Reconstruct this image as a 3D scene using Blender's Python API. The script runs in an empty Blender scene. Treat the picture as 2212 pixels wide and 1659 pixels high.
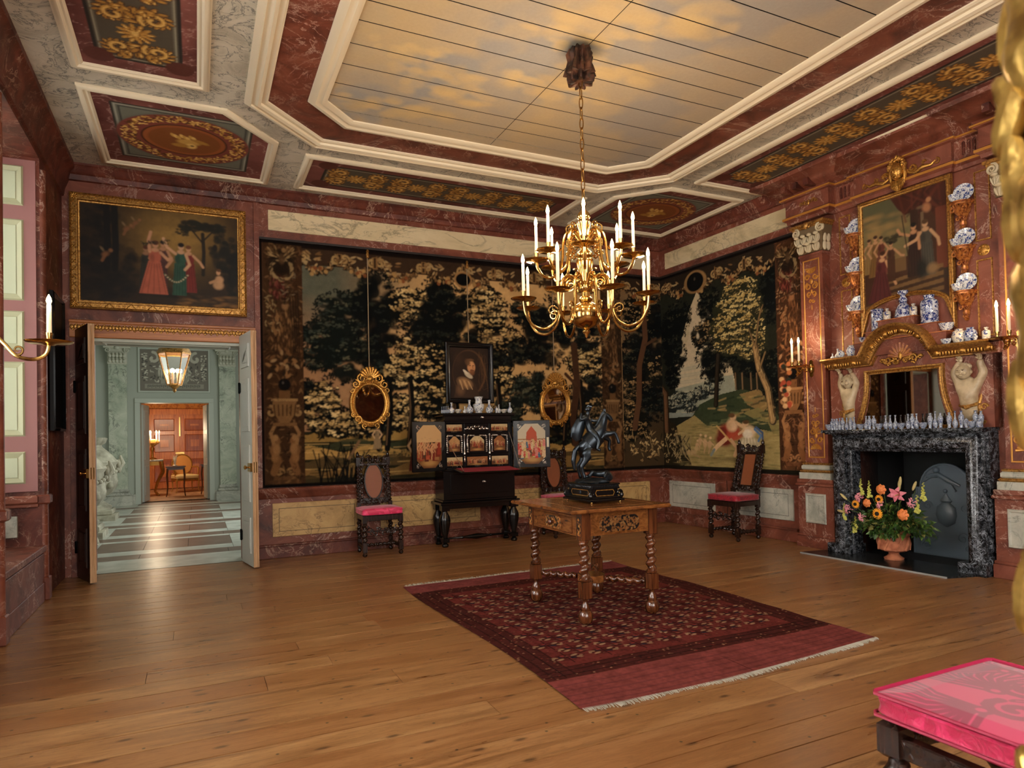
import bpy, math, random
import numpy as np
from mathutils import Vector, Matrix
random.seed(7)
rng = np.random.default_rng(7)
sc = bpy.context.scene
C = sc.collection
PI = math.pi

# ------------------------------------------------------------------ camera
def set_camera():
    yaw, pitch, roll = .443426, .0183912, -.0218712
    fwd = Vector((math.sin(yaw), math.cos(yaw), 0)); right = Vector((math.cos(yaw), -math.sin(yaw), 0)); up = Vector((0, 0, 1))
    fwd, up = fwd*math.cos(pitch)+up*math.sin(pitch), up*math.cos(pitch)-fwd*math.sin(pitch)
    right, up = right*math.cos(roll)+up*math.sin(roll), up*math.cos(roll)-right*math.sin(roll)
    cd = bpy.data.cameras.new('camera'); co = bpy.data.objects.new('camera', cd); C.objects.link(co)
    cd.sensor_fit = 'HORIZONTAL'; cd.sensor_width = 36; cd.lens = 36*1433.91/2212
    cd.shift_y = (913.636-829.5)/2212
    cd.clip_start = .05; cd.clip_end = 200
    m = Matrix.Identity(4)
    for i in range(3):
        m[i][0] = right[i]; m[i][1] = up[i]; m[i][2] = -fwd[i]
    m[2][3] = 1.32
    co.matrix_world = m
    cd.dof.use_dof = True; cd.dof.focus_distance = 5.2; cd.dof.aperture_fstop = 5.0
    sc.camera = co
set_camera()

# ------------------------------------------------------------------ world, daylight, exposure
w = bpy.data.worlds.new('sky'); sc.world = w; w.use_nodes = True
w.node_tree.nodes['Background'].inputs[0].default_value = (.75, .88, 1, 1)
w.node_tree.nodes['Background'].inputs[1].default_value = 1.0
def area(name, loc, rot, sx, sy, power, col):
    l = bpy.data.lights.new(name, 'AREA'); l.shape = 'RECTANGLE'; l.size = sx; l.size_y = sy; l.energy = power; l.color = col
    o = bpy.data.objects.new(name, l); C.objects.link(o); o.location = loc; o.rotation_euler = rot
    return o
DAY = (1, .95, .88)
for y, pw in ((6.17, 85), (3.4, 320), (.7, 270)):            # daylight falling in through the three windows of the left wall
    area('window_daylight', (-1.86, y, 2.35), (0, -PI/2, 0), 2.7, 1.05, pw, DAY)
for x, pw in ((-.05, 220), (2.15, 220)):                          # and through the two windows behind the camera
    area('window_daylight', (x, -2.3, 2.35), (PI/2, 0, 0), 1.25, 2.7, pw, DAY)
area('hall_daylight', (1.75, 11.8, 2.4), (0, PI/2, 0), 2.6, 4.5, 170, (.98, 1, .95))
vs = sc.view_settings
vs.view_transform = 'Standard'; vs.look = 'None'; vs.gamma = 1; vs.use_curve_mapping = False
vs.exposure = -0.5

# ------------------------------------------------------------------ room numbers
H_C = 4.15                                       # ceiling
YB = 7.908                                       # back wall
XL = -1.2                                        # left wall
WA = -.0334156; WDIST = 6.498                    # right wall: slightly out of square
WD = Vector((math.sin(WA), math.cos(WA), 0)); WN = Vector((math.cos(WA), -math.sin(WA), 0))
RW = math.atan2(-WD.y, -WD.x)                    # local x runs left to right for somebody facing the right wall
def wp(s, n, z=0): return WD*s + WN*(WDIST-n) + Vector((0, 0, z))

# ------------------------------------------------------------------ colour
def L(c):
    return tuple(((v/255)/12.92 if v <= 10.3 else ((v/255+.055)/1.055)**2.4) for v in c)
def rgba(c): return (*L(c), 1)

# ------------------------------------------------------------------ mesh builder
class MB:
    def __init__(s, m=None): s.v = []; s.f = []; s.m = m
    def add(s, vs, fs):
        o = len(s.v)
        if s.m is not None: vs = [s.m @ Vector(v) for v in vs]
        s.v += [tuple(v) for v in vs]; s.f += [tuple(i+o for i in f) for f in fs]
        return s
    def box(s, x0, x1, y0, y1, z0, z1, ch=0):
        if ch:
            c = ch; P = []; 
            for z, k in ((z0, c), (z0+c, 0), (z1-c, 0), (z1, c)):
                P.append([(x0+k, y0+k, z), (x1-k, y0+k, z), (x1-k, y1-k, z), (x0+k, y1-k, z)])
            vs = [p for r in P for p in r]; fs = [(3, 2, 1, 0), (12, 13, 14, 15)]
            for r in range(3):
                for i in range(4): j = (i+1) % 4; fs.append((r*4+i, r*4+j, r*4+4+j, r*4+4+i))
            return s.add(vs, fs)
        return s.add([(x0, y0, z0), (x1, y0, z0), (x1, y1, z0), (x0, y1, z0), (x0, y0, z1), (x1, y0, z1), (x1, y1, z1), (x0, y1, z1)],
                     [(3, 2, 1, 0), (4, 5, 6, 7), (0, 1, 5, 4), (1, 2, 6, 5), (2, 3, 7, 6), (3, 0, 4, 7)])
    def lathe(s, prof, seg=20, o=(0, 0, 0), ax='z', f=None, sx=1, sy=1):
        vs = []; fs = []; n = len(prof)
        for i, (r, z) in enumerate(prof):
            for k in range(seg):
                a = 2*PI*k/seg; rr = r*(f(a, z, i) if f else 1)
                x, y = rr*math.cos(a)*sx, rr*math.sin(a)*sy
                p = (x, y, z) if ax == 'z' else ((z, x, y) if ax == 'x' else (y, z, x))
                vs.append((p[0]+o[0], p[1]+o[1], p[2]+o[2]))
        for i in range(n-1):
            for k in range(seg):
                j = (k+1) % seg; fs.append((i*seg+k, i*seg+j, i*seg+seg+j, i*seg+seg+k))
        fs.append(tuple(range(seg-1, -1, -1))); fs.append(tuple((n-1)*seg+k for k in range(seg)))
        return s.add(vs, fs)
    def tube(s, pts, r, seg=8, closed=False, flat=1.0):
        pts = [Vector(p) for p in pts]; n = len(pts)
        rs = r if isinstance(r, (list, tuple)) else [r]*n
        vs = []; fs = []; nrm = None
        for i in range(n):
            if closed: t = pts[(i+1) % n]-pts[i-1]
            else: t = pts[min(i+1, n-1)]-pts[max(i-1, 0)]
            t.normalize()
            if nrm is None:
                nrm = t.orthogonal().normalized() if abs(t.y) > .9 else Vector((0, 1, 0)).cross(t).normalized()
            nrm = (nrm-t*nrm.dot(t))
            nrm = nrm.normalized() if nrm.length > 1e-6 else t.orthogonal().normalized()
            b = t.cross(nrm)
            for k in range(seg):
                a = 2*PI*k/seg; vs.append(pts[i]+nrm*(math.cos(a)*rs[i])+b*(math.sin(a)*rs[i]*flat))
        for i in range(n if closed else n-1):
            i2 = (i+1) % n
            for k in range(seg):
                j = (k+1) % seg; fs.append((i*seg+k, i*seg+j, i2*seg+j, i2*seg+k))
        if not closed: fs.append(tuple(range(seg-1, -1, -1))); fs.append(tuple((n-1)*seg+k for k in range(seg)))
        return s.add(vs, fs)
    def ell(s, c, r, seg=10, rings=7, rot=None):
        if not isinstance(r, (tuple, list)): r = (r, r, r)
        vs = []; fs = []
        R = Matrix.Rotation(rot[0], 3, rot[1]) if rot else None
        for i in range(rings+1):
            th = PI*i/rings
            for k in range(seg):
                a = 2*PI*k/seg
                p = Vector((r[0]*math.sin(th)*math.cos(a), r[1]*math.sin(th)*math.sin(a), r[2]*math.cos(th)))
                if R: p = R @ p
                vs.append((p.x+c[0], p.y+c[1], p.z+c[2]))
        for i in range(rings):
            for k in range(seg):
                j = (k+1) % seg
                if i == 0: fs.append((k, (i+1)*seg+k, (i+1)*seg+j))
                elif i == rings-1: fs.append((i*seg+k, (i+1)*seg+k, i*seg+j))
                else: fs.append((i*seg+k, (i+1)*seg+k, (i+1)*seg+j, i*seg+j))
        return s.add(vs, fs)
    def prism(s, poly, y0, y1):                  # polygon in x,z, extruded along y
        n = len(poly)
        if sum(poly[i][0]*poly[(i+1) % n][1]-poly[(i+1) % n][0]*poly[i][1] for i in range(n)) < 0: poly = poly[::-1]
        vs = [(x, y0, z) for x, z in poly]+[(x, y1, z) for x, z in poly]
        fs = [tuple(range(n)), tuple(range(2*n-1, n-1, -1))]
        for i in range(n): j = (i+1) % n; fs.append((j, i, n+i, n+j))
        return s.add(vs, fs)
    def prismz(s, poly, z0, z1):                 # polygon in x,y, extruded along z
        n = len(poly)
        if sum(poly[i][0]*poly[(i+1) % n][1]-poly[(i+1) % n][0]*poly[i][1] for i in range(n)) < 0: poly = poly[::-1]
        vs = [(x, y, z0) for x, y in poly]+[(x, y, z1) for x, y in poly]
        fs = [tuple(range(n-1, -1, -1)), tuple(range(n, 2*n))]
        for i in range(n): j = (i+1) % n; fs.append((i, j, n+j, n+i))
        return s.add(vs, fs)
    def frame(s, path, prof, fn, closed=True):   # profile (offset outwards, height) swept round a polygon with mitred corners
        n = len(path); P = [Vector((*p, 0)) for p in path]; vs = []; fs = []; m = len(prof)
        if closed and sum(path[i][0]*path[(i+1) % n][1]-path[(i+1) % n][0]*path[i][1] for i in range(n)) < 0: P = P[::-1]
        for i in range(n):
            a = P[i-1] if (closed or i > 0) else None; b = P[(i+1) % n] if (closed or i < n-1) else None
            d1 = (P[i]-a).normalized() if a is not None else (b-P[i]).normalized()
            d2 = (b-P[i]).normalized() if b is not None else d1
            n1 = Vector((d1.y, -d1.x, 0)); n2 = Vector((d2.y, -d2.x, 0)); q = (n1+n2); q /= max(1e-6, 1+n1.dot(n2))
            for o, h in prof: p = P[i]+q*o; vs.append(fn(p.x, p.y, h))
        for i in range(n if closed else n-1):
            j = (i+1) % n
            for k in range(m-1): fs.append((i*m+k, j*m+k, j*m+k+1, i*m+k+1))
        return s.add(vs, fs)
    def scroll(s, c, r0, r1, turns, rad, a0=0, y=0, flip=1, seg=6, n=22, tap=.45):   # flat spiral in x,z
        pts = []; rr = []
        for i in range(n):
            t = i/(n-1); a = a0+flip*2*PI*turns*t; r = r0+(r1-r0)*t
            pts.append((c[0]+r*math.cos(a), c[1]+y, c[2]+r*math.sin(a))); rr.append(rad*(1-(1-tap)*t))
        return s.tube(pts, rr, seg)

def mesh(name, mb, smooth=40):
    me = bpy.data.meshes.new(name); me.from_pydata(mb.v, [], mb.f); me.update()
    if smooth and len(me.polygons):
        me.polygons.foreach_set('use_smooth', [True]*len(me.polygons))
        try: me.set_sharp_from_angle(angle=math.radians(smooth))
        except Exception: pass
    return me
def obj(name, mb, mat, parent=None, smooth=40, loc=None, rot=None):
    o = bpy.data.objects.new(name, mesh(name, mb, smooth) if isinstance(mb, MB) else mb); C.objects.link(o)
    if mat is not None and not o.data.materials: o.data.materials.append(mat)
    if parent: o.parent = parent
    if loc is not None: o.location = loc
    if rot is not None: o.rotation_euler = rot if not isinstance(rot, (int, float)) else (0, 0, rot)
    return o
def tag(o, label, cat, group=None):
    o['label'] = label; o['category'] = cat
    if group: o['group'] = group
    return o
def thing(name, label, cat, loc=(0, 0, 0), rz=0, group=None):
    o = bpy.data.objects.new(name, None); C.objects.link(o); o.empty_display_size = .1
    o.location = loc; o.rotation_euler = (0, 0, rz)
    return tag(o, label, cat, group)
def struct(name, mb, mat, loc=None, rz=None, smooth=40):
    o = obj(name, mb, mat, None, smooth, loc, rz); o['kind'] = 'structure'; return o
def link_copy(o, parent, loc=None, rot=None):
    c = o.copy(); C.objects.link(c); c.parent = parent
    if loc is not None: c.location = loc
    if rot is not None: c.rotation_euler = rot
    return c
def copy_tree(o, parent=None):
    c = o.copy(); C.objects.link(c); c.parent = parent
    for ch in list(o.children): copy_tree(ch, c)
    return c
ORD = ['', 'first', 'second', 'third', 'fourth', 'fifth', 'sixth', 'seventh', 'eighth', 'ninth', 'tenth', 'eleventh', 'twelfth', 'thirteenth', 'fourteenth', 'fifteenth', 'sixteenth', 'seventeenth', 'eighteenth', 'nineteenth', 'twentieth', 'twenty-first', 'twenty-second', 'twenty-third', 'twenty-fourth', 'twenty-fifth', 'twenty-sixth', 'twenty-seventh', 'twenty-eighth', 'twenty-ninth', 'thirtieth', 'thirty-first', 'thirty-second', 'thirty-third', 'thirty-fourth', 'thirty-fifth', 'thirty-sixth']

# ------------------------------------------------------------------ materials
class NT:
    def __init__(s, name, rough=.5, metal=0, spec=.5):
        s.m = bpy.data.materials.new(name); s.m.use_nodes = True; s.t = s.m.node_tree; s.n = s.t.nodes; s.b = s.n['Principled BSDF']
        s.b.inputs['Roughness'].default_value = rough; s.b.inputs['Metallic'].default_value = metal; s.b.inputs['Specular IOR Level'].default_value = spec
    def new(s, typ, **kw):
        n = s.n.new(typ)
        for k, v in kw.items():
            if k in n.inputs.keys(): s.set(n.inputs[k], v)
            else: setattr(n, k, v)
        return n
    def set(s, inp, v):
        if hasattr(v, 'is_linked') or hasattr(v, 'links'): s.t.links.new(v, inp)
        else: inp.default_value = v
    def coord(s, kind='pos', scale=(1, 1, 1), rot=(0, 0, 0)):
        if kind == 'pos': o = s.new('ShaderNodeNewGeometry').outputs['Position']
        else: o = s.new('ShaderNodeTexCoord').outputs[kind]
        mp = s.new('ShaderNodeMapping'); s.t.links.new(o, mp.inputs['Vector']); mp.inputs['Scale'].default_value = scale; mp.inputs['Rotation'].default_value = rot
        return mp.outputs[0]
    def noise(s, vec, scale, det=4, rough=.55, dist=0):
        n = s.new('ShaderNodeTexNoise'); s.t.links.new(vec, n.inputs['Vector']); n.inputs['Scale'].default_value = scale; n.inputs['Detail'].default_value = det; n.inputs['Roughness'].default_value = rough; n.inputs['Distortion'].default_value = dist
        return n.outputs['Fac']
    def ramp(s, fac, stops):
        r = s.new('ShaderNodeValToRGB'); s.t.links.new(fac, r.inputs[0]); e = r.color_ramp.elements
        while len(e) < len(stops): e.new(.5)
        for i, (p, c) in enumerate(stops): e[i].position = p; e[i].color = c if len(c) == 4 else (*c, 1)
        return r.outputs[0]
    def mix(s, fac, a, b, mode='MIX'):
        n = s.new('ShaderNodeMix', data_type='RGBA', blend_type=mode)
        s.set(n.inputs[0], fac); s.set(n.inputs[6], a); s.set(n.inputs[7], b); return n.outputs[2]
    def math(s, op, a, b=0, c=0):
        n = s.new('ShaderNodeMath', operation=op); s.set(n.inputs[0], a); s.set(n.inputs[1], b); s.set(n.inputs[2], c); return n.outputs[0]
    def bump(s, h, strength=.3, dist=.01):
        n = s.new('ShaderNodeBump'); s.t.links.new(h, n.inputs['Height']); n.inputs['Strength'].default_value = strength; n.inputs['Distance'].default_value = dist
        s.t.links.new(n.outputs[0], s.b.inputs['Normal'])
    def col(s, v): s.set(s.b.inputs['Base Color'], v); return s
    def done(s): return s.m
G0 = (0, 0, 0, 1); G1 = (1, 1, 1, 1)
def flat(name, c, rough=.5, metal=0, spec=.5):
    n = NT(name, rough, metal, spec); n.col(rgba(c)); return n.done()
def marble(name, c0, c1, c2, vein, scale=1.0, rough=.3, veinw=.03, vamt=.8, rot=(0, 0, 0), sq=(1, 1, 1), second=None, gate=(.42, .6), big=1.7):
    n = NT(name, rough, 0, .35); v = n.coord('pos', tuple(scale*k for k in sq), rot)
    f = n.noise(v, 2.2, 8, .62, 1.2)
    base = n.ramp(f, [(.30, rgba(c0)), (.5, rgba(c1)), (.72, rgba(c2))])
    a = n.math('ABSOLUTE', n.math('SUBTRACT', n.noise(v, big, 9, .62, 1.6), .5))
    k = n.ramp(a, [(0, G1), (veinw, G0)])
    gate = n.ramp(n.noise(v, 1.3, 3, .5), [(gate[0], G0), (gate[1], G1)])
    m = n.mix(n.math('MULTIPLY', n.math('MULTIPLY', k, gate), vamt), base, rgba(vein))
    a2 = n.math('ABSOLUTE', n.math('SUBTRACT', n.noise(v, 5.5, 7, .6, 1.0), .5))
    k2 = n.ramp(a2, [(0, G1), (veinw*.6, G0)]); gate2 = n.ramp(n.noise(v, 2.1, 3, .5), [(.46, G0), (.62, G1)])
    m = n.mix(n.math('MULTIPLY', n.math('MULTIPLY', k2, gate2), vamt*.8), m, rgba(second or vein))
    n.col(m); return n.done()
def metalm(name, c, rough, bump=.0, dark=None, scale=60, metal=1):
    n = NT(name, rough, metal, .5)
    v = n.coord('Object'); f = n.noise(v, scale, 4)
    if dark: n.col(n.ramp(f, [(.35, rgba(dark)), (.6, rgba(c))]))
    else: n.col(rgba(c))
    if bump: n.bump(f, bump, .004)
    return n.done()
def woodm(name, dark, mid, light, rough=.3, axis='x', scale=1., kind='pos', spec=.5, coat=0):
    n = NT(name, rough, 0, spec); st = {'x': (.6, 9, 9), 'y': (9, .6, 9), 'z': (9, 9, .6), 'w': (4, 2, 7)}[axis]
    v = n.coord(kind, tuple(k*scale for k in st)); f = n.noise(v, 2.4, 7, .6, .8)
    n.col(n.ramp(f, [(.28, rgba(dark)), (.5, rgba(mid)), (.72, rgba(light))]))
    n.bump(f, .08, .004)
    if coat: n.b.inputs['Coat Weight'].default_value = coat; n.b.inputs['Coat Roughness'].default_value = .12
    return n.done()
M = {}
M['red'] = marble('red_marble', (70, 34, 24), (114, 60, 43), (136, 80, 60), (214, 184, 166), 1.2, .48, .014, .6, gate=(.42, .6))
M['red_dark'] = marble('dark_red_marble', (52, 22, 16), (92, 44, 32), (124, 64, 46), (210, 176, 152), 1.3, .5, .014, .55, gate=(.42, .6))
M['cream'] = marble('cream_marble', (156, 124, 76), (186, 152, 98), (202, 170, 114), (104, 78, 46), 1.3, .5, .02, .75, gate=(.34, .5))
M['beige'] = marble('beige_swirl_marble', (188, 170, 130), (216, 198, 158), (226, 210, 172), (126, 114, 92), .8, .4, .03, .7, (.4, .2, .5), (.6, 1, 1.6))
M['white_marble'] = marble('white_marble', (168, 160, 142), (198, 190, 170), (212, 204, 186), (74, 74, 76), 1.5, .4, .022, .85, gate=(.28, .46), big=2.2)
M['grey_marble'] = marble('grey_panel_marble', (150, 152, 140), (186, 186, 172), (204, 202, 188), (96, 96, 92), 1.6, .4, .02, .7)
M['green_marble'] = marble('pale_green_marble', (150, 162, 142), (182, 190, 168), (204, 208, 188), (84, 92, 82), 1.5, .35, .03, .85)
M['black_marble'] = marble('black_veined_marble', (9, 10, 12), (20, 22, 26), (48, 52, 58), (168, 174, 184), 15, .22, .045, .8)
M['ivory'] = flat('ivory_paint', (234, 220, 190), .5)
M['gold'] = metalm('gilding', (206, 154, 74), .36, .3, (130, 88, 36), 90, .75)
M['gold_soft'] = metalm('old_gilding', (190, 142, 72), .42, .3, (122, 80, 36), 60, .65)
M['brass'] = metalm('polished_brass', (196, 158, 92), .17)
M['gilt'] = flat('gilt_paint', (206, 146, 66), .36, .55)
M['silver'] = metalm('silver_mount', (224, 214, 204), .25, .2)
M['ebony'] = flat('ebonised_wood', (12, 12, 13), .22)
M['oak'] = woodm('dark_carved_oak', (20, 11, 8), (38, 22, 16), (58, 36, 26), .26, 'z', 3, 'Object')
M['walnut'] = woodm('walnut', (72, 38, 16), (118, 70, 32), (146, 92, 44), .26, 'w', 2, 'Object', coat=.4)
M['walnut_dark'] = woodm('turned_walnut', (44, 20, 10), (84, 44, 22), (116, 66, 34), .22, 'z', 2, 'Object', coat=.4)
M['grey_paint'] = flat('pale_grey_paint', (186, 188, 178), .45)
M['hall_wall'] = flat('grey_green_paint', (168, 174, 160), .6)
M['hall_panel'] = flat('hall_frame_paint', (184, 190, 176), .55)
M['black'] = flat('soot_black', (9, 10, 11), .7)
M['candle'] = NT('wax_candle', .5); M['candle'].col(rgba((244, 226, 196))); M['candle'].b.inputs['Subsurface Weight'].default_value = .2; M['candle'] = M['candle'].done()
def emis(name, c, s):
    n = NT(name); n.col((0, 0, 0, 1)); n.b.inputs['Emission Color'].default_value = rgba(c); n.b.inputs['Emission Strength'].default_value = s; return n.done()
M['flame'] = emis('flame_bulb', (255, 206, 130), 60)
def glassm(name, c=(255, 255, 255), rough=.02):
    n = NT(name, rough); n.b.inputs['Transmission Weight'].default_value = 1; n.b.inputs['IOR'].default_value = 1.45; n.col(rgba(c)); return n.done()
M['glass'] = glassm('clear_glass')
def paint_mat(name, rough, weave=0, spec=.4, mottled=.15):
    n = NT(name, rough, 0, spec); a = n.new('ShaderNodeAttribute', attribute_name='Col').outputs['Color']
    if weave:
        v = n.coord('Object', (1, 1, 1)); f = n.noise(v, weave, 2); n.bump(f, .25, .003)
        n.col(n.mix(mottled, a, n.mix(f, (0.15, .15, .15, 1), (.85, .85, .85, 1)), 'OVERLAY'))
    else: n.col(a)
    return n.done()
M['tapestry'] = paint_mat('woven_tapestry', .95, 190, .1, .5)
M['oil'] = paint_mat('oil_painting', .55, 0, .22)
M['fresco'] = paint_mat('painted_panel', .7, 40, .2, .12)
M['rug'] = paint_mat('knotted_wool', .95, 300, .05, .4)
# ------------------------------------------------------------------ a small painter: colours laid on the vertices of a fine grid
def fnoise(h, w, cells, octs=4, seed=0, asp=1.0):
    r = np.random.default_rng(seed); out = np.zeros((h, w), np.float32); amp = 1; tot = 0
    for o in range(octs):
        cx = max(2, int(cells*2**o)); cy = max(2, int(cells*2**o*h/w*asp))
        g = r.random((cy+2, cx+2)).astype(np.float32)
        ys = np.linspace(0, cy, h); xs = np.linspace(0, cx, w); yi = ys.astype(int); xi = xs.astype(int)
        fy = (ys-yi)[:, None]; fx = (xs-xi)[None]; fy = fy*fy*(3-2*fy); fx = fx*fx*(3-2*fx)
        a = g[yi][:, xi]; b = g[yi][:, xi+1]; c = g[yi+1][:, xi]; d = g[yi+1][:, xi+1]
        out += amp*((a*(1-fx)+b*fx)*(1-fy)+(c*(1-fx)+d*fx)*fy); tot += amp; amp *= .5
    return out/tot
class Cv:
    def __init__(s, w, h, res, col, resy=None):
        s.w, s.h = w, h; s.W = max(2, int(w*res)); s.H = max(2, int(h*(resy or res))); s.kx = s.W/w; s.ky = s.H/h
        s.a = np.empty((s.H, s.W, 3), np.float32); s.a[:] = L(col); s.rng = np.random.default_rng(11)
    def win(s, x0, x1, y0, y1):
        i0 = max(0, int(x0*s.kx)-1); i1 = min(s.W, int(x1*s.kx)+2); j0 = max(0, int(y0*s.ky)-1); j1 = min(s.H, int(y1*s.ky)+2)
        if i0 >= i1 or j0 >= j1: return None
        X = ((np.arange(i0, i1)+.5)/s.kx)[None]; Y = ((np.arange(j0, j1)+.5)/s.ky)[:, None]
        return (slice(j0, j1), slice(i0, i1)), X, Y
    def put(s, sl, m, col):
        c = np.array(L(col), np.float32); s.a[sl] += (c-s.a[sl])*m[..., None]
    def ell(s, cx, cy, rx, ry, col, al=1., soft=.25, ang=0):
        R = max(rx, ry) if ang else 0
        q = s.win(cx-(R or rx), cx+(R or rx), cy-(R or ry), cy+(R or ry))
        if q is None: return
        sl, X, Y = q; dx = X-cx; dy = Y-cy
        if ang: ca, sa = math.cos(ang), math.sin(ang); dx, dy = dx*ca+dy*sa, dy*ca-dx*sa
        d = np.sqrt((dx/rx)**2+(dy/ry)**2); s.put(sl, np.clip((1-d)/soft, 0, 1)*al, col)
    def poly(s, pts, col, al=1.):
        xs = [p[0] for p in pts]; ys = [p[1] for p in pts]; q = s.win(min(xs), max(xs), min(ys), max(ys))
        if q is None: return
        sl, X, Y = q; m = np.zeros((Y.shape[0], X.shape[1]), bool); n = len(pts)
        for i in range(n):
            x0, y0 = pts[i]; x1, y1 = pts[(i+1) % n]
            if y0 == y1: continue
            c = ((y0 > Y) != (y1 > Y)) & (X < (x1-x0)*(Y-y0)/(y1-y0)+x0); m ^= c
        s.put(sl, m*np.float32(al), col)
    def stroke(s, pts, w, col, al=1., w2=None):
        n = len(pts)
        for i in range(n-1):
            x0, y0 = pts[i]; x1, y1 = pts[i+1]
            wa = w if w2 is None else w+(w2-w)*i/max(1, n-1); 
            q = s.win(min(x0, x1)-wa, max(x0, x1)+wa, min(y0, y1)-wa, max(y0, y1)+wa)
            if q is None: continue
            sl, X, Y = q; dx, dy = x1-x0, y1-y0; l2 = dx*dx+dy*dy+1e-12
            t = np.clip(((X-x0)*dx+(Y-y0)*dy)/l2, 0, 1); d = np.sqrt((X-x0-t*dx)**2+(Y-y0-t*dy)**2)
            s.put(sl, np.clip((wa-d)*max(s.kx, s.ky)+.5, 0, 1)*al, col)
    def rect(s, x0, x1, y0, y1, col, al=1.):
        q = s.win(x0, x1, y0, y1)
        if q is None: return
        sl, X, Y = q; m = ((X >= x0) & (X <= x1)) & ((Y >= y0) & (Y <= y1)); s.put(sl, m*np.float32(al), col)
    def blur(s, n=1):
        for _ in range(n):
            p = np.pad(s.a, ((1, 1), (1, 1), (0, 0)), 'edge'); s.a = (p[:-2, 1:-1]+p[2:, 1:-1]+p[1:-1, :-2]+p[1:-1, 2:]+2*p[1:-1, 1:-1])/6
    def mul(s, f): s.a *= f[..., None]
    def leaves(s, cx, cy, rx, ry, n, size, cols, al=.9, asp=.5):      # scattered leaf dabs in little clusters
        g = s.rng
        for _ in range(n):
            a = g.random()*2*PI; r = math.sqrt(g.random()); x = cx+rx*r*math.cos(a); y = cy+ry*r*math.sin(a); c = cols[int(g.random()*len(cols))]
            for k in range(4):
                b = g.random()*PI; s.ell(x+(g.random()-.5)*size*2.4, y+(g.random()-.5)*size*1.5, size*(.6+.5*g.random()), size*asp*(.6+.5*g.random()), c, al, .5, b)
    def mass(s, cx, cy, rx, ry, col, n=40, al=.95, k=.28):            # ragged mass of foliage
        g = s.rng
        for _ in range(n):
            a = g.random()*2*PI; r = g.random()**.6*.86; q = k*(.5+g.random())*.78
            s.ell(cx+rx*r*math.cos(a), cy+ry*r*math.sin(a), (rx*.7+ry*.3)*q*1.2, (ry*.7+rx*.3)*q*.9, col, al, .35)
    def tree(s, cx, cy, rx, ry, dark, lights, n, size, fill=60, bias=.25):
        s.mass(cx, cy, rx, ry, dark, fill)
        g = s.rng; m = int(n*.28)
        for _ in range(int(24+90*(rx+ry))):                            # ragged dark leaf edge
            a = g.random()*2*PI; q = .92+.16*g.random(); s.leaves(cx+rx*q*math.cos(a), cy+ry*q*math.sin(a), rx*.08, ry*.08, 1, size*1.05, [dark], .95)
        for _ in range(n):                                             # lit clusters, lighter above
            a = g.random()*2*PI; r = math.sqrt(g.random())*.95; x = cx+rx*r*math.cos(a); y = cy+ry*r*math.sin(a)+bias*ry*.2
            c = lights[int(g.random()*len(lights))]; w = size*(1.2+g.random())
            s.ell(x+w*.2, y-w*.9, w*1.9, w*.8, dark, .8, .5)
            for k in range(7):
                s.ell(x+(g.random()-.5)*w*3.0, y+(g.random()-.5)*w*1.2, size*(.55+.5*g.random()), size*(.35+.3*g.random()), c, .92, .45, g.random()*.8-.4)
    def figure(s, x, y, h, dress, skin=(206, 160, 120), hair=(60, 36, 22), lean=0, arm=None, flare=.2):   # small draped standing figure
        w = h*.11; d2 = tuple(int(v*.6) for v in dress)
        s.poly([(x-w*.9+lean*.5, y+h*.62), (x+w*.9+lean*.5, y+h*.62), (x+h*flare, y), (x-h*flare, y)], dress)
        for k in range(5): s.stroke([(x+(k-2)*w*.35+lean*.4, y+h*.58), (x+(k-2)*h*flare*.42, y+h*.02)], h*.008, d2, .6)
        s.ell(x+lean*.7, y+h*.70, w*1.05, h*.15, dress, 1, .25); s.ell(x-w*.4+lean*.7, y+h*.68, w*.5, h*.12, d2, .5, .6)
        s.ell(x+lean*.85, y+h*.83, w*.7, h*.05, skin, 1, .4)
        for (ax, ay, bx, by) in (arm or [(-.2, .62, -.12, .48), (.2, .62, .1, .47)]):
            s.stroke([(x+lean*.8+(w if ax > 0 else -w)*.8, y+h*.79), (x+ax*h, y+ay*h), (x+bx*h, y+by*h)], h*.026, skin)
        s.ell(x+lean, y+h*.93, h*.055, h*.07, skin, 1, .2); s.ell(x+lean, y+h*.965, h*.062, h*.05, hair, 1, .25); s.ell(x+lean-h*.02, y+h*.935, h*.012, h*.012, hair, .5)
    def scrollw(s, x, y, r, turns, w, col, a0=0, flip=1, al=1.):
        pts = [(x+r*(1-.8*t)*math.cos(a0+flip*2*PI*turns*t), y+r*(1-.8*t)*math.sin(a0+flip*2*PI*turns*t)) for t in np.linspace(0, 1, 18)]
        s.stroke(pts, w, col, al)
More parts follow.
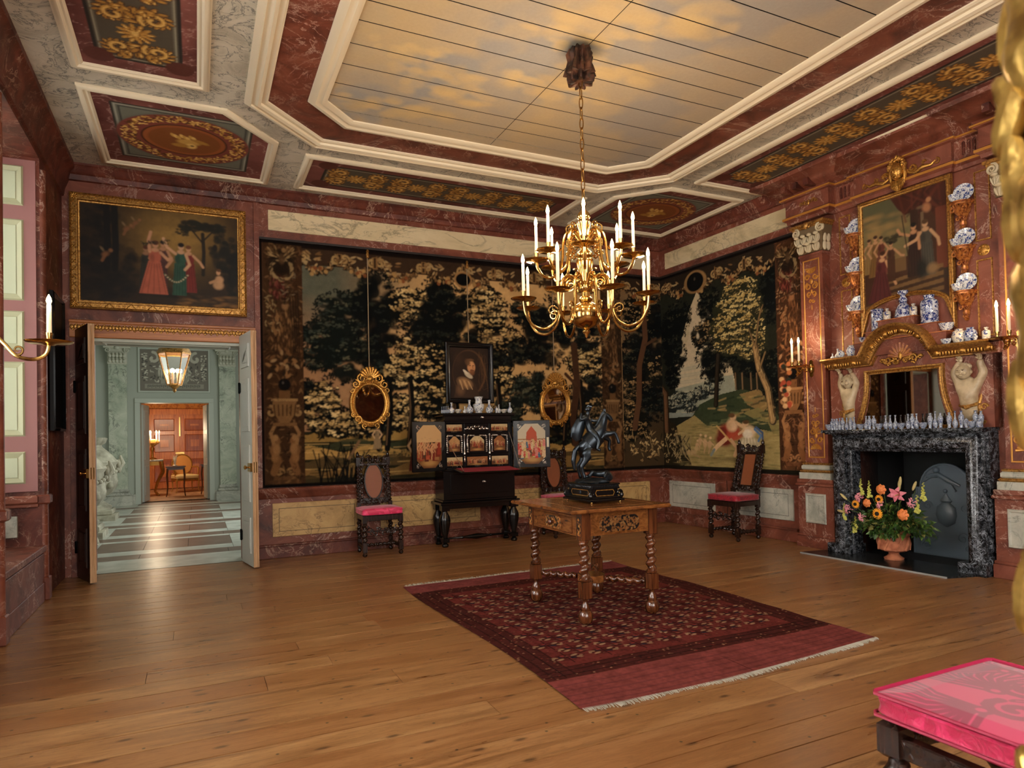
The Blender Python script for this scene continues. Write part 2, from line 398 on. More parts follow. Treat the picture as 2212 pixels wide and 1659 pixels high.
def canvas_mesh(name, cv, mask=None, wav=None, y=0.):
    X = np.linspace(0, cv.w, cv.W); Z = np.linspace(0, cv.h, cv.H); gx, gz = np.meshgrid(X, Z)
    gy = np.full_like(gx, y) if wav is None else wav(gx, gz)+y
    co = np.stack([gx, gy, gz], -1).reshape(-1, 3).astype(np.float32)
    ii = np.arange(cv.W-1)[None]+np.arange(cv.H-1)[:, None]*cv.W; q = np.stack([ii, ii+1, ii+1+cv.W, ii+cv.W], -1).reshape(-1, 4)
    if mask is not None:
        cx = (gx[:-1, :-1]+gx[1:, 1:])*.5; cz = (gz[:-1, :-1]+gz[1:, 1:])*.5; q = q[mask(cx, cz).reshape(-1)]
    me = bpy.data.meshes.new(name); n = len(q)
    me.vertices.add(len(co)); me.vertices.foreach_set('co', co.ravel())
    me.loops.add(n*4); me.loops.foreach_set('vertex_index', q.ravel().astype(np.int32))
    me.polygons.add(n); me.polygons.foreach_set('loop_start', np.arange(0, n*4, 4, dtype=np.int32))
    try: me.polygons.foreach_set('loop_total', np.full(n, 4, np.int32))
    except Exception: pass
    me.update(calc_edges=True)
    at = me.color_attributes.new('Col', 'FLOAT_COLOR', 'POINT')
    at.data.foreach_set('color', np.concatenate([np.clip(cv.a, 0, 1), np.ones((cv.H, cv.W, 1), np.float32)], -1).astype(np.float32).ravel())
    return me
def canvas(name, cv, mat, parent=None, loc=None, rot=None, **kw):
    return obj(name, canvas_mesh(name, cv, **kw), mat, parent, 0, loc, rot)
def poly_mask(pts):
    def f(X, Y):
        m = np.zeros(X.shape, bool); n = len(pts)
        for i in range(n):
            x0, y0 = pts[i]; x1, y1 = pts[(i+1) % n]
            if y0 == y1: continue
            m ^= ((y0 > Y) != (y1 > Y)) & (X < (x1-x0)*(Y-y0)/(y1-y0)+x0)
        return m
    return f
# ------------------------------------------------------------------ floor
def floor_mat():
    n = NT('pine_boards', .3, 0, .5)
    v = n.coord('pos', (.7, 7, 7)); ri = n.new('ShaderNodeObjectInfo').outputs['Random']
    off = n.new('ShaderNodeVectorMath', operation='ADD'); n.t.links.new(v, off.inputs[0])
    cb = n.new('ShaderNodeCombineXYZ'); n.t.links.new(n.math('MULTIPLY', ri, 37), cb.inputs[0]); n.t.links.new(n.math('MULTIPLY', ri, 91), cb.inputs[2]); n.t.links.new(cb.outputs[0], off.inputs[1])
    v2 = off.outputs[0]
    f = n.noise(v2, 1.6, 8, .6, 1.2)
    c = n.ramp(f, [(.25, rgba((100, 68, 38))), (.5, rgba((152, 110, 68))), (.75, rgba((180, 140, 94)))])
    g = n.ramp(n.math('ABSOLUTE', n.math('SUBTRACT', n.noise(v2, 4.5, 6, .6, 1.5), .5)), [(0, G1), (.04, G0)])
    c = n.mix(n.math('MULTIPLY', g, .45), c, rgba((86, 48, 22)))
    c = n.mix(n.math('MULTIPLY', ri, .6), c, rgba((126, 76, 38)))
    vo = n.new('ShaderNodeTexVoronoi', feature='F1', voronoi_dimensions='2D'); n.t.links.new(n.coord('pos', (2.2, 5.6, 1)), vo.inputs['Vector']); vo.inputs['Scale'].default_value = .8
    k = n.ramp(vo.outputs['Distance'], [(.03, G1), (.075, G0)])
    c = n.mix(n.math('MULTIPLY', k, .75), c, rgba((56, 28, 12)))
    vo2 = n.new('ShaderNodeTexVoronoi', feature='F1', voronoi_dimensions='2D'); n.t.links.new(n.coord('pos', (1, 1, 1)), vo2.inputs['Vector']); vo2.inputs['Scale'].default_value = 3.4
    k2 = n.ramp(vo2.outputs['Distance'], [(.018, G1), (.03, G0)]); c = n.mix(n.math('MULTIPLY', k2, .85), c, rgba((30, 18, 10)))
    n.col(c); n.bump(f, .06, .003)
    n.set(n.b.inputs['Roughness'], n.ramp(f, [(.2, (.24,)*3), (.8, (.4,)*3)]))
    return n.done()
M['boards'] = floor_mat()
fl = struct('floor', MB().box(XL-.05, 6.6, -2.2, YB+.05, -.09, -.006), flat('underfloor', (16, 10, 6), .9))
def planks():
    r = random.Random(3); y = -2.18; row = 0
    while y < YB+.02:
        wd = r.choice((.17, .19, .2, .22, .235, .25)); y1 = min(y+wd, YB+.04)
        cuts = [XL-.03]; x = XL+r.uniform(.9, 3.2)
        while x < 6.2: cuts.append(x); x += r.uniform(2.4, 4.4)
        cuts.append(6.58)
        for a, b in zip(cuts, cuts[1:]):
            obj('plank', MB().box(a+.0015, b-.0015, y+.0036, y1-.0036, -.006, 0), M['boards'], fl, 0)
        y = y1; row += 1
planks()

# ------------------------------------------------------------------ back wall with the doorway
wb = MB()
wb.box(XL-.4, -.96, YB, YB+.3, 0, H_C); wb.box(.44, 6.9, YB, YB+.3, 0, H_C); wb.box(-.96, .44, YB, YB+.3, 2.4, H_C)
wall_back = struct('wall_back', wb, M['red'])
obj('door_lining', MB().box(-.99, -.9605, YB-.005, YB+.31, 0, 2.4).box(.4405, .47, YB-.005, YB+.31, 0, 2.4).box(-.99, .47, YB-.005, YB+.31, 2.37, 2.3995), M['hall_panel'], wall_back)
obj('soffit_panel', MB().frame([(-.85, YB+.06), (.33, YB+.06), (.33, YB+.24), (-.85, YB+.24)], [(.02, 0), (.01, -.012), (0, -.012), (-.01, -.002)], lambda x, y, h: (x, y, 2.37+h)), M['hall_panel'], wall_back)
# gilded architrave over the door with carved leaf band
arch = obj('door_architrave', MB().box(-1.14, .6, YB-.045, YB, 2.4, 2.575, .006).box(-1.14, .6, YB-.065, YB, 2.545, 2.575, .006), woodm('gilt_brown_wood', (112, 58, 20), (160, 92, 34), (190, 120, 52), .4, 'x', 1), wall_back)
mb = MB(); r = random.Random(5)
for i in range(58):
    x = -1.12+i*.03; mb.ell((x, YB-.05, 2.505), (.018, .012, .026), 8, 5, (r.uniform(-.7, .7), 'Y'))
    mb.ell((x+.012, YB-.048, 2.478+.05*(i % 2)), (.011, .01, .011), 6, 4)
obj('carved_leaf_band', mb, M['gold_soft'], wall_back)
obj('door_post', MB().box(.585, .605, YB-.03, YB, 0, 2.4).box(-1.14, -1.0, YB-.03, YB, 0, 2.4), M['red_dark'], wall_back)
obj('corner_strip', MB().box(.6, .655, YB-.035, YB, .79, H_C-.16, .005), M['red'], wall_back)
# dado, panels, frieze
obj('dado_rail', MB().frame([(.6, YB), (6.24, YB)], [(0, .66), (.02, .68), (.025, .71), (.05, .735), (.055, .765), (.045, .78), (0, .785)], lambda x, y, h: (x, y, h), False), M['red'], wall_back)
for x0, x1 in ((.755, 1.74), (1.98, 3.27), (3.6, 5.95)):
    p = obj('dado_panel', MB().box(x0, x1, YB-.016, YB+.005, .235, .61, .005), M['cream'], wall_back)
    obj('inlaid_line', MB().frame([(x0+.07, .295), (x1-.07, .295), (x1-.07, .55), (x0+.07, .55)], [(-.003, 0), (.003, 0)], lambda x, z, h: (x, YB-.0165, z)), flat('panel_line', (84, 66, 44), .6), p)
struct('baseboard_back', MB().box(.6, 6.25, YB-.035, YB, 0, .13, .004).box(.6, 6.25, YB-.045, YB, .13, .155, .006), M['red_dark'])
fz = obj('frieze_panel', MB().box(.755, 6.06, YB-.014, YB+.005, 3.7, 3.93, .004), M['beige'], wall_back)
obj('cornice', MB().frame([(XL, YB), (6.24, YB)], [(0, 3.99), (.02, 4.0), (.03, 4.05), (.06, 4.07), (.075, 4.11), (.1, 4.13), (.1, 4.15), (0, 4.15)], lambda x, y, h: (x, y, h), False), M['red_dark'], wall_back)
obj('picture_rail', MB().box(.655, 6.24, YB-.06, YB, 3.575, 3.6), flat('dark_rail', (26, 14, 10), .6), wall_back)  # rail above the tapestry, one even dark brown

# ------------------------------------------------------------------ left wall with its window bays
wl = MB(); wins = ((5.5, 6.85), (2.72, 4.07), (.0, 1.35)); y = -2.2
for a, b in sorted(wins):
    wl.box(XL-.55, XL, y, a, 0, H_C); wl.box(XL-.55, XL, a, b, 3.79, H_C); wl.box(XL-.55, XL, a, b, 0, .42); y = b
wl.box(XL-.55, XL, y, YB+.3, 0, H_C)
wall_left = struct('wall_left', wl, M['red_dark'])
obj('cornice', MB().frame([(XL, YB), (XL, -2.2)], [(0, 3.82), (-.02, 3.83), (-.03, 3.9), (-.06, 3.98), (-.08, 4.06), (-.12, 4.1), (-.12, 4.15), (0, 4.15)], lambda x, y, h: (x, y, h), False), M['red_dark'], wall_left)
shut_m = flat('mauve_shutter_paint', (142, 96, 92), .45); shut_p = flat('pale_green_panel_paint', (186, 194, 164), .45); shut_b = flat('panel_bevel_paint', (172, 174, 140), .45)
for i, (a, b) in enumerate(wins):
    obj('window_seat', MB().box(XL-.5, XL+.03, a-.01, b+.01, .42, .47, .006), M['red'], wall_left)
    wf = MB(); fr = .06
    wf.box(XL-.55, XL-.48, a, a+fr, .47, 3.79).box(XL-.55, XL-.48, b-fr, b, .47, 3.79).box(XL-.55, XL-.48, a+fr, b-fr, .47, .55).box(XL-.55, XL-.48, a+fr, b-fr, 3.71, 3.79)
    for k in range(1, 3): yy = a+(b-a)*k/3; wf.box(XL-.54, XL-.49, yy-.014, yy+.014, .55, 3.71)
    for k in range(1, 6): zz = .55+3.16*k/6; wf.box(XL-.54, XL-.49, a+fr, b-fr, zz-.014, zz+.014)
    wn = struct('window_%d' % (i+1), wf, flat('white_sash', (224, 224, 214), .5))
    # column at the edge of the bay
    for yy, sg in ((b+.04, 1), (a-.04, -1)):
        obj('bay_column', MB().lathe([(.04, .2), (.04, 3.7)], 12, (XL, yy, 0)).box(XL-.06, XL+.05, yy-.05, yy+.05, 0, .2, .01).box(XL-.06, XL+.06, yy-.06, yy+.06, .82, .9, .012), M['red'], wall_left)
    # far reveal: dado panel and folded shutter
    for yy, nrm in ((b-.02, -1), (a+.02, 1)):
        yb = yy+.02 if nrm < 0 else yy-.02
        sh = obj('shutter', MB().box(XL-.46, XL-.025, min(yy, yb), max(yy, yb), .93, 3.76, .004), shut_m, wall_left)
        for z0, z1 in ((3.36, 3.7), (2.55, 3.24), (2.13, 2.46), (1.4, 2.03), (1.0, 1.27)):
            mb = MB(); y0 = yy
            mb.frame([(XL-.39, z0), (XL-.11, z0), (XL-.11, z1), (XL-.39, z1)], [(0, 0), (-.012, .014), (-.05, .003), (-.055, .003), (-.055, .008)], lambda x, z, h, y0=y0, nrm=nrm: (x, y0+nrm*h, z))
            pl = obj('shutter_panel', mb, shut_b, sh, 0)
            obj('panel_field', MB().box(XL-.336, XL-.164, min(y0+nrm*.008, y0), max(y0+nrm*.008, y0), z0+.054, z1-.054), shut_p, pl, 0)
        obj('reveal_rail', MB().box(XL-.48, XL-.02, min(yy+nrm*.05, yb), max(yy+nrm*.05, yb), .83, .9, .012).box(XL-.48, XL-.02, min(yy+nrm*.03, yb), max(yy+nrm*.03, yb), .8, .83, .005), M['red'], wall_left)
        obj('reveal_panel', MB().box(XL-.44, XL-.17, min(yy+nrm*.012, yb), max(yy+nrm*.012, yb), .55, .73, .006), M['grey_marble'], wall_left)
    obj('seat_front', MB().box(XL-.01, XL+.012, a, b, .05, .40, .004).box(XL-.01, XL+.02, a, b, 0, .16, .004), M['red'], wall_left)
    gl = obj('pane', MB().box(XL-.52, XL-.515, a+fr, b-fr, .55, 3.71), M['glass'], wn)
# wall behind the camera
wfm = MB(); x = XL-.55
for a, b in ((-.7, .6), (1.5, 2.8)):
    wfm.box(x, a, -2.6, -2.2, 0, H_C); wfm.box(a, b, -2.6, -2.2, 0, .9); wfm.box(a, b, -2.6, -2.2, 3.75, H_C); x = b
wfm.box(x, 7.2, -2.6, -2.2, 0, H_C)
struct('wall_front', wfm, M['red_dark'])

# ------------------------------------------------------------------ right wall (local frame: x right, y into the wall)
def RWo(s=0, n=0, z=0): return wp(s, n, z)
S0, S1 = -2.3, 7.93
def bx(mb, s0, s1, n0, n1, z0, z1, ch=0):     # box given along the wall: s (depth), n (out from the wall)
    return mb.box(-s1, -s0, -n1, -n0, z0, z1, ch)
wr = MB()
bx(wr, 4.57, S1, -.3, 0, 0, H_C); bx(wr, S0, 3.44, -.3, 0, 0, H_C); bx(wr, 3.44, 4.57, -.3, 0, 1.12, H_C)
wall_right = struct('wall_right', wr, M['red'], RWo(), RW)
RWP = RWo()
def rpart(name, mb, mat, parent=None, smooth=40): return obj(name, mb, mat, parent or wall_right, smooth)
rpart('firebox', bx(bx(bx(bx(bx(MB(), 3.4, 3.44, -.75, 0, 0, 1.12), 4.57, 4.61, -.75, 0, 0, 1.12), 3.4, 4.61, -.8, -.75, 0, 1.12), 3.4, 4.61, -.75, -.3, 1.12, 1.16), 3.44, 4.57, -.75, 0, -.05, .004), M['black'])
# dado of the tapestry bay
def rail(mb, s0, s1, prof): return mb.frame([(-s1, 0), (-s0, 0)], [(o, h) for o, h in prof], lambda x, y, h: (x, y, h), False)
rpart('dado_rail', rail(MB(), 5.3, 7.68, [(0, .66), (.02, .68), (.025, .71), (.05, .735), (.055, .765), (.045, .78), (0, .785)]), M['red'])
for s0, s1 in ((6.68, 7.585), (5.42, 6.36)):
    p = rpart('dado_panel', bx(MB(), s0, s1, -.005, .016, .24, .61, .005), M['grey_marble'])
    obj('inlaid_line', MB().frame([(-s1+.07, .295), (-s0-.07, .295), (-s0-.07, .55), (-s1+.07, .55)], [(-.003, 0), (.003, 0)], lambda x, z, h: (x, -.0165, z)), flat('panel_line_grey', (96, 96, 88), .6), p)
rpart('panel_joint', bx(MB(), 6.465, 6.473, -.002, .003, 0, .78), M['black'])
bb = struct('baseboard_right', bx(bx(MB(), 5.35, 7.68, 0, .035, 0, .13, .004), 5.35, 7.68, 0, .045, .13, .155, .006), M['red'], RWP, RW)
rpart('frieze_panel', bx(MB(), 5.22, 7.56, -.005, .014, 3.7, 3.93, .004), M['beige'])
rpart('picture_rail', bx(MB(), 5.2, 7.68, 0, .06, 3.575, 3.6), flat('dark_rail_right', (26, 14, 10), .6))  # same dark brown rail along the right wall
rpart('cornice', rail(MB(), 5.2, 7.69, [(0, 3.99), (.02, 4.0), (.03, 4.05), (.06, 4.07), (.075, 4.11), (.1, 4.13), (.1, 4.15), (0, 4.15)]), M['red_dark'])
# entablature over the chimney bay, breaking forward over each pilaster
ent = [(0, 3.66), (.02, 3.665), (.025, 3.7), (.05, 3.715), (.055, 3.745), (.04, 3.75), (.03, 3.76), (.03, 3.93), (.06, 3.94), (.075, 3.965), (.05, 3.97), (.07, 4.0), (.12, 4.02), (.16, 4.04), (.18, 4.07), (.24, 4.09), (.3, 4.11), (.32, 4.15), (0, 4.15)]
path = [(-5.28, 0), (-5.28, -.1), (-4.78, -.1), (-4.78, 0), (-4.46, 0), (-4.46, -.04), (-3.54, -.04), (-3.54, 0), (-3.22, 0), (-3.22, -.1), (-2.72, -.1), (-2.72, 0), (1.5, 0)]
def sweep(mb, path, prof): return mb.frame(path, prof, lambda x, y, h: (x, y, h), False)
rpart('entablature', sweep(MB(), path, ent), M['red'])
for za, zb, o in ((3.716, 3.746, .058), (3.945, 3.966, .078)):
    rpart('gilt_fillet', sweep(MB(), path, [(o-.03, za), (o, za+.003), (o, zb-.003), (o-.03, zb)]), M['gilt'])
for s in (5.2, 5.05, 4.9, 3.1, 2.95, 2.8):
    rpart('cornice_block', bx(MB(), s-.03, s+.03, .1, .3, 3.985, 4.06, .004), M['red_dark'])
for c in (4.62, 3.38):                                         # triglyphs
    for k in (-1, 0, 1):
        rpart('triglyph', MB().lathe([(.014, 3.79), (.014, 3.9), (.001, 3.915)], 8, (-c+k*.045, -.03, 0)), M['red_dark'])
# ------------------------------------------------------------------ ceiling: boards, painted panels and ivory mouldings
YS = [-2.2, -1.6, -1.0, -.5, 0, .3, .6, .9, 1.2, 1.5, 1.8, 2.1, 2.4, 2.69, 2.97, 3.25, 3.53, 3.78, 3.99, 4.195, 4.42, 4.705, 4.99, 5.285, 5.49, 5.71, 6.0, 6.27, 6.52, 6.8, 7.07, 7.33, 7.6, 7.95]
ceil = struct('ceiling', MB().box(XL-.2, 7, -2.4, YB+.2, H_C+.004, H_C+.08), flat('roof_dark', (14, 10, 8), .9))
SEAM = 2.61; YN0 = 1.8
for a, b in zip(YS, YS[1:]):
    for x0, x1 in (((XL-.05, .89), (4.37, 6.85)) if a >= YN0 and b <= 5.8 else ((XL-.05, SEAM), (SEAM, 6.85))):
        obj('ceiling_board', MB().box(x0+.003, x1-.003, a+.003, b-.003, H_C, H_C+.004), M['white_marble'], ceil, 0)
IV = M['ivory']
def mould(n, path, prof, z=H_C):
    return struct('trim_%d' % n, MB().frame(path, prof, lambda x, y, h: (x, y, z-h)), IV)
big = [(.0, 0), (.0, .03), (-.03, .045), (-.05, .05), (-.055, .035), (-.075, .035), (-.1, .055), (-.125, .045), (-.13, .025), (-.15, .025), (-.165, .03), (-.18, .02), (-.18, 0)]
inn = [(0, 0), (0, .02), (-.02, .035), (-.055, .04), (-.075, .025), (-.095, .025), (-.105, .033), (-.13, .03), (-.15, .015), (-.15, 0)]
sml = [(0, 0), (0, .018), (-.015, .03), (-.045, .032), (-.06, .018), (-.075, .022), (-.09, .012), (-.09, 0)]
YN = 1.7                                       # near end of the octagon, out of sight
def octo(x0, x1, y1, c, y0): return [(x0, y0+c), (x0+c, y0), (x1-c, y0), (x1, y0+c), (x1, y1-c), (x1-c, y1), (x0+c, y1), (x0, y1-c)]
mould(1, octo(.387, 4.881, 6.50, .645, YN-.49), big)
mould(2, octo(.866, 4.402, 6.008, .36, YN), inn)
# red band between the two: eight boards
o1 = octo(.56, 4.71, 6.32, .545, YN-.31); o2 = octo(.88, 4.39, 5.995, .355, YN+.013)
for i in range(8):
    j = (i+1) % 8
    obj('band_board', MB().prismz([o1[i], o1[j], o2[j], o2[i]], H_C-.008, H_C-.001), M['red'], ceil, 0)
# the sky painted on the boards of the centre
def sky_cv():
    w, h = 4.36-.9, 5.98-YN; cv = Cv(w, h, 84, (170, 152, 128)); n = fnoise(cv.H, cv.W, 3, 5, 4); n2 = fnoise(cv.H, cv.W, 9, 4, 9, .7)
    warm = np.array(L((202, 174, 124))); grey = np.array(L((158, 156, 152))); base = np.array(L((172, 152, 124)))
    gx = np.linspace(0, 1, cv.W)[None]; gy = np.linspace(0, 1, cv.H)[:, None]
    t = np.clip((n-.5)*14, 0, 1)*np.clip(1.35-gx, .35, 1); e = np.clip((n2-.3)*2, 0, 1)
    cv.a[:] = grey*(1-gx[..., None]*.5)+base*gx[..., None]*.5; cv.a += (warm-cv.a)*(t*(.5+.5*e))[..., None]*.9
    for (x, y, r) in ((.75, 3.15, .45), (.55, 2.9, .3), (1.0, 3.4, .4), (.35, 3.85, .35), (1.75, 3.0, .5), (2.0, 2.6, .45), (.9, 3.75, .4), (2.2, 1.9, .6), (.8, 1.6, .6), (1.6, 2.3, .4)):
        for k in range(26): a = rng.random()*2*PI; q = rng.random()*r; cv.ell(x+q*math.cos(a), y+q*.5*math.sin(a), r*.22*(.6+rng.random()), r*.16*(.6+rng.random()), (212, 184, 132) if k % 3 else (190, 168, 130), .45, .5)
    cv.ell(2.566-.9+.02, 4.083-YN+.04, .22, .16, (70, 78, 74), .8, .9)
    return cv
skycv = sky_cv()
for a, b in zip(YS, YS[1:]):
    if b < YN+.05 or a > 5.98: continue
    a2, b2 = max(a, YN+.02), min(b, 5.98)
    for x0, x1 in ((.9, SEAM), (SEAM, 4.36)):
        j0 = int((a2-YN)*skycv.ky); j1 = max(j0+3, int((b2-YN)*skycv.ky)+1); i0 = int((x0-.9)*skycv.kx); i1 = int((x1-.9)*skycv.kx)
        sub = Cv.__new__(Cv); sub.a = skycv.a[j0:j1, i0:i1][::-1]; sub.H, sub.W = sub.a.shape[:2]; sub.w = x1-x0-.006; sub.h = b2-a2-.009
        if sub.H < 2: continue
        obj('sky_board', canvas_mesh('sky_board', sub), M['fresco'], ceil, 0, (x0+.003, b2-.0045, H_C-.003), (PI/2, 0, 0))
# painted ornament panels
OCH = [(196, 150, 74), (170, 122, 52), (222, 180, 104)]; BRN = (70, 40, 22)
def ground(cv, seed):
    n = fnoise(cv.H, cv.W, 4, 5, seed); n2 = fnoise(cv.H, cv.W, 7, 4, seed+1)
    cv.a[:] = np.array(L((86, 44, 38)))+(np.array(L((138, 84, 74)))-np.array(L((86, 44, 38))))*np.clip(n*1.6-.3, 0, 1)[..., None]
    v = np.clip(1-abs(n2-.5)*40, 0, 1)*.45; cv.a += (np.array(L((196, 160, 146)))-cv.a)*v[..., None]
def cart(cv, x0, x1, y0, y1, col=(104, 104, 92)):
    cv.rect(x0-.02, x1+.02, y0-.02, y1+.02, (58, 50, 44)); cv.rect(x0, x1, y0, y1, col); t = .012
    for q in (.02,): cv.stroke([(x0+q, y0+q), (x1-q, y0+q), (x1-q, y1-q), (x0+q, y1-q), (x0+q, y0+q)], .006, (150, 148, 130))
def acanth(cv, cx, cy, r, ang, g):             # a painted gilt acanthus scroll
    for k in range(5): cv.stroke([(cx+r*.1*math.cos(ang+k), cy+r*.1*math.sin(ang+k)), (cx+r*.9*math.cos(ang+k*.35-.7), cy+r*.9*math.sin(ang+k*.35-.7))], r*.10, BRN, .9, r*.05)
    for k in range(9):
        a = ang-.9+k*.22; x = cx+r*.75*math.cos(a); y = cy+r*.75*math.sin(a)
        cv.ell(x, y, r*.28, r*.11, OCH[1], 1, .4, a+.4); cv.ell(x+r*.04, y+r*.03, r*.2, r*.06, OCH[2] if k % 2 else OCH[0], 1, .5, a+.4)
def frond(cv, pts, w, g):                        # painted gilt acanthus laid along a curve: dark edge, body, lights
    n = len(pts)
    for ps in range(3):
        for i in range(1, n):
            (xa, ya), (xb, yb) = pts[i-1], pts[i]; a = math.atan2(yb-ya, xb-xa); t = i/n; q = w*(1.15-.75*t)
            for sg in (-1, 1):
                x, y = xb+sg*q*.55*math.cos(a+PI/2), yb+sg*q*.55*math.sin(a+PI/2); b = a+sg*(.75+.3*math.sin(i*1.7))
                if ps == 0: cv.ell(x, y, q*.95, q*.5, BRN, .9, .35, b)
                elif ps == 1: cv.ell(x, y, q*.75, q*.32, OCH[1], 1, .4, b)
                elif i % 2: cv.ell(x+q*.1, y+q*.12, q*.5, q*.14, OCH[2] if sg > 0 else OCH[0], 1, .5, b)
def spiral(x, y, r, a0, turns, f, n=16): return [(x+r*(1-.78*t)*math.cos(a0+f*2*PI*turns*t), y+r*(1-.78*t)*math.sin(a0+f*2*PI*turns*t)) for t in np.linspace(0, 1, n)]
def grotesque(cv, x0, x1, y0, y1, along_x, seed):
    g = random.Random(seed); cx, cy = (x0+x1)/2, (y0+y1)/2; w = (y1-y0 if along_x else x1-x0)/2; l = (x1-x0 if along_x else y1-y0)
    n = max(1, int(l/(w*2.5))); st = l/n; T = (lambda u, v, c: (c+u, cy+v)) if along_x else (lambda u, v, c: (cx+v, c+u))
    for i in range(n):
        c = (x0 if along_x else y0)+st*(i+.5)
        for su in (-1, 1):
            for sv in (-1, 1):
                px, py = T(su*st*.27, sv*w*.45, c); a0 = math.atan2(-sv, -su) if along_x else math.atan2(-su, -sv)
                frond(cv, spiral(px, py, w*.46, a0, 1.15, su*sv*(1 if along_x else -1)), w*.23, g)
                sp = spiral(px, py, w*.36, a0, 1.25, su*sv*(1 if along_x else -1)); cv.stroke(sp, w*.08, BRN); cv.stroke(sp, w*.055, OCH[0]); cv.stroke([(a+w*.01, b+w*.016) for a, b in sp], w*.018, OCH[2])
                qx, qy = T(su*st*.42, sv*w*.25, c); frond(cv, [(qx+(px-qx)*t*.5, qy+(py-qy)*t*.5+.06*w*math.sin(t*3)) for t in np.linspace(0, 1, 6)], w*.2, g)
        px, py = T(0, 0, c); cv.ell(px, py, w*.42, w*.42, BRN, .9, .3)
        for rr, m in ((.34, 12), (.2, 9)):
            for k in range(m): a = k*2*PI/m+rr; cv.ell(px+w*rr*math.cos(a), py+w*rr*math.sin(a), w*.15, w*.07, OCH[1], 1, .3, a); cv.ell(px+w*rr*math.cos(a), py+w*(rr*math.sin(a)+.02), w*.1, w*.03, OCH[2] if k % 2 else OCH[0], 1, .4, a)
        cv.leaves(px, py, w*.1, w*.1, 7, w*.04, [OCH[2], OCH[0]], 1, .9)
def panel(n, path, inset, cvfn, label):
    mould(n, path, sml)
    xs = [p[0] for p in path]; ys = [p[1] for p in path]; x0, x1, y0, y1 = min(xs)+.08, max(xs)-.08, min(ys)+.08, max(ys)-.08
    cv = cvfn(x1-x0, y1-y0); cv.a = cv.a[::-1]
    pm = [(p[0]-x0, y1-p[1]) for p in path]
    obj('painted_panel', canvas_mesh('painted_panel', cv, poly_mask(pm)), M['fresco'], ceil, 0, (x0, y1, H_C-.006), (PI/2, 0, 0))
def cv_corner(flip):
    def f(w, h):
        cv = Cv(w, h, 125, (90, 50, 40)); ground(cv, 20+flip)
        cx, cy = w*(.5 if not flip else .5)+(-.02 if not flip else .02), h*.5
        for (a, b, c, d) in ((.13, w-.16, .14, h-.16),):
            cv.rect(a, b, c, d, (60, 54, 46)); cv.rect(a+.015, b-.015, c+.015, d-.015, (112, 112, 98)); cv.stroke([(a+.06, c+.06), (b-.06, c+.06), (b-.06, d-.06), (a+.06, d-.06), (a+.06, c+.06)], .008, (70, 70, 62)); cv.stroke([(a+.03, c+.03), (b-.03, c+.03), (b-.03, d-.03), (a+.03, d-.03), (a+.03, c+.03)], .005, (170, 168, 150))
        xk = w-.13 if not flip else .13
        cv.poly([(xk+(.1 if not flip else -.1), .0), (xk+(.1 if not flip else -.1), .42), (xk-(.34 if not flip else -.34), 0)], (84, 42, 34))
        R = .56
        cv.ell(cx, cy, R*1.06, R*.98, (64, 54, 46)); cv.ell(cx, cy, R*1.03, R*.95, (118, 112, 96)); cv.ell(cx, cy, R, R*.92, (124, 64, 52), 1, .03)
        for k in range(520):
            a = k*2*PI/520+rng.random()*.05; q = .83+(rng.random()-.5)*.22; c = OCH[int(rng.random()*3)] if rng.random() < .68 else (92, 54, 26)
            cv.ell(cx+R*q*math.cos(a), cy+R*.92*q*math.sin(a), .026, .013, c, 1, .5, rng.random()*3)
        cv.ell(cx, cy, R*.66, R*.6, (70, 38, 22), 1, .04); cv.ell(cx, cy, R*.63, R*.57, (150, 84, 44), 1, .04); cv.ell(cx, cy, R*.56, R*.5, (128, 74, 36), 1, .06)
        for k in range(8): cv.ell(cx-.1+k*.025, cy-.1+.02*(k % 3), .05, .022, OCH[2] if k % 2 else OCH[0], 1, .4, 1.3)
        cv.ell(cx+.03, cy+.02, .12, .08, OCH[0], 1, .4); cv.ell(cx+.05, cy+.1, .06, .07, OCH[2], 1, .4); cv.ell(cx-.04, cy+.11, .09, .05, OCH[1], 1, .4); cv.ell(cx+.13, cy-.02, .1, .04, OCH[1], 1, .4, .5); cv.ell(cx+.06, cy+.09, .02, .02, BRN, .8)
        return cv
    return f
def cv_long(along_x, seed, res, w0):
    def f(w, h):
        cv = Cv(w, h, res, (90, 50, 40)); ground(cv, seed); m = w0
        x0, x1, y0, y1 = (m*1.3, w-m*1.3, m, h-m) if along_x else (m, w-m, m*1.3, h-m*1.3)
        cv.rect(x0-.02, x1+.02, y0-.02, y1+.02, (46, 40, 34)); cv.rect(x0, x1, y0, y1, (82, 74, 60)); cv.stroke([(x0+.02, y0+.02), (x1-.02, y0+.02), (x1-.02, y1-.02), (x0+.02, y1-.02), (x0+.02, y0+.02)], .006, (150, 144, 122))
        for (a, b) in ((x0, y0), (x1, y0), (x0, y1), (x1, y1)): cv.ell(a, b, .1, .1, (88, 46, 36), 1, .06)
        grotesque(cv, x0, x1, y0, y1, along_x, seed); return cv
    return f
panel(3, [(-.83, 6.07), (.265, 6.07), (.735, 6.574), (.735, 7.67), (-.83, 7.67)], .1, cv_corner(0), '')
panel(4, [(6.1, 6.07), (5.0, 6.07), (4.53, 6.574), (4.53, 7.67), (6.1, 7.67)], .1, cv_corner(1), '')
panel(5, [(-.815, 1.6), (.123, 1.6), (.123, 5.795), (-.815, 5.795)], .1, cv_long(False, 31, 92, .13), '')
panel(6, [(1.005, 6.73), (4.26, 6.73), (4.26, 7.67), (1.005, 7.67)], .1, cv_long(True, 33, 92, .14), '')
panel(7, [(5.14, 1.6), (6.09, 1.6), (6.09, 5.86), (5.14, 5.86)], .1, cv_long(False, 35, 92, .13), '')
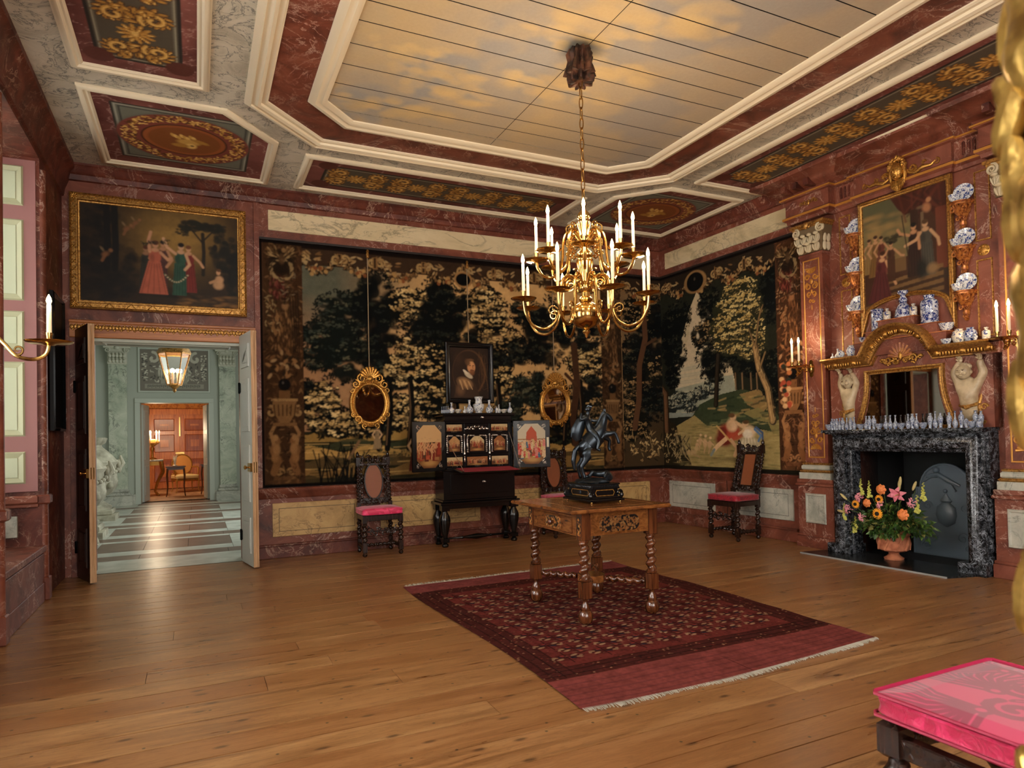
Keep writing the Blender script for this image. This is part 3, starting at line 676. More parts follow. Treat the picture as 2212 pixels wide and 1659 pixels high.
TAP1 = {'trees':[((0.918,2.024,0.306,0.229),'g',26),((0.753,1.739,0.316,0.178),'g',20),((0.639,1.476,0.194,0.145),'g',14),((0.958,1.535,0.291,0.327),'g',22),((1.311,1.914,0.269,0.635),'k',30),((1.395,1.014,0.237,0.401),'g',26),((1.727,2.141,0.253,0.212),'y',60),((2.031,2.16,0.254,0.174),'y',40),((1.894,1.635,0.286,0.207),'y',46),((1.677,1.355,0.262,0.238),'y',60),((2.008,1.051,0.217,0.311),'y',60),((1.597,0.846,0.208,0.203),'y',44),((1.899,1.876,0.215,0.172),'k',16),((0.462,1.01,0.147,0.197),'k',16),((0.676,0.883,0.188,0.305),'y',70),((0.88,0.72,0.154,0.156),'y',30),((1.139,0.717,0.165,0.165),'y',20),((2.12,2.079,0.201,0.574),'k',26),((2.336,1.931,0.325,0.483),'k',40),((2.068,1.22,0.232,0.411),'y',40),((2.76,2.166,0.268,0.28),'y',85),((2.965,1.697,0.309,0.249),'y',50),((2.869,1.463,0.216,0.198),'k',24),((2.9,1.233,0.199,0.198),'y',36),((3.036,0.836,0.22,0.166),'g',40),((3.666,1.896,0.39,0.447),'k',40),((3.415,1.105,0.323,0.254),'g',36),((3.253,2.146,0.15,0.135),'k',16),((3.278,1.642,0.225,0.135),'k',20),((4.257,1.535,0.288,0.229),'y',60),((4.226,1.921,0.288,0.212),'k',20),((4.076,0.901,0.222,0.279),'m',50),((4.327,1.113,0.249,0.212),'k',20),((3.829,0.626,0.316,0.206),'k',16),((4.402,0.795,0.208,0.212),'m',30)],'column':4.501,'column2':4.851,'end':4.851,'sky':[[(3.113,2.506),(3.566,2.507),(3.582,1.652),(3.183,0.836),(2.854,0.837),(3.092,1.635)]],'swags':[0.184,0.768,1.529,1.881,2.489,3.043],'w':5.562}
TAP2A = {'trees':[((5.351,1.973,0.41,0.557),'k',30),((5.113,1.559,0.267,0.33),'k',26),((5.011,1.118,0.22,0.219),'m',40),((5.41,0.974,0.274,0.259),'k',30),((5.135,2.257,0.268,0.221),'m',24),((5.041,0.645,0.265,0.218),'m',40),((5.47,1.42,0.184,0.223),'m',20)]}
TAP2 = {'trees':[((0.125,1.925,0.461,0.23),'k',16),((0.388,2.15,0.329,0.224),'k',12),((0.312,1.633,0.267,0.264),'k',14),((0.243,1.299,0.169,0.152),'k',10),((1.013,2.188,0.243,0.264),'k',20),((0.926,1.846,0.247,0.177),'m',20),((1.133,1.536,0.451,0.243),'k',26),((1.052,1.3,0.241,0.175),'k',10),((2.044,2.191,0.176,0.411),'k',14),((2.046,1.144,0.195,0.347),'k',16),((1.73,1.368,0.251,0.196),'k',10),((1.551,2.325,0.261,0.133),'t',40),((1.498,2.1,0.374,0.184),'t',90),((1.401,1.879,0.337,0.203),'t',90),((1.698,1.635,0.274,0.23),'t',90),((1.347,1.648,0.25,0.136),'t',50),((1.666,1.937,0.255,0.197),'t',50),((0.37,0.988,0.143,0.112),'b',26),((0.584,0.939,0.137,0.128),'b',26),((0.821,1.051,0.151,0.079),'b',26),((0.257,0.937,0.101,0.106),'b',20),((0.996,1.093,0.146,0.063),'b',20)],'sky':[[(0.721,2.314),(0.885,2.067),(1.06,1.51),(1.097,1.225),(0.321,1.141),(0.388,1.437),(0.561,1.715)]],'hills':[('g',[(0.574,0.682),(0.789,0.891),(1.184,1.01),(1.547,1.053),(1.88,0.965),(2.108,0.699),(2.177,0.509),(2.022,0.48),(1.533,0.653),(1.167,0.56)]),('t',[(1.501,0.989),(1.801,1.035),(2.037,0.891),(1.872,0.74),(1.626,0.849)]),('y',[(0.128,0.542),(0.681,0.751),(0.928,0.6),(1.53,0.586),(2.176,0.478),(2.16,0.027),(-0.127,0.017)]),('l',[(0.139,0.809),(0.683,0.788),(0.629,0.735),(0.136,0.733)]),('d',[(-1.141,0.861),(-0.154,0.861),(0.301,0.614),(0.603,0.058),(-1.176,0.005)]),('s',[(1.536,0.753),(1.793,0.808),(1.991,0.703),(2.027,0.607),(1.787,0.646)]),('s',[(1.948,0.609),(2.183,0.665),(2.176,0.478),(2.022,0.48)])],'trunks':[([(-0.099,2.232),(-0.113,1.88),(-0.319,1.347),(-0.4,0.871),(-0.544,0.471)],'b'),([(-0.135,1.331),(0.092,1.081),(0.1,0.542)],'b'),([(1.157,1.534),(1.121,1.223),(1.094,0.876)],'k'),([(1.779,1.558),(1.831,1.292),(1.963,1.023),(2.028,0.638)],'y'),([(1.83,1.26),(1.939,1.474)],'y2'),([(1.779,1.558),(1.662,1.838),(1.584,2.051)],'y2'),([(1.779,1.558),(1.853,1.905),(1.92,2.055)],'y2'),([(1.445,1.263),(1.451,1.06)],'m'),([(1.555,1.253),(1.56,1.052)],'m'),([(1.692,1.24),(1.697,1.042)],'m'),([(1.787,1.231),(1.793,1.035)],'m')],'fig':[(1.27,0.215,0.62),(1.559,0.187,0.5),(0.943,0.334,0.26),(0.739,0.243,0.2)],'edge':2.149,'oval':(0.762,2.586,0.174,0.137)}
# ------------------------------------------------------------------ tapestries
DK = {'k': (11, 13, 13), 'g': (16, 20, 17), 'y': (13, 14, 12), 'm': (18, 18, 14), 't': (40, 40, 26), 'b': (30, 34, 32)}
LT = {'k': [(40, 42, 32), (30, 34, 30), (58, 54, 38)], 'g': [(58, 62, 50), (82, 80, 60), (34, 40, 34)], 'y': [(204, 172, 114), (184, 150, 94), (218, 188, 130), (150, 122, 76)], 'm': [(128, 100, 62), (92, 74, 48), (158, 128, 84)], 't': [(198, 170, 106), (176, 146, 84), (214, 188, 124)], 'b': [(150, 148, 124), (176, 170, 140), (110, 116, 104)]}
def trees(cv, T, size):
    for (x, y, rx, ry), k, n in T: cv.tree(x, y, rx*1.02, ry*1.02, DK[k], LT[k], int(n*.95), size, 46)
def garland(cv, u0, u1, v, seed, dim=1.0):        # the woven border along the top: fruit, leaves and scrolls
    r = random.Random(seed); c = lambda q: tuple(int(k*dim) for k in q); lv = [c((176, 138, 88)), c((132, 96, 56)), c((206, 172, 118)), c((92, 62, 36))]
    u = u0
    while u < u1:
        l = .42+r.random()*.2
        for k in range(46):
            t = k/45; x = u+l*t; d = .17*math.sin(PI*t); y = v-.09-d+r.uniform(-.05, .05)
            cv.ell(x, y-.012, .04, .022, c((28, 18, 12)), .8, .4, r.random()*3); cv.ell(x, y, .034, .015, lv[r.randrange(4)], 1, .4, r.random()*3)
        for k in range(7): cv.ell(u+l*.5+r.uniform(-.09, .09), v-.27+r.uniform(-.05, .05), .028, .028, c((150, 88, 48)) if k % 2 else c((196, 152, 92)), 1, .3)
        for sg in (-1, 1): cv.scrollw(u+l*.02+sg*.05, v-.12, .06, 1.3, .012, c((196, 158, 100)), 0, sg)
        cv.rect(u-.03, u+.03, v-.2, v-.05, c((150, 112, 66))); cv.rect(u-.012, u+.012, v-.18, v-.06, c((60, 40, 24)))
        for k in range(10): cv.ell(u+l*.25+r.uniform(-.14, .14), v-.1+r.uniform(-.05, .04), .045, .014, lv[r.randrange(3)], 1, .4, r.uniform(-.8, .8))
        u += l
def herm(cv, u, v0, v1, w, seed, dim=1.0, gold=1.0):  # border column: vase with a ball on dancing putti, figure with trophies above
    r = random.Random(seed); c = lambda a, b, d: (int(a*dim*gold), int(b*dim), int(d*dim))
    cv.rect(u-w/2, u+w/2, v0, v1, c(78, 50, 30)); n = fnoise(cv.H, cv.W, 40, 3, seed)
    cv.rect(u-w*.3, u+w*.3, v0+.02, v0+.1, c(120, 82, 48)); cv.rect(u-w*.42, u+w*.42, v0+.0, v0+.05, c(98, 66, 38))
    cv.scrollw(u-w*.15, v0+.14, .05, 1.2, .011, c(176, 132, 80)); cv.scrollw(u+w*.15, v0+.14, .05, 1.2, .011, c(176, 132, 80), PI, -1)
    for k in range(420):
        x, y, a = u+r.uniform(-.48, .48)*w, v0+r.random()*(v1-v0), r.random()*3; cv.ell(x, y, .03+.02*r.random(), .008+.008*r.random(), [c(128, 88, 52), c(46, 30, 18), c(96, 64, 38), c(156, 114, 70)][k % 4], .75, .5, a)
    for sg in (-1, 1):
        x = u+sg*w*.22
        cv.stroke([(x, v0+.5), (x+sg*.03, v0+.38), (x-sg*.01, v0+.27), (x+sg*.03, v0+.14)], .04, c(150, 104, 60)); cv.ell(x, v0+.4, .05, .08, c(182, 134, 82), 1, .4); cv.ell(x+sg*.02, v0+.3, .045, .06, c(170, 122, 72), 1, .4)
        cv.ell(x+sg*.01, v0+.53, .035, .042, c(190, 142, 90), 1, .3); cv.stroke([(x+sg*.03, v0+.46), (x+sg*.06, v0+.58), (x+sg*.02, v0+.66)], .018, c(182, 136, 84))
        cv.scrollw(u+sg*w*.36, v0+.82, .07, .8, .013, c(190, 148, 94), PI/2, sg)
    cv.rect(u-w*.3, u+w*.3, v0+.66, v0+.7, c(150, 108, 64)); cv.poly([(u-w*.12, v0+.7), (u+w*.12, v0+.7), (u+w*.32, v0+.84), (u+w*.3, v0+.94), (u-w*.3, v0+.94), (u-w*.32, v0+.84)], c(160, 118, 70))
    for k in range(6): cv.stroke([(u-w*.25+k*w*.1, v0+.78), (u-w*.27+k*w*.11, v0+.9)], .006, c(84, 54, 30))
    cv.rect(u-w*.35, u+w*.35, v0+.94, v0+.97, c(196, 152, 96)); cv.rect(u-w*.14, u+w*.14, v0+.97, v0+1.06, c(140, 98, 56))
    cv.ell(u, v0+1.13, .07, .075, c(22, 20, 20), 1, .15); cv.ell(u-.015, v0+1.15, .015, .02, c(120, 112, 100), .7, .6)
    for k in range(26):
        cv.ell(u+r.uniform(-.4, .4)*w, v0+1.2+r.random()*.32, .045, .022, [c(178, 130, 78), c(60, 44, 28), c(140, 96, 56), c(196, 156, 106)][k % 4], 1, .4, r.random()*3)
    for k in range(60): t = r.random(); cv.ell(u+r.uniform(-.09, .1), v0+1.5+.5*t, .014, .05, [c(150, 106, 62), c(84, 56, 32), c(176, 130, 80), c(112, 76, 44)][k % 4], .8, .6, r.uniform(-.25, .25))
    cv.ell(u+.02, v0+2.02, .045, .055, c(170, 126, 80), .95, .4); cv.ell(u+.02, v0+2.06, .045, .03, c(70, 46, 28), .8, .5); cv.stroke([(u-.06, v0+1.9), (u-.13, v0+1.8), (u-.08, v0+1.7)], .02, c(160, 116, 70))
    for k in range(40): cv.ell(u-.12+r.uniform(-.07, .06), v0+1.72+r.random()*.42, .024, .01, c(176, 146, 98) if k % 2 else c(70, 54, 34), .9, .4, r.random()*3)
    for k in range(4): cv.stroke([(u+.11+.02*k, v0+1.5), (u+.07+.03*k, v0+2.2)], .006, c(52, 38, 26))
    for k in range(50): cv.ell(u-.05+r.uniform(-.09, .08), v0+2.1+r.random()*.26, .014, .04, [c(110, 46, 38), c(70, 28, 24), c(150, 80, 64)][k % 3], .8, .6, r.uniform(-.5, .5))
    for k in range(26): x, y = u+r.uniform(-.02, .15), v0+2.05+r.random()*.36; cv.ell(x, y, .03, .01, [c(150, 128, 96), c(44, 36, 28), c(110, 84, 54)][k % 3], .85, .5, r.random()*3)
    for k in range(130): cv.ell(u+r.uniform(-.48, .48)*w, v0+r.random()*(v1-v0), .022, .009, [c(60, 40, 24), c(130, 92, 54), c(36, 24, 15)][k % 3], .55, .6, r.random()*3)
def eagle(cv, u, v, sg, dim=1.0):                      # bird with spread wings over a laurel wreath
    c = lambda q: tuple(int(k*dim) for k in q); r = random.Random(2)
    cv.ell(u, v, .18, .18, c((36, 26, 18)), .9, .4)
    for k in range(90):
        a = r.random()*2*PI; q = .1+.03*r.random(); cv.ell(u+q*math.cos(a), v-.08+q*math.sin(a), .028, .012, c((178, 146, 98)) if k % 3 else c((60, 44, 28)), .9, .5, a+1.2)
    for q in (-1, 1):
        for k in range(36): a = .3+.9*r.random(); l = .06+.14*r.random(); cv.ell(u+q*l*math.cos(a), v+.04+l*math.sin(a)*.8, .034, .01, [c((190, 154, 102)), c((120, 86, 50)), c((70, 48, 28))][k % 3], .9, .4, (a if q > 0 else PI-a))
    cv.ell(u, v+.04, .045, .08, c((104, 74, 44)), .9, .5); cv.ell(u+sg*.025, v+.14, .03, .032, c((170, 130, 82)), .9, .4)
def tap_back():
    w, h = 4.85, 2.785; cv = Cv(w, h, 132, (150, 116, 78)); n = fnoise(cv.H, cv.W, 6, 5, 3); yy = np.linspace(0, 1, cv.H)[:, None]; xx = np.linspace(0, 1, cv.W)[None]
    sky = np.array(L((196, 156, 102))); gr = np.array(L((86, 86, 70))); rose = np.array(L((150, 112, 78)))
    t = np.clip((.42-xx)*4, 0, 1); g = np.clip((yy-.55)*4, 0, 1)
    cv.a[:] = sky; cv.a += (rose-cv.a)*t[..., None]; cv.a += (gr-cv.a)*(t*g)[..., None]; cv.mul(.8+.4*n)
    # landscape at the foot
    cv.rect(0, w, 0, .62, (38, 36, 22)); 
    for (y0, y1, c) in ((.5, .62, (150, 118, 62)), (.4, .5, (52, 54, 34)), (.3, .42, (176, 138, 76)), (.2, .3, (84, 66, 38)), (.08, .2, (128, 98, 54)), (0, .08, (58, 48, 28))):
        pts = [(.3+i*.2, y1+.05*math.sin(i*1.7+y0*20)) for i in range(24)]; cv.poly([(.3, y0)]+pts+[(4.9, y0)], c, .85)
    for k in range(120): x = .35+rng.random()*4; y = rng.random()*.5; cv.stroke([(x, y), (x+.15+.2*rng.random(), y+.02*(rng.random()-.3))], .005, (196, 160, 96) if k % 2 else (36, 34, 22), .7)
    trees(cv, TAP1['trees'], .024)
    for k in range(9):                                     # dark trunks
        x = [1.35, 1.45, 1.72, 2.3, 2.5, 3.9, 4.05, 4.15, 2.9][k]; cv.stroke([(x, 1.25), (x+.02, .9), (x-.03, .4)], .035, (16, 15, 13)); cv.stroke([(x-.02, 1.2), (x, .9), (x-.04, .45)], .008, (88, 66, 44))
    cv.stroke([(4.06, 1.75), (4.1, 1.2), (4.02, .75), (4.05, .4)], .05, (62, 40, 26)); cv.stroke([(4.09, 1.2), (3.92, 1.35)], .025, (70, 46, 30))
    for k in range(26):                                    # rushes by the water
        x = .62+rng.random()*.45; a = rng.uniform(-.5, .6); cv.stroke([(x, .04), (x+a*.12, .2), (x+a*.36, .34+.16*rng.random())], .009, (14, 14, 12), 1, .004)
    for (x, y, hh, d) in ((1.78, .12, .5, (96, 46, 40)), (1.93, .1, .38, (110, 92, 68)), (1.3, .4, .28, (140, 116, 84))): cv.figure(x, y, hh, d, (196, 158, 116))
    cv.stroke([(1.08, .5), (1.02, .4), (.96, .3)], .016, (112, 84, 56)); cv.leaves(1.3, .3, .5, .1, 40, .02, [(60, 56, 34), (120, 98, 58)])
    cv.rect(0, w, h-.24, h, (54, 38, 26)); cv.rect(0, w, h-.05, h, (22, 13, 10))
    cv.rect(.0, .1, .02, h, (70, 46, 30)); garland(cv, .42, 4.6, h-.03, 4, .8); herm(cv, .25, .03, h, .42, 5, .72); herm(cv, 4.67, .03, h, .34, 6, .66); eagle(cv, .24, h-.24, 1, .75)
    cv.ell(2.44, h-.26, .13, .11, (150, 112, 68), 1, .1); cv.ell(2.44, h-.26, .105, .085, (10, 10, 10), 1, .1)
    cv.rect(0, w, 0, .035, (12, 10, 8)); cv.rect(0, .03, 0, h, (20, 12, 9)); cv.rect(0, w, h-.03, h, (16, 10, 8))
    cv.blur(1); cv.mul(.85+.3*fnoise(cv.H, cv.W, 90, 2, 8)); return cv
wv = lambda gx, gz: .006*np.sin(gx*5.1)+.004*np.sin(gx*11+gz)
tp = tag(canvas('tapestry', tap_back(), M['tapestry'], None, (.655, YB-.028, .79), wav=wv), 'large woven tapestry with dark leafy trees, hung between doorway and corner behind the black cabinet', 'tapestry')
def tap_corner_a():                                        # strip that hangs on the back wall, left of the corner
    w, h = .72, 2.785; cv = Cv(w, h, 130, (112, 88, 58)); cv.mul(.7+.6*fnoise(cv.H, cv.W, 5, 4, 5))
    T = [((x-4.86, y, a, b), k, n) for (x, y, a, b), k, n in TAP2A['trees']]
    cv.rect(0, w, 0, .9, (64, 50, 32)); trees(cv, T, .022)
    cv.stroke([(.4, 2.3), (.42, 1.9), (.3, 1.5), (.28, 1.0), (.2, .6)], .045, (84, 56, 36)); cv.stroke([(.42, 1.8), (.6, 1.9)], .02, (74, 50, 32))
    for k in range(46): x = rng.random()*w; y = .08+rng.random()*.4; a = rng.uniform(.4, 2.7); cv.ell(x+.05*math.cos(a), y+.07*math.sin(a), .065, .011, (138, 114, 74) if k % 3 else (30, 26, 18), .9, .5, a)
    cv.leaves(.4, .3, .3, .2, 46, .022, [(150, 120, 74), (196, 166, 112), (60, 48, 30)])
    cv.rect(0, w, h-.22, h, (44, 32, 22)); garland(cv, .05, .7, h-.03, 9, .8); cv.rect(0, w, 0, .05, (20, 16, 10)); cv.rect(0, w, h-.03, h, (16, 10, 8)); return cv
def tap_right():
    w, h = 2.52, 2.785; cv = Cv(w, h, 112, (34, 34, 25), 140); n = fnoise(cv.H, cv.W, 5, 5, 6)
    cv.poly([(.3, .75), (.3, 1.5), (.62, 2.2), (.8, 2.45), (.98, 2.2), (1.35, 1.5), (1.5, .9)], (196, 176, 140)); cv.poly([(.3, .8), (.3, 1.2), (1.4, 1.25), (1.5, .8)], (150, 150, 128))
    for p in TAP2['sky']: cv.poly(p, (204, 184, 150))
    for k in range(16): y = 1.0+k*.03; cv.stroke([(.35, y), (1.1, y+.01)], .012, (170-k, 164, 140) if k % 3 else (200, 186, 150), .4)
    HC = {'g': (54, 62, 40), 't': (132, 106, 64), 'y': (152, 132, 82), 'l': (140, 144, 130), 'd': (40, 32, 20), 's': (124, 110, 66)}
    for k, p in TAP2['hills']: cv.poly(p, HC[k])
    for k in range(300): x = .3+rng.random()*2; y = .04+rng.random()*.6; cv.ell(x, y, .05+.1*rng.random(), .008+.008*rng.random(), [(178, 156, 100), (104, 90, 54), (84, 86, 52), (132, 116, 70)][k % 4], .5, .8)
    for k in range(50): x = .95+rng.random()*1.1; y = .6+rng.random()*.35; cv.stroke([(x, y), (x+.12, y+.05*(rng.random()-.3))], .012, [(36, 44, 30), (104, 104, 64), (160, 130, 80)][k % 3], .6)
    TR = {'b': ((96, 66, 42), .05), 'k': ((44, 34, 24), .035), 'y': ((150, 118, 76), .05), 'y2': ((120, 94, 60), .016), 'm': ((110, 86, 58), .014)}
    big = [((x, y, a*(.82 if k == 'k' else 1), b*(.9 if k == 'k' else 1)), k, n) for (x, y, a, b), k, n in TAP2['trees']]; trees(cv, big, .02)
    for p, k in TAP2['trunks']:
        c, wd = TR[k]; cv.stroke(p, wd*1.1, tuple(int(q*.45) for q in c)); cv.stroke([(x-wd*.2, y) for x, y in p], wd*.75, c); cv.stroke([(x-wd*.4, y) for x, y in p], wd*.2, tuple(min(255, int(q*1.2)) for q in c))
    trees(cv, [t for t in big if t[1] == 't'][:3], .02)
    for p, k in TAP2['trunks']:
        if k == 'y':
            for q in range(60): t = rng.random()*(len(p)-1.01); i_ = int(t); xx = p[i_][0]+(p[i_+1][0]-p[i_][0])*(t-i_)+rng.uniform(-.04, .04); yy = p[i_][1]+(p[i_+1][1]-p[i_][1])*(t-i_); cv.ell(xx, yy, .006, .03, (90, 66, 40) if q % 2 else (184, 152, 104), .7, .5)
    f = TAP2['fig']
    X0, Y0, _ = f[0]
    def E(dx, dy, rx, ry, c, al=1., so=.4, an=0): cv.ell(X0+dx*.0056, Y0-dy*.0029, rx*.0056, ry*.0029, c, al, so, an)
    def S(pts, wd, c): cv.stroke([(X0+a*.0056, Y0-b*.0029) for a, b in pts], wd, c)
    sk = (206, 166, 124); E(20, 20, 120, 16, (84, 70, 40), .6, .8)
    E(-8, -70, 34, 40, (104, 38, 28)); E(8, -105, 42, 44, (146, 54, 38)); E(22, -86, 34, 26, (168, 72, 48), .8); E(-14, -100, 16, 34, (92, 32, 26), .8); E(16, -132, 21, 36, sk); E(22, -126, 12, 26, (226, 190, 148), .7, .6); E(20, -168, 12, 17, sk); E(16, -176, 13, 13, (92, 62, 36)); S([(30, -142), (58, -116), (84, -104)], .022, sk)
    S([(-4, -72), (-26, -44), (-40, -22)], .03, sk); S([(-40, -22), (-50, 2)], .02, (120, 124, 116)); S([(12, -66), (30, -30), (22, 2)], .026, (190, 150, 110)); S([(-30, -130), (10, -60)], .012, (190, 150, 90))
    E(64, -44, 36, 44, (200, 184, 150)); E(80, -30, 30, 34, (170, 154, 122), .8); E(52, -20, 26, 26, (214, 198, 162), .8); E(66, -100, 22, 34, (212, 180, 142)); E(62, -92, 16, 24, (224, 214, 190), .8); E(56, -136, 11, 15, sk); E(58, -144, 12, 11, (84, 56, 34)); S([(82, -112), (100, -84), (92, -62)], .016, (84, 110, 140)); S([(86, -120), (104, -96), (104, -50)], .014, (60, 80, 110)); S([(50, -108), (36, -92)], .016, sk)
    for k in range(6): S([(44+k*8, -74), (38+k*11, -8)], .005, (150, 134, 102))
    for dx, dy, q in ((-70, -52, 1.), (-88, -60, .9), (-54, -46, .9), (-100, -40, .7)): E(dx, dy, 9*q, 26*q, (190, 152, 110)); E(dx+3, dy-34*q, 6*q, 9*q, (206, 168, 126)); S([(dx, dy+20*q), (dx-4, dy+44*q)], .012*q, (180, 142, 100)); S([(dx+4, dy-10), (dx+14*q, dy+4)], .009, (196, 158, 116))
    E(-120, -8, 22, 16, (176, 146, 102)); E(-102, -26, 9, 13, (186, 154, 108)); S([(-112, 2), (-90, 14)], .012, (160, 130, 88)); S([(-136, -8), (-142, 12)], .01, (150, 120, 80))
    cv.leaves(.2, .32, .28, .26, 70, .02, [(150, 124, 78), (40, 34, 22), (186, 160, 108)])
    for k in range(60): x = .1+rng.random()*.5; y = .1+rng.random()*.3; a = rng.uniform(.5, 2.6); cv.ell(x+.05*math.cos(a), y+.08*math.sin(a), .075, .011, (150, 130, 90) if k % 3 else (40, 36, 24), .9, .5, a)
    cv.rect(0, w, h-.26, h, (40, 30, 22)); garland(cv, .15, 2.2, h-.04, 12, .82); x, y, a, b = TAP2['oval']; cv.ell(x, y, a*1.35, b*1.2, (140, 106, 64), 1, .1); cv.ell(x, y, a, b, (12, 12, 12), 1, .1); cv.ell(x, y+.04, .025, .03, (90, 78, 60), .8, .6)
    herm(cv, 2.32, .05, h, .4, 13, .78, 1.08); eagle(cv, 2.3, h-.28, -1, .75)
    for k in range(30): cv.ell(2.16+rng.random()*.12, .8+rng.random()*.5, .04, .035, [(186, 110, 62), (206, 160, 110), (44, 48, 36), (160, 70, 46)][k % 4], 1, .35)
    cv.rect(0, w, 0, .05, (26, 22, 14)); cv.rect(0, w, h-.03, h, (16, 10, 8)); cv.mul(.86+.28*fnoise(cv.H, cv.W, 60, 2, 8)); return cv
t2 = thing('tapestry', 'woven tapestry of a couple resting under a tall golden tree, wrapped round the room corner', 'tapestry', (0, 0, 0))
canvas('tapestry_field', tap_corner_a(), M['tapestry'], t2, (5.51, YB-.026, .79), wav=wv)
canvas('tapestry_field', tap_right(), M['tapestry'], t2, wp(7.69, .028, .79), (0, 0, RW), wav=wv)

# ------------------------------------------------------------------ framed pictures
def pic_frame(w, h, prof, mat, parent, name='frame'):
    return obj(name, MB().frame([(0, 0), (w, 0), (w, h), (0, h)], prof, lambda x, z, d: (x, -d, z)), mat, parent)
def dance():
    w, h = 1.49, 1.02; cv = Cv(w, h, 190, (74, 54, 28)); n = fnoise(cv.H, cv.W, 5, 5, 2); yy = np.linspace(0, 1, cv.H)[:, None]; xx = np.linspace(0, 1, cv.W)[None]
    g = np.exp(-(((xx-.6)/.28)**2+((yy-.72)/.34)**2)); cv.a[:] = np.array(L((40, 27, 16)))+(np.array(L((158, 122, 58)))-np.array(L((40, 27, 16))))*(g*(.6+.6*n))[..., None]
    cv.rect(0, w, 0, .2, (46, 33, 20), .7)
    for (x, y, a, b, q) in ((.12, .5, .22, .26, .9), (.2, .84, .2, .2, .9), (.35, .42, .2, .2, .8), (.08, .15, .3, .16, .8), (.32, .2, .3, .16, .7)): cv.mass(x, y, a, b, (14, 11, 9), 30, q*.5)
    for x in (.24, .31): cv.stroke([(x, 1.0), (x+.01, .6), (x, .35)], .03, (16, 11, 8))
    cv.mass(1.34, .62, .16, .24, (20, 20, 13), 40, .7); cv.mass(1.42, .4, .12, .3, (16, 16, 11), 30, .7); cv.mass(1.06, .87, .17, .07, (30, 28, 16), 50, .8, .3); cv.mass(.94, .8, .08, .05, (32, 30, 16), 24, .8, .3); cv.mass(1.25, .88, .15, .06, (26, 24, 14), 40, .8, .3)
    cv.stroke([(1.13, .36), (1.14, .6), (1.13, .8)], .018, (36, 28, 16)); cv.stroke([(1.13, .7), (1.02, .84)], .008, (36, 28, 16)); cv.stroke([(1.13, .72), (1.25, .86)], .008, (36, 28, 16))
    for k in range(60): cv.ell(.9+rng.random()*.6, .02+rng.random()*.12, .06, .02, [(150, 104, 50), (60, 46, 26), (110, 78, 40)][k % 3], .5, .8)
    cv.ell(.88, .11, .42, .03, (24, 17, 11), .8, .8)
    cv.figure(.59, .15, .47, (48, 46, 36), (150, 108, 76), (84, 44, 24), -.0, [(.1, 1.0, .12, 1.12)], .14)
    cv.figure(.73, .17, .52, (86, 52, 46), (186, 134, 96), (36, 22, 16), .02, None, .12)
    cv.figure(.66, .12, .56, (186, 98, 72), (200, 146, 108), (92, 54, 30), .02, [(-.08, 1.0, -.04, 1.16), (.24, .66, .3, .7)], .24)
    cv.figure(1.0, .16, .5, (124, 42, 34), (200, 150, 110), (110, 66, 36), -.01, [(.2, .66, .26, .56)], .14)
    cv.figure(.9, .12, .56, (46, 82, 64), (206, 158, 118), (30, 20, 14), .02, [(-.2, .9, -.26, 1.06), (.18, .6, .1, .5)], .12)
    for (x, y) in ((.58, .64), (.66, .66), (.78, .68)): cv.leaves(x, y, .04, .02, 7, .012, [(48, 44, 24), (30, 30, 18)])
    for k in range(22): t = k/21; cv.ell(.76+t*.22, .34-.08*math.sin(PI*t), .012, .01, (196, 176, 140) if k % 2 else (60, 84, 60), 1, .4)
    for (x, y, s) in ((.42, .78, .09), (.5, .85, .08), (.23, .5, .1)): cv.ell(x, y, s*.5, s*.34, (140, 92, 56), .8, .6, .5); cv.ell(x+s*.45, y+s*.4, s*.25, s*.25, (150, 102, 64), .8, .5); cv.stroke([(x, y), (x-s*.3, y-s*.7)], s*.14, (136, 90, 56), .8); cv.ell(x-s*.3, y+s*.5, s*.4, s*.15, (170, 140, 100), .5, .6, 2.2)
    cv.ell(1.28, .26, .065, .06, (190, 146, 104), 1, .4); cv.ell(1.29, .32, .05, .05, (196, 150, 108), 1, .4); cv.ell(1.28, .395, .025, .03, (200, 152, 112), 1, .3); cv.ell(1.285, .42, .027, .02, (96, 62, 36), 1, .3); cv.stroke([(1.26, .31), (1.2, .28)], .014, (190, 144, 102))
    cv.ell(1.25, .66, .03, .05, (24, 19, 14), 1, .4); cv.ell(1.26, .54, .05, .12, (26, 22, 16), .8, .5)
    cv.blur(2); cv.mul(.62+.3*fnoise(cv.H, cv.W, 30, 3, 1)); return cv
p = thing('painting', 'wide oil painting of women dancing in a wood, gilt frame above doorway', 'painting', (-1.13, YB-.02, 2.69))
obj('canvas', canvas_mesh('canvas', dance()), M['oil'], p, 0, (.08, -.02, .075))
fp = [(0, 0), (0, .05), (-.012, .06), (-.02, .045), (-.055, .05), (-.06, .06), (-.068, .06), (-.075, .03), (-.085, .028), (-.09, .02)]
fr = pic_frame(1.645, 1.17, fp, M['gold_soft'], p)
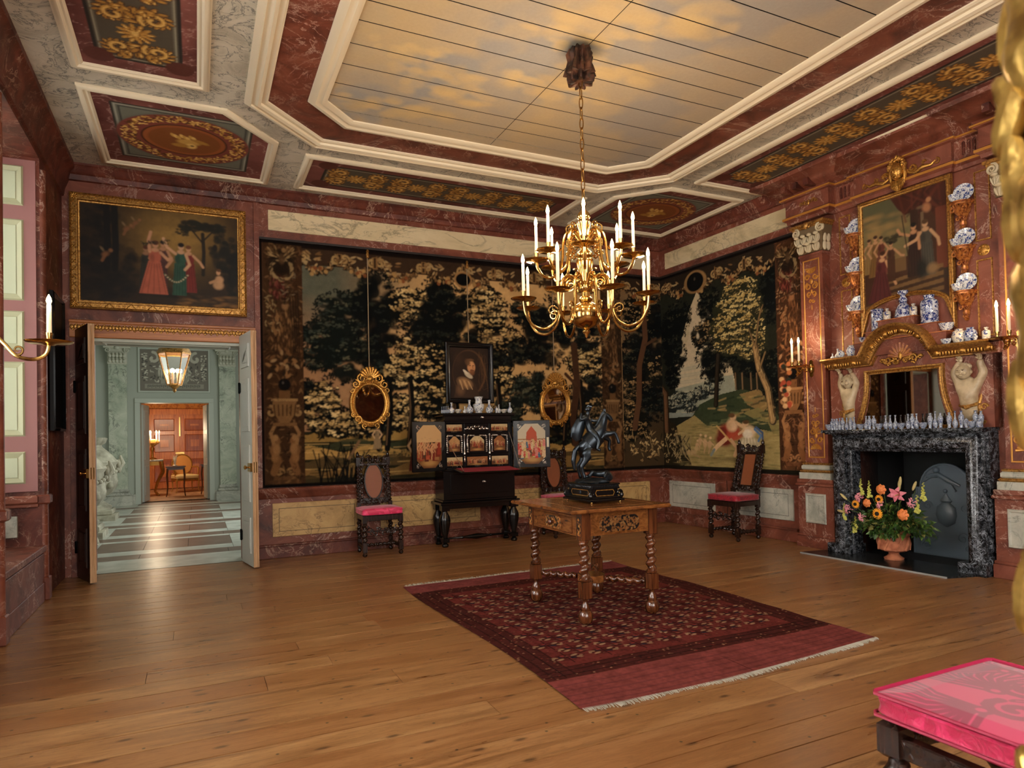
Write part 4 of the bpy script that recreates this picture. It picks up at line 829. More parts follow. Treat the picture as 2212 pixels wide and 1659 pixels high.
def lozenges(fr, w, h, d, mat):                            # raised crossed ribbons round the frame
    mb = MB()
    def run(x0, z0, dx, dz, n, vert):
        for i in range(n):
            cx, cz = x0+dx*(i+.5)/n, z0+dz*(i+.5)/n; a = .02
            if (i % 4) in (1, 2) or vert:
                for sg in ((1, -1) if vert else ((1,) if i % 2 else (-1,))): mb.tube([(cx-a*sg*(1 if not vert else .8), -d, cz-a), (cx+a*sg*(1 if not vert else .8), -d, cz+a)], .004, 5)
            for k in range(3): mb.ell((cx+random.uniform(-.012, .012), -d+.003, cz+random.uniform(-.012, .012)), (.007, .005, .007), 6, 4)
    run(.05, .037, w-.1, 0, 32, False); run(.05, h-.037, w-.1, 0, 32, False); run(.037, .05, 0, h-.1, 14, True); run(w-.037, .05, 0, h-.1, 14, True)
    for cx in (.04, w-.04):
        for cz in (.04, h-.04):
            for k in range(8): a = k*PI/4; mb.ell((cx+.022*math.cos(a), -d, cz+.022*math.sin(a)), (.02, .01, .008), 7, 5, (-a, 'Y'))
    obj('carved_ribbon', mb, mat, fr)['kind'] = 'stuff'
lozenges(fr, 1.645, 1.17, .052, M['gold'])
def portrait():
    w, h = .53, .65; cv = Cv(w, h, 200, (40, 25, 16)); n = fnoise(cv.H, cv.W, 5, 4, 3); cv.mul(.6+.8*n)
    cv.ell(.26, .33, .23, .3, (84, 56, 32), 1, .06); cv.ell(.25, .33, .215, .285, (46, 29, 18), 1, .06); cv.ell(.12, .5, .08, .1, (64, 42, 26), .7, .8)
    for k in range(30): cv.stroke([(.38+rng.random()*.14, .1+rng.random()*.5), (.38+rng.random()*.14, .1+rng.random()*.5)], .004, (110, 76, 40), .25)
    cv.poly([(.05, .02), (.1, .2), (.2, .27), (.3, .25), (.36, .15), (.4, .02)], (58, 38, 24)); cv.ell(.2, .2, .13, .08, (170, 128, 84), .9, .6, -.4); cv.ell(.14, .12, .08, .1, (110, 78, 50), .8, .7)
    for k in range(6): cv.stroke([(.1+k*.03, .24-k*.004), (.14+k*.032, .12)], .005, (206, 166, 116) if k % 2 else (70, 48, 30), .7)
    cv.ell(.25, .3, .075, .035, (196, 178, 150), 1, .3, -.6); cv.ell(.21, .34, .05, .02, (216, 200, 172), 1, .4, -.7)
    cv.ell(.29, .4, .062, .085, (196, 138, 90), 1, .3); cv.ell(.275, .45, .055, .05, (206, 150, 100), .8, .6); cv.ell(.3, .335, .045, .05, (120, 74, 42), .9, .5); cv.ell(.24, .46, .045, .06, (92, 62, 36), .9, .5, .4); cv.ell(.28, .49, .06, .025, (104, 72, 42), .9, .5)
    for x in (.275, .32): cv.ell(x, .42, .011, .007, (40, 24, 16), 1, .5)
    cv.stroke([(.305, .42), (.315, .385)], .006, (150, 98, 62)); cv.stroke([(.28, .362), (.32, .36)], .006, (110, 66, 42)); return cv
p = thing('portrait', 'dark portrait of a bearded man in a ruff, black frame above cabinet', 'painting', (2.815, YB-.06, 1.735), 0)
obj('canvas', canvas_mesh('canvas', portrait()), M['oil'], p, 0, (.06, -.012, .06))
pic_frame(.65, .77, [(0, 0), (0, .035), (-.012, .045), (-.03, .04), (-.04, .03), (-.052, .034), (-.062, .02), (-.065, .01)], M['ebony'], p)
obj('cord', MB().tube([(.325, .0, .77), (.325, .01, 1.8)], .006, 6), flat('cord', (150, 128, 98), .9), p)
obj('cord_tassel', MB().lathe([(.004, 1.72), (.018, 1.73), (.02, 1.76), (.012, 1.79), (.02, 1.8), (.012, 1.82)], 10, (.325, 0, 0)), M['gold_soft'], p)
# dark picture on the left wall beside the door
p = thing('painting', 'tall dark painting in a black frame on the wall left of the doorway', 'painting', (XL+.02, 7.1, 1.45), PI/2)
dkc = Cv(.5, 1.2, 60, (14, 12, 10)); dkc.mul(.6+.8*fnoise(dkc.H, dkc.W, 4, 4, 4))
obj('canvas', canvas_mesh('canvas', dkc), M['oil'], p, 0, (.03, -.02, .03))
pic_frame(.56, 1.26, [(0, 0), (0, .03), (-.02, .04), (-.04, .02), (-.045, .01)], M['ebony'], p)
# oval gilt mirrors
MIR = NT('old_mirror_glass', .03, 1); MIR.col(rgba((150, 132, 116))); MIR = MIR.done()
def oval_mirror(label, x, z):
    t = thing('oval_mirror', label, 'mirror', (x, YB-.06, z), 0, 'gilt oval mirrors on the tapestry')
    a, b = .185, .225; N = 40
    ring = [(a*math.cos(2*PI*k/N), b*math.sin(2*PI*k/N)) for k in range(N)]
    obj('glass', MB().add([(0, -.012, 0)]+[(p[0], -.012, p[1]) for p in ring], [(0, k+1, (k+1) % N+1) for k in range(N)]), MIR, t, 0)
    obj('frame', MB().frame(ring, [(-.012, .012), (0, .03), (.012, .032), (.02, .024), (.035, .035), (.05, .03), (.058, .01), (.058, 0)], lambda x, z, d: (x, -d, z)), M['gold'], t)
    mb = MB(); r = random.Random(3)
    for k in range(9):                                   # shell crest
        an = PI*(.1+.8*k/8); mb.tube([(0, -.03, .29), (.05*math.cos(an), -.04, .29+.05*math.sin(an)), (.115*math.cos(an), -.035, .30+.115*math.sin(an))], [.006, .013, .017], 6); mb.ell((.12*math.cos(an), -.035, .305+.118*math.sin(an)), .017, 7, 5)
    mb.ell((0, -.04, .29), (.04, .025, .035), 10, 6)
    for sg in (-1, 1):
        mb.scroll((sg*.1, -.03, .29), .055, .012, 1.4, .013, PI/2, 0, -sg); mb.scroll((sg*.17, -.03, .225), .05, .01, 1.4, .012, PI/2, 0, sg); mb.scroll((sg*.205, -.03, .15), .03, .008, 1.2, .009, PI, 0, -sg)
        mb.scroll((sg*.15, -.03, -.19), .05, .01, 1.4, .012, -PI/2, 0, -sg); mb.scroll((sg*.2, -.03, -.13), .03, .008, 1.2, .009, -PI/2, 0, sg); mb.scroll((sg*.07, -.03, -.265), .035, .008, 1.2, .01, -PI/2, 0, sg)
        for k in range(26): an = r.uniform(.28, .5)*PI; mb.ell((sg*(.19+r.uniform(0, .04))*math.cos(an)*1.02, -.032, (.245+r.uniform(0, .05))*math.sin(an)), (.017, .01, .009), 6, 4, (r.random()*3, 'Y'))
        for k in range(16): an = -r.uniform(.18, .48)*PI; mb.ell((sg*(.205+r.uniform(0, .02))*math.cos(an), -.032, (.24+r.uniform(0, .03))*math.sin(an)), (.016, .01, .009), 6, 4, (r.random()*3, 'Y'))
    obj('carved_crest', mb, M['gold'], t)['kind'] = 'stuff'
    obj('cord', MB().tube([(0, .0, .4), (.004, .012, 3.585-z)], .006, 6), bpy.data.materials['cord'], t)
    obj('cord_tassel', MB().lathe([(.004, 3.47-z), (.018, 3.48-z), (.02, 3.51-z), (.012, 3.54-z), (.02, 3.55-z), (.012, 3.57-z)], 10, (.004, .0, 0)), M['gold_soft'], t)
oval_mirror('gilt oval mirror on the tapestry, left of the black cabinet', 1.862, 1.735)
oval_mirror('gilt oval mirror on the tapestry, right of the black cabinet', 4.375, 1.72)
# ------------------------------------------------------------------ doors of the enfilade
door_dk = woodm('dark_door_wood', (22, 13, 10), (40, 24, 18), (56, 36, 26), .35, 'z', 2, 'Object')
edge_w = woodm('pale_door_edge', (150, 108, 70), (186, 146, 104), (204, 168, 128), .5, 'z', 2, 'Object')
def leaf(n, loc, rz, w, h, sg, fm=None, bm=None):                   # local: x from hinge to free edge, y room side (-) / hall side (+)
    d = obj('door_%d' % n, MB().box(0, w, -.024, .0, .012, h), door_dk, None, 40, loc, rz); d['kind'] = 'structure'
    fm, bm = (door_dk, M['grey_paint']) if sg > 0 else (M['grey_paint'], door_dk); d.data.materials.clear(); d.data.materials.append(fm)
    obj('hall_face', MB().box(.001, w-.001, .0, .024, .013, h-.001), bm, d)
    obj('door_edge', MB().box(w, w+.012, -.027, .027, .012, h, .003).tube([(w+.012, 0, .02), (w+.012, 0, h-.02)], .008, 6), edge_w, d)
    for z0, z1 in ((.14, .52), (.68, 1.28), (1.42, 1.98), (2.1, h-.12)):
        for side, mt, y0 in ((-1, fm, -.024), (1, bm, .024)):
            obj('door_panel', MB().frame([(.09, z0), (w-.09, z0), (w-.09, z1), (.09, z1)], [(0, 0), (-.006, .012), (-.02, .012), (-.05, .003), (-.054, .003), (-.054, .01), (-(w-.18)/2+.001, .01)], lambda x, z, q, y0=y0, side=side: (x, y0+side*q, z)), mt, d, 20)
    for z in (.3, 1.9): obj('hinge', MB().lathe([(.012, z-.06), (.014, z-.05), (.014, z+.05), (.012, z+.06)], 10, (0, -.028, 0)).box(-.03, .05, -.03, -.024, z-.05, z+.05), flat('black_iron%d%d' % (n, int(z*10)), (14, 14, 14), .4, 1), d)
    obj('lock', MB().box(w-.1, w+.004, -.05, -.024, 1.0, 1.09, .004).lathe([(.008, 0), (.01, -.02), (.022, -.03), (.024, -.042), (.012, -.05)], 12, (w-.05, -.05, 1.045), 'y', None).box(w+.012, w+.016, -.016, .016, .99, 1.1), M['brass'], d)
    return d
leaf(1, (-1.07, YB-.04, 0), -1.227, .5, 2.47, 1)
leaf(2, (.455, YB-.05, 0), -1.4, .5, 2.47, -1)

# ------------------------------------------------------------------ turned work
def twf(amp, k, st=1): return lambda a, z, i: 1+amp*math.cos(st*a-k*z)
def twist(mb, p0, p1, R, pitch, amp=.3, seg=12, n=None, st=1):
    p0, p1 = Vector(p0), Vector(p1); d = p1-p0; l = d.length; n = n or max(12, int(l/pitch*9))
    q = d.to_track_quat('Z', 'Y').to_matrix().to_4x4(); q.translation = p0; old = mb.m; mb.m = q if old is None else old @ q
    prof = [(R*.75, 0)]+[(R*(1-.25*max(0, 1-i/2, 1-(n-i)/2)), l*i/n) for i in range(n+1)]+[(R*.75, l)]
    mb.lathe(prof, seg, f=twf(amp, 2*PI/pitch, st)); mb.m = old; return mb
def pillow(mb, x0, x1, y0, y1, z0, z1, puff=.012, seg=40):
    cx, cy, a, b, h = (x0+x1)/2, (y0+y1)/2, (x1-x0)/2, (y1-y0)/2, z1-z0; vs = []; fs = []
    prof = [(.0, 0), (.7, 0), (.97, .04), (1, .2), (.985, .5), (1, .82), (.97, .97), (.8, 1+puff/h*.7), (.4, 1+puff/h*1.4), (0.001, 1+puff/h*1.5)]
    for (s, t) in prof:
        for k in range(seg):
            an = 2*PI*(k+.5)/seg; c, q = math.cos(an), math.sin(an); e = .16; x = math.copysign(abs(c)**e, c); y = math.copysign(abs(q)**e, q)
            vs.append((cx+a*s*x, cy+b*s*y, z0+h*t))
    for i in range(len(prof)-1):
        for k in range(seg): j = (k+1) % seg; fs.append((i*seg+k, i*seg+j, (i+1)*seg+j, (i+1)*seg+k))
    return mb.add(vs, fs)
def damask(name, c0, c1, scale):
    n = NT(name, .45, 0, .4); v = n.coord('Object', (1, 1, 1)); f = n.noise(v, scale, 1.2, .4, 2.2)
    n.col(n.ramp(f, [(.47, rgba(c0)), (.5, rgba(c1))])); n.bump(n.noise(v, scale*3.5, 3), .35, .006)
    n.b.inputs['Sheen Weight'].default_value = .3; return n.done()
M['pink'] = damask('pink_silk_damask', (204, 40, 84), (232, 62, 112), 7)
M['crimson'] = damask('crimson_silk', (118, 8, 24), (150, 14, 36), 14)
def canem():
    n = NT('woven_cane', .5); v = n.coord('Object', (1, 1, 1)); sp = n.new('ShaderNodeSeparateXYZ'); n.t.links.new(v, sp.inputs[0])
    a = n.math('SINE', n.math('MULTIPLY', sp.outputs[0], 420)); b = n.math('SINE', n.math('MULTIPLY', sp.outputs[2], 420))
    k = n.ramp(n.math('MULTIPLY', a, b), [(.25, G0), (.4, G1)]); n.col(n.mix(k, rgba((150, 84, 46)), rgba((48, 22, 14)))); return n.done()
M['cane'] = canem()
def carved(mb, x0, x1, z0, z1, y, n, seed, s=.02, th=.012):      # pierced foliage carving: scrolls and leaves
    r = random.Random(seed); cx = (x0+x1)/2
    for k in range(n):
        x = cx+(x1-cx)*(k+.5)/n; z = (z0+z1)/2+(z1-z0)*.2*math.sin(k*2.1)
        for sg in (-1, 1):
            X = cx+sg*(x-cx); mb.scroll((X, y, z), s*1.5, s*.3, 1.3, s*.33, PI/2+k, 0, sg*(1 if k % 2 else -1), 5, 12)
            for q in range(3): mb.ell((X+sg*r.uniform(-s, s), y-.003, z+r.uniform(-1, 1)*(z1-z0)*.38), (s*.62, th*.6, s*.34), 6, 4, (r.random()*3, 'Y'))
    return mb
def make_chair(label, loc, rz, cane, cush, group=None, scale=1, lean=.2):
    t = thing('carved_chair', label, 'chair', loc, rz, group); ok = M['oak']; hw = .205
    for sg in (-1, 1):
        m = MB(); x = sg*hw
        m.lathe([(.012, 0), (.026, .012), (.028, .03), (.016, .045), (.02, .055)], 12, (x, -.19, 0)).box(x-.024, x+.024, -.214, -.166, .05, .16, .004); twist(m, (x, -.19, .16), (x, -.19, .37), .026, .06); m.box(x-.026, x+.026, -.216, -.164, .37, .46, .005)
        obj('front_leg', m, ok, t)
        m = MB(); x = sg*.185
        m.lathe([(.012, 0), (.024, .012), (.026, .03), (.016, .045), (.02, .055)], 12, (x, .17, 0)).box(x-.022, x+.022, .148, .192, .05, .16, .004); twist(m, (x, .17, .16), (x, .17, .37), .024, .06); m.box(x-.023, x+.023, .147, .193, .37, .5, .005)
        obj('back_leg', m, ok, t)
        m = MB(); x = sg*.185
        m.box(x-.022, x+.022, .155, .2, .5, .58, .004); yt = .18+.42*math.tan(lean); twist(m, (x, .18, .58), (x*.97, yt, 1.0), .019, .042); m.box(x*.97-.022, x*.97+.022, yt-.015, yt+.025, 1.0, 1.1, .004); m.lathe([(.012, 1.1), (.02, 1.115), (.018, 1.14), (.01, 1.155), (.003, 1.165)], 10, (x*.97, yt+.007, 0))
        obj('back_post', m, ok, t)
        obj('side_rail', MB().box(sg*.2-.018, sg*.2+.018, -.17, .15, .4, .455, .004), ok, t); m = MB(); twist(m, (sg*.205, -.166, .1), (sg*.187, .148, .1), .018, .05); obj('stretcher', m, ok, t)
    obj('seat_rail', MB().box(-.18, .18, -.212, -.172, .395, .455, .004), ok, t); obj('seat_rail', MB().box(-.165, .165, .155, .19, .395, .455, .004), ok, t)
    obj('seat', MB().box(-.2, .2, -.19, .16, .44, .458), ok, t)
    m = MB(); twist(m, (-.196, 0, .1), (.196, 0, .1), .018, .05); obj('stretcher', m, ok, t)
    m = MB().box(-.18, .18, -.2, -.182, .27, .285); carved(m, -.17, .17, .22, .33, -.195, 5, 4, .021); o = obj('carved_stretcher', m, ok, t); o['kind'] = 'stuff'
    # back panel, leaning
    Mx = Matrix.Translation((0, .18, .56)) @ Matrix.Rotation(-lean, 4, 'X'); m = MB(Mx)
    m.box(-.175, .175, -.012, .012, 0, .06, .004); m.box(-.175, .175, -.012, .012, .44, .47, .004)
    carved(m, -.17, .17, -.02, .06, -.014, 5, 7, .018); carved(m, -.17, .17, .46, .56, -.012, 5, 9, .026)
    for sg in (-1, 1):
        for k in range(7): m.scroll((sg*(.142 if cane == 'oval' else .13), -.006, .09+k*.055), .026, .006, 1.2, .008, k, 0, sg*(1 if k % 2 else -1), 5, 12); m.ell((sg*.14, -.008, .07+k*.055), (.012, .008, .02), 6, 4, (sg*.5, 'Y'))
        m.box(sg*.168-.008, sg*.168+.008, -.008, .008, .05, .45)
    o = obj('carved_back', m, ok, t); o['kind'] = 'stuff'
    m = MB(Mx)
    if cane == 'oval':
        N = 28; ring = [(.105*math.cos(2*PI*k/N), .255+.205*math.sin(2*PI*k/N)) for k in range(N)]; m.prism(ring, -.004, .004); f = MB(Mx).frame(ring, [(-.008, .0), (-.004, .014), (.008, .014), (.014, .0), (.008, -.012), (-.004, -.012), (-.008, 0)], lambda x, z, h: (x, -h, z))
    else:
        ring = [(-.085, .06), (.085, .06), (.085, .44), (-.085, .44)]; m.prism(ring, -.004, .004); f = MB(Mx).frame(ring, [(-.004, .0), (0, .012), (.014, .012), (.018, 0), (.012, -.012), (0, -.012), (-.004, 0)], lambda x, z, h: (x, -h, z))
    obj('cane_panel', m, M['cane'], t); obj('cane_frame', f, ok, t)
    cu = obj('cushion', pillow(MB(), -.235, .235, -.225, .165, .46, .525, .014), cush, t)
    obj('piping', MB().tube([(x, y, .522) for x, y in ((-.225, -.21), (.225, -.21), (.225, .15), (-.225, .15))], .005, 5, True), cush, cu)
    if scale != 1: t.scale = (scale,)*3
    return t
make_chair('carved oak chair with oval cane back and pink seat, between doorway and black cabinet', (1.877, 7.59, 0), .0, 'oval', M['pink'], 'carved oak chairs', 1, .1)
make_chair('carved oak chair with oval cane back standing behind the walnut table, right of cabinet', (4.3, 7.59, 0), 0, 'oval', M['pink'], 'carved oak chairs', 1, .1)
make_chair('carved oak chair with rectangular cane back and crimson cushion before the right tapestry', (5.945, 6.2, 0), RW+.03, 'rect', M['crimson'], 'carved oak chairs', 1.03, .26)

# ------------------------------------------------------------------ low stool with the big silk cushion in the foreground
st = thing('upholstered_stool', 'low carved stool with a thick pink damask cushion in the near right corner', 'stool', (2.1, 1.08, 0))
for x in (-.255, .255):
    for y in (-.225, .225):
        m = MB().lathe([(.014, 0), (.034, .015), (.036, .04), (.02, .06), (.026, .075)], 14, (x, y, 0)).box(x-.03, x+.03, y-.03, y+.03, .07, .16, .005); twist(m, (x, y, .16), (x, y, .35), .03, .075, .3, 16); m.box(x-.034, x+.034, y-.034, y+.034, .35, .455, .012)
        obj('leg', m, M['oak'], st)
for y in (-.225, .225):
    m = MB().box(-.23, .23, y-.02, y+.02, .36, .42, .005); r = random.Random(2)
    for k in range(36): m.ell((-.21+k*.012, y-.02, .39+r.uniform(-.02, .02)), (.016, .006, .009), 6, 4, (r.random()*3, 'Y'))
    obj('rail', m, M['oak'], st)
for x in (-.255, .255):
    m = MB().box(x-.02, x+.02, -.2, .2, .36, .42, .005); r = random.Random(2)
    for k in range(34): m.ell((x-.02, -.19+k*.0115, .39+r.uniform(-.02, .02)), (.006, .016, .009), 6, 4, (r.random()*3, 'X'))
    obj('rail', m, M['oak'], st)
m = MB(); twist(m, (-.25, 0, .115), (.25, 0, .115), .02, .06); obj('stretcher', m, M['oak'], st)
for x in (-.255, .255): m = MB(); twist(m, (x, -.2, .115), (x, .2, .115), .02, .06); obj('stretcher', m, M['oak'], st)
def stool_cv():
    cv = Cv(.6, .54, 330, (184, 40, 84))
    dk = (132, 26, 58); g = random.Random(3)
    for (cx, cy, r, a0) in ((.12, .3, .26, 2.2), (.3, .36, .24, .7), (.46, .2, .22, 3.6), (.22, .12, .2, 5.2), (.5, .44, .2, 1.5)):
        for k in range(9):
            a = a0-.9+k*.23; x1, y1 = cx+r*.95*math.cos(a), cy+r*.95*math.sin(a); mx, my = cx+r*.5*math.cos(a+.25), cy+r*.5*math.sin(a+.25)
            cv.stroke([(cx, cy), (mx, my), (x1, y1)], r*.085, dk, 1, r*.035); cv.ell(x1, y1, r*.11, r*.05, dk, 1, .15, a)
            cv.stroke([(cx, cy), (mx, my), (x1, y1)], r*.012, (188, 48, 92))
        cv.scrollw(cx+r*.3, cy-r*.2, r*.3, 1.3, r*.06, dk, 1); cv.ell(cx, cy, r*.13, r*.13, dk, 1, .1); cv.ell(cx, cy, r*.06, r*.06, (184, 40, 84), 1, .2)
    return cv
n = NT('pink_cushion_silk', .42, 0, .4); a_ = n.new('ShaderNodeAttribute', attribute_name='Col').outputs['Color']; n.col(a_); n.b.inputs['Sheen Weight'].default_value = .25; M['pink_top'] = n.done()
n = NT('gathered_pink_silk', .42, 0, .4); v_ = n.coord('Object', (1, 1, 1)); f_ = n.noise(v_, 9, 2, .5, 1.5); n.col(n.ramp(f_, [(.5, rgba((176, 30, 72))), (.55, rgba((204, 46, 94)))])); n.bump(n.noise(v_, 26, 3, .5, 1), .9, .012); n.b.inputs['Sheen Weight'].default_value = .25; M['pink_side'] = n.done()
cu = obj('cushion', pillow(MB(), -.3, .3, -.275, .27, .468, .532, .0, 56), M['pink_side'], st)
tc = stool_cv(); obj('cushion_top', canvas_mesh('cushion_top', tc, None, lambda gx, gz: -.012*np.clip(np.minimum(np.minimum(gx, .6-gx), np.minimum(gz, .54-gz))*14, 0, 1)), M['pink_top'], cu, 0, (-.29, -.266, .53), (-PI/2, 0, 0)).scale = (.967, 1, .98)
for z in (.534, .472): obj('piping', MB().tube([(x, y, z) for x, y in ((-.297, -.26), (-.28, -.272), (.28, -.272), (.297, -.26), (.297, .256), (.28, .268), (-.28, .268), (-.297, .256))], .006, 6, True), flat('dark_pink_piping%d' % int(z*1000), (150, 20, 60), .5), cu)

# ------------------------------------------------------------------ gilded carved post right beside the camera
gp = thing('gilded_post', 'tall gilded carved wooden post at the right edge, very near', 'ornament', (.774, .341, 0))
gm = NT('thick_gilding', .28, .75); v_ = gm.coord('Object'); f_ = gm.noise(v_, 22, 4); gm.col(gm.ramp(f_, [(.35, rgba((112, 84, 34))), (.55, rgba((190, 158, 84)))])); gm.bump(f_, .5, .006); gm = gm.done()
r = random.Random(8)
obj('shaft', MB().lathe([(.06, 0), (.075, .03), (.06, .08)]+[(.043+.008*math.sin(z*23)+.005*math.sin(z*61), z) for z in np.linspace(.1, 2.5, 120)]+[(.05, 2.52), (.06, 2.55), (.03, 2.6)], 20, f=lambda a, z, i: 1+.1*math.cos(3*a+z*14)), gm, gp)
m = MB()
for k in range(150):
    z = .1+r.random()*2.35; a = r.random()*2*PI; m.ell((.046*math.cos(a), .046*math.sin(a), z), (.016, .016, .03+.03*r.random()), 8, 6, (r.uniform(-.7, .7), 'X' if r.random() < .5 else 'Y'))
obj('carved_leaves', m, gm, gp)['kind'] = 'stuff'

# ------------------------------------------------------------------ oriental rug
def rug_cv():
    w, h = 2.2, 2.97; cv = Cv(w, h, 150, (96, 34, 28)); n = fnoise(cv.H, cv.W, 30, 3, 2); n2 = fnoise(cv.H, cv.W, 120, 2, 3)
    fy0, fy1, fx0, fx1 = .36, h-.3, .0, w
    # field border
    cv.rect(0, w, fy0, fy1, (78, 30, 24)); cv.rect(.2, w-.2, fy0+.16, fy1-.16, (112, 40, 32))
    g = random.Random(4)
    for i in range(2600):
        x = g.random()*w; y = fy0+g.random()*(fy1-fy0)
        if .2 < x < w-.2 and fy0+.16 < y < fy1-.16: continue
        cv.ell(x, y, .009, .008, g.choice([(140, 92, 60), (40, 22, 24), (128, 44, 30), (88, 26, 20), (176, 130, 88)]), .9, .4)
    for x in (.06, .13, .2, w-.06, w-.13, w-.2): cv.stroke([(x, fy0+.02), (x, fy1-.02)], .004, (36, 16, 16))
    for y in (fy0+.05, fy0+.11, fy0+.16, fy1-.05, fy1-.11, fy1-.16): cv.stroke([(.02, y), (w-.02, y)], .004, (36, 16, 16))
    ny = 15; nx = 7; cr = (166, 132, 92); bl = (40, 34, 46); rd = (140, 42, 30)
    for j in range(ny):
        for i in range(nx):
            x = .34+i*(w-.68)/(nx-1)+(.11 if j % 2 else 0)-.05; y = fy0+.3+j*(fy1-fy0-.6)/(ny-1)
            cv.ell(x, y, .1, .06, (88, 26, 22), .9, .2); cv.stroke([(x-.12, y), (x+.12, y)], .003, (30, 14, 16)); cv.stroke([(x, y-.09), (x, y+.09)], .003, (30, 14, 16))
            for sg in (-1, 1):
                a, b = (cr, bl) if (i+j) % 2 else (cr, bl)
                cv.ell(x+sg*.055, y+sg*.02, .03, .014, a, 1, .3, .3); cv.ell(x+sg*.075, y-sg*.018, .024, .012, a, 1, .3, -.4); cv.ell(x+sg*.03, y-sg*.02, .028, .016, b, 1, .3); cv.ell(x-sg*.02, y+sg*.03, .02, .012, rd, 1, .3); cv.ell(x+sg*.095, y, .012, .012, a, 1, .3)
            if i < nx-1 and j < ny-1:
                X, Y = x+(w-.68)/(nx-1)/2, y+(fy1-fy0-.6)/(ny-1)/2
                cv.ell(X, Y, .05, .035, (64, 18, 18), .9, .3); cv.ell(X, Y, .02, .014, (150, 60, 40), 1, .4); cv.stroke([(X-.05, Y), (X+.05, Y)], .003, (160, 120, 84), .6)
    for k in range(1800): cv.ell(.2+g.random()*(w-.4), fy0+.16+g.random()*(fy1-fy0-.32), .01, .006, g.choice([(84, 22, 20), (130, 40, 28), (60, 20, 24), (150, 96, 64)]), .7, .5)
    # plain woven ends with stripes
    cv.rect(0, w, 0, fy0, (134, 58, 52)); cv.rect(0, w, fy1, h, (136, 62, 58))
    for y in (.05, .1, .16, .22, .28): cv.stroke([(0, y), (w, y+.008)], .007, (92, 40, 46), .5)
    for y in (h-.06, h-.14, h-.2): cv.stroke([(0, y), (w, y)], .005, (104, 34, 44), .7)
    cv.mul(.55+.4*n); cv.mul(.7+.5*n2); g_ = cv.a.mean(-1, keepdims=True); cv.a = cv.a*.85+g_*.15; return cv
rg = thing('rug', 'dark red patterned oriental rug with pale fringes under the walnut table', 'rug', (1.64, 2.77, 0))
rc = rug_cv()
me = canvas_mesh('field', rc, None, lambda gx, gz: -(.006+.0015*np.sin(gx*9+gz*4)+.004*np.clip((gx-2.15)*20, 0, 1)*np.sin(gz*6)**2))
o = obj('field', me, M['rug'], rg, 0)
co = np.empty(len(me.vertices)*3, np.float32); me.vertices.foreach_get('co', co); co = co.reshape(-1, 3)
u, v = co[:, 0].copy(), co[:, 2].copy(); hgt = -co[:, 1].copy()
wob = np.where(v < .36, .05*np.sin(u*1.6+.4)*(1-v/.36), 0)
co[:, 0] = u+.03*np.sin(v*1.9)*(u < 1.1)-.02*np.cos(v*2.3)*(u > 1.1); co[:, 1] = v-wob+.04*(u/2.2-.5)*np.clip((v-2.5), 0, 1); co[:, 2] = hgt
me.vertices.foreach_set('co', co.ravel()); me.update()
wool = flat('cream_fringe', (176, 170, 154), .95)
m1, m2 = MB(), MB(); g = random.Random(6)
for k in range(330):
    x = .01+k*2.18/330; y = .0-.05*math.sin(x*1.6+.4); a = g.uniform(-.012, .012); l = .012+.02*g.random()+.012*math.sin(k*.05)
    m1.tube([(x, y+.01, .006), (x+a*.5, y-l*.5, .006), (x+a, y-l, .003)], .0025, 3)
    y2 = 2.97+.04*(x/2.2-.5)*.56; m2.tube([(x, y2-.01, .006), (x+a, y2+l*.6, .008+.01*g.random()), (x+a*2, y2+l*1.2, .003)], .0028, 3)
obj('fringe', m1, wool, rg, 0)['kind'] = 'stuff'; obj('fringe', m2, wool, rg, 0)['kind'] = 'stuff'

# ------------------------------------------------------------------ walnut side table
tb = thing('walnut_table', 'square walnut table with barley twist legs and inlaid drawer on the rug', 'table', (2.69, 4.32, .008))
obj('table_top', MB().box(-.44, .395, -.47, .47, .768, .795, .008), M['walnut'], tb)
obj('top_inlay', MB().frame([(-.3, -.38), (.3, -.38), (.3, .38), (-.3, .38)], [(-.006, 0), (.006, 0)], lambda x, y, h: (x, y, .7956)), flat('pale_inlay', (176, 120, 60), .3), tb)
obj('apron', MB().box(-.31, .31, -.39, .39, .6, .768), M['walnut'], tb)
flower = [(176, 112, 54), (150, 84, 36), (190, 140, 80), (120, 72, 34)]
def marq(w, h, seed, rounded=True):
    cv = Cv(w, h, 420, (26, 16, 10)); g = random.Random(seed)
    for k in range(int(w*h*3600)):
        x, y = g.random()*w, g.random()*h; c = flower[g.randrange(4)]
        for q in range(5): a = q*2*PI/5; cv.ell(x+.005*math.cos(a), y+.005*math.sin(a), .0048, .0034, c, .9, .3, a)
        cv.stroke([(x, y), (x+g.uniform(-.03, .03), y+g.uniform(-.03, .03))], .0018, (170, 110, 54))
    return cv
def rmask(w, h, r): return lambda X, Y: (np.maximum(0, np.abs(X-w/2)-(w/2-r))**2+np.maximum(0, np.abs(Y-h/2)-(h/2-r))**2) < r*r
dr = obj('drawer', MB().box(-.318, -.309, -.265, .265, .61, .725, .003), M['walnut'], tb)
obj('marquetry', canvas_mesh('marquetry', marq(.24, .09, 3), rmask(.24, .09, .035)), M['oil'], dr, 0, (-.3195, .12, .622), (0, 0, -PI/2))
obj('knob', MB().lathe([(.012, 0), (.01, .012), (.022, .022), (.024, .034), (.014, .042), (.004, .046)], 14, (0, 0, 0), 'y').add([], []), M['walnut_dark'], dr, 40, (-.318, .0, .668), (0, 0, PI/2))
marq_shaded = marq(.34, .11, 5); marq_shaded.a *= .5  # marquetry colours halved to imitate the shade on this face
obj('marquetry', canvas_mesh('marquetry', marq_shaded, rmask(.34, .11, .05)), M['oil'], tb, 0, (-.17, -.3915, .62))
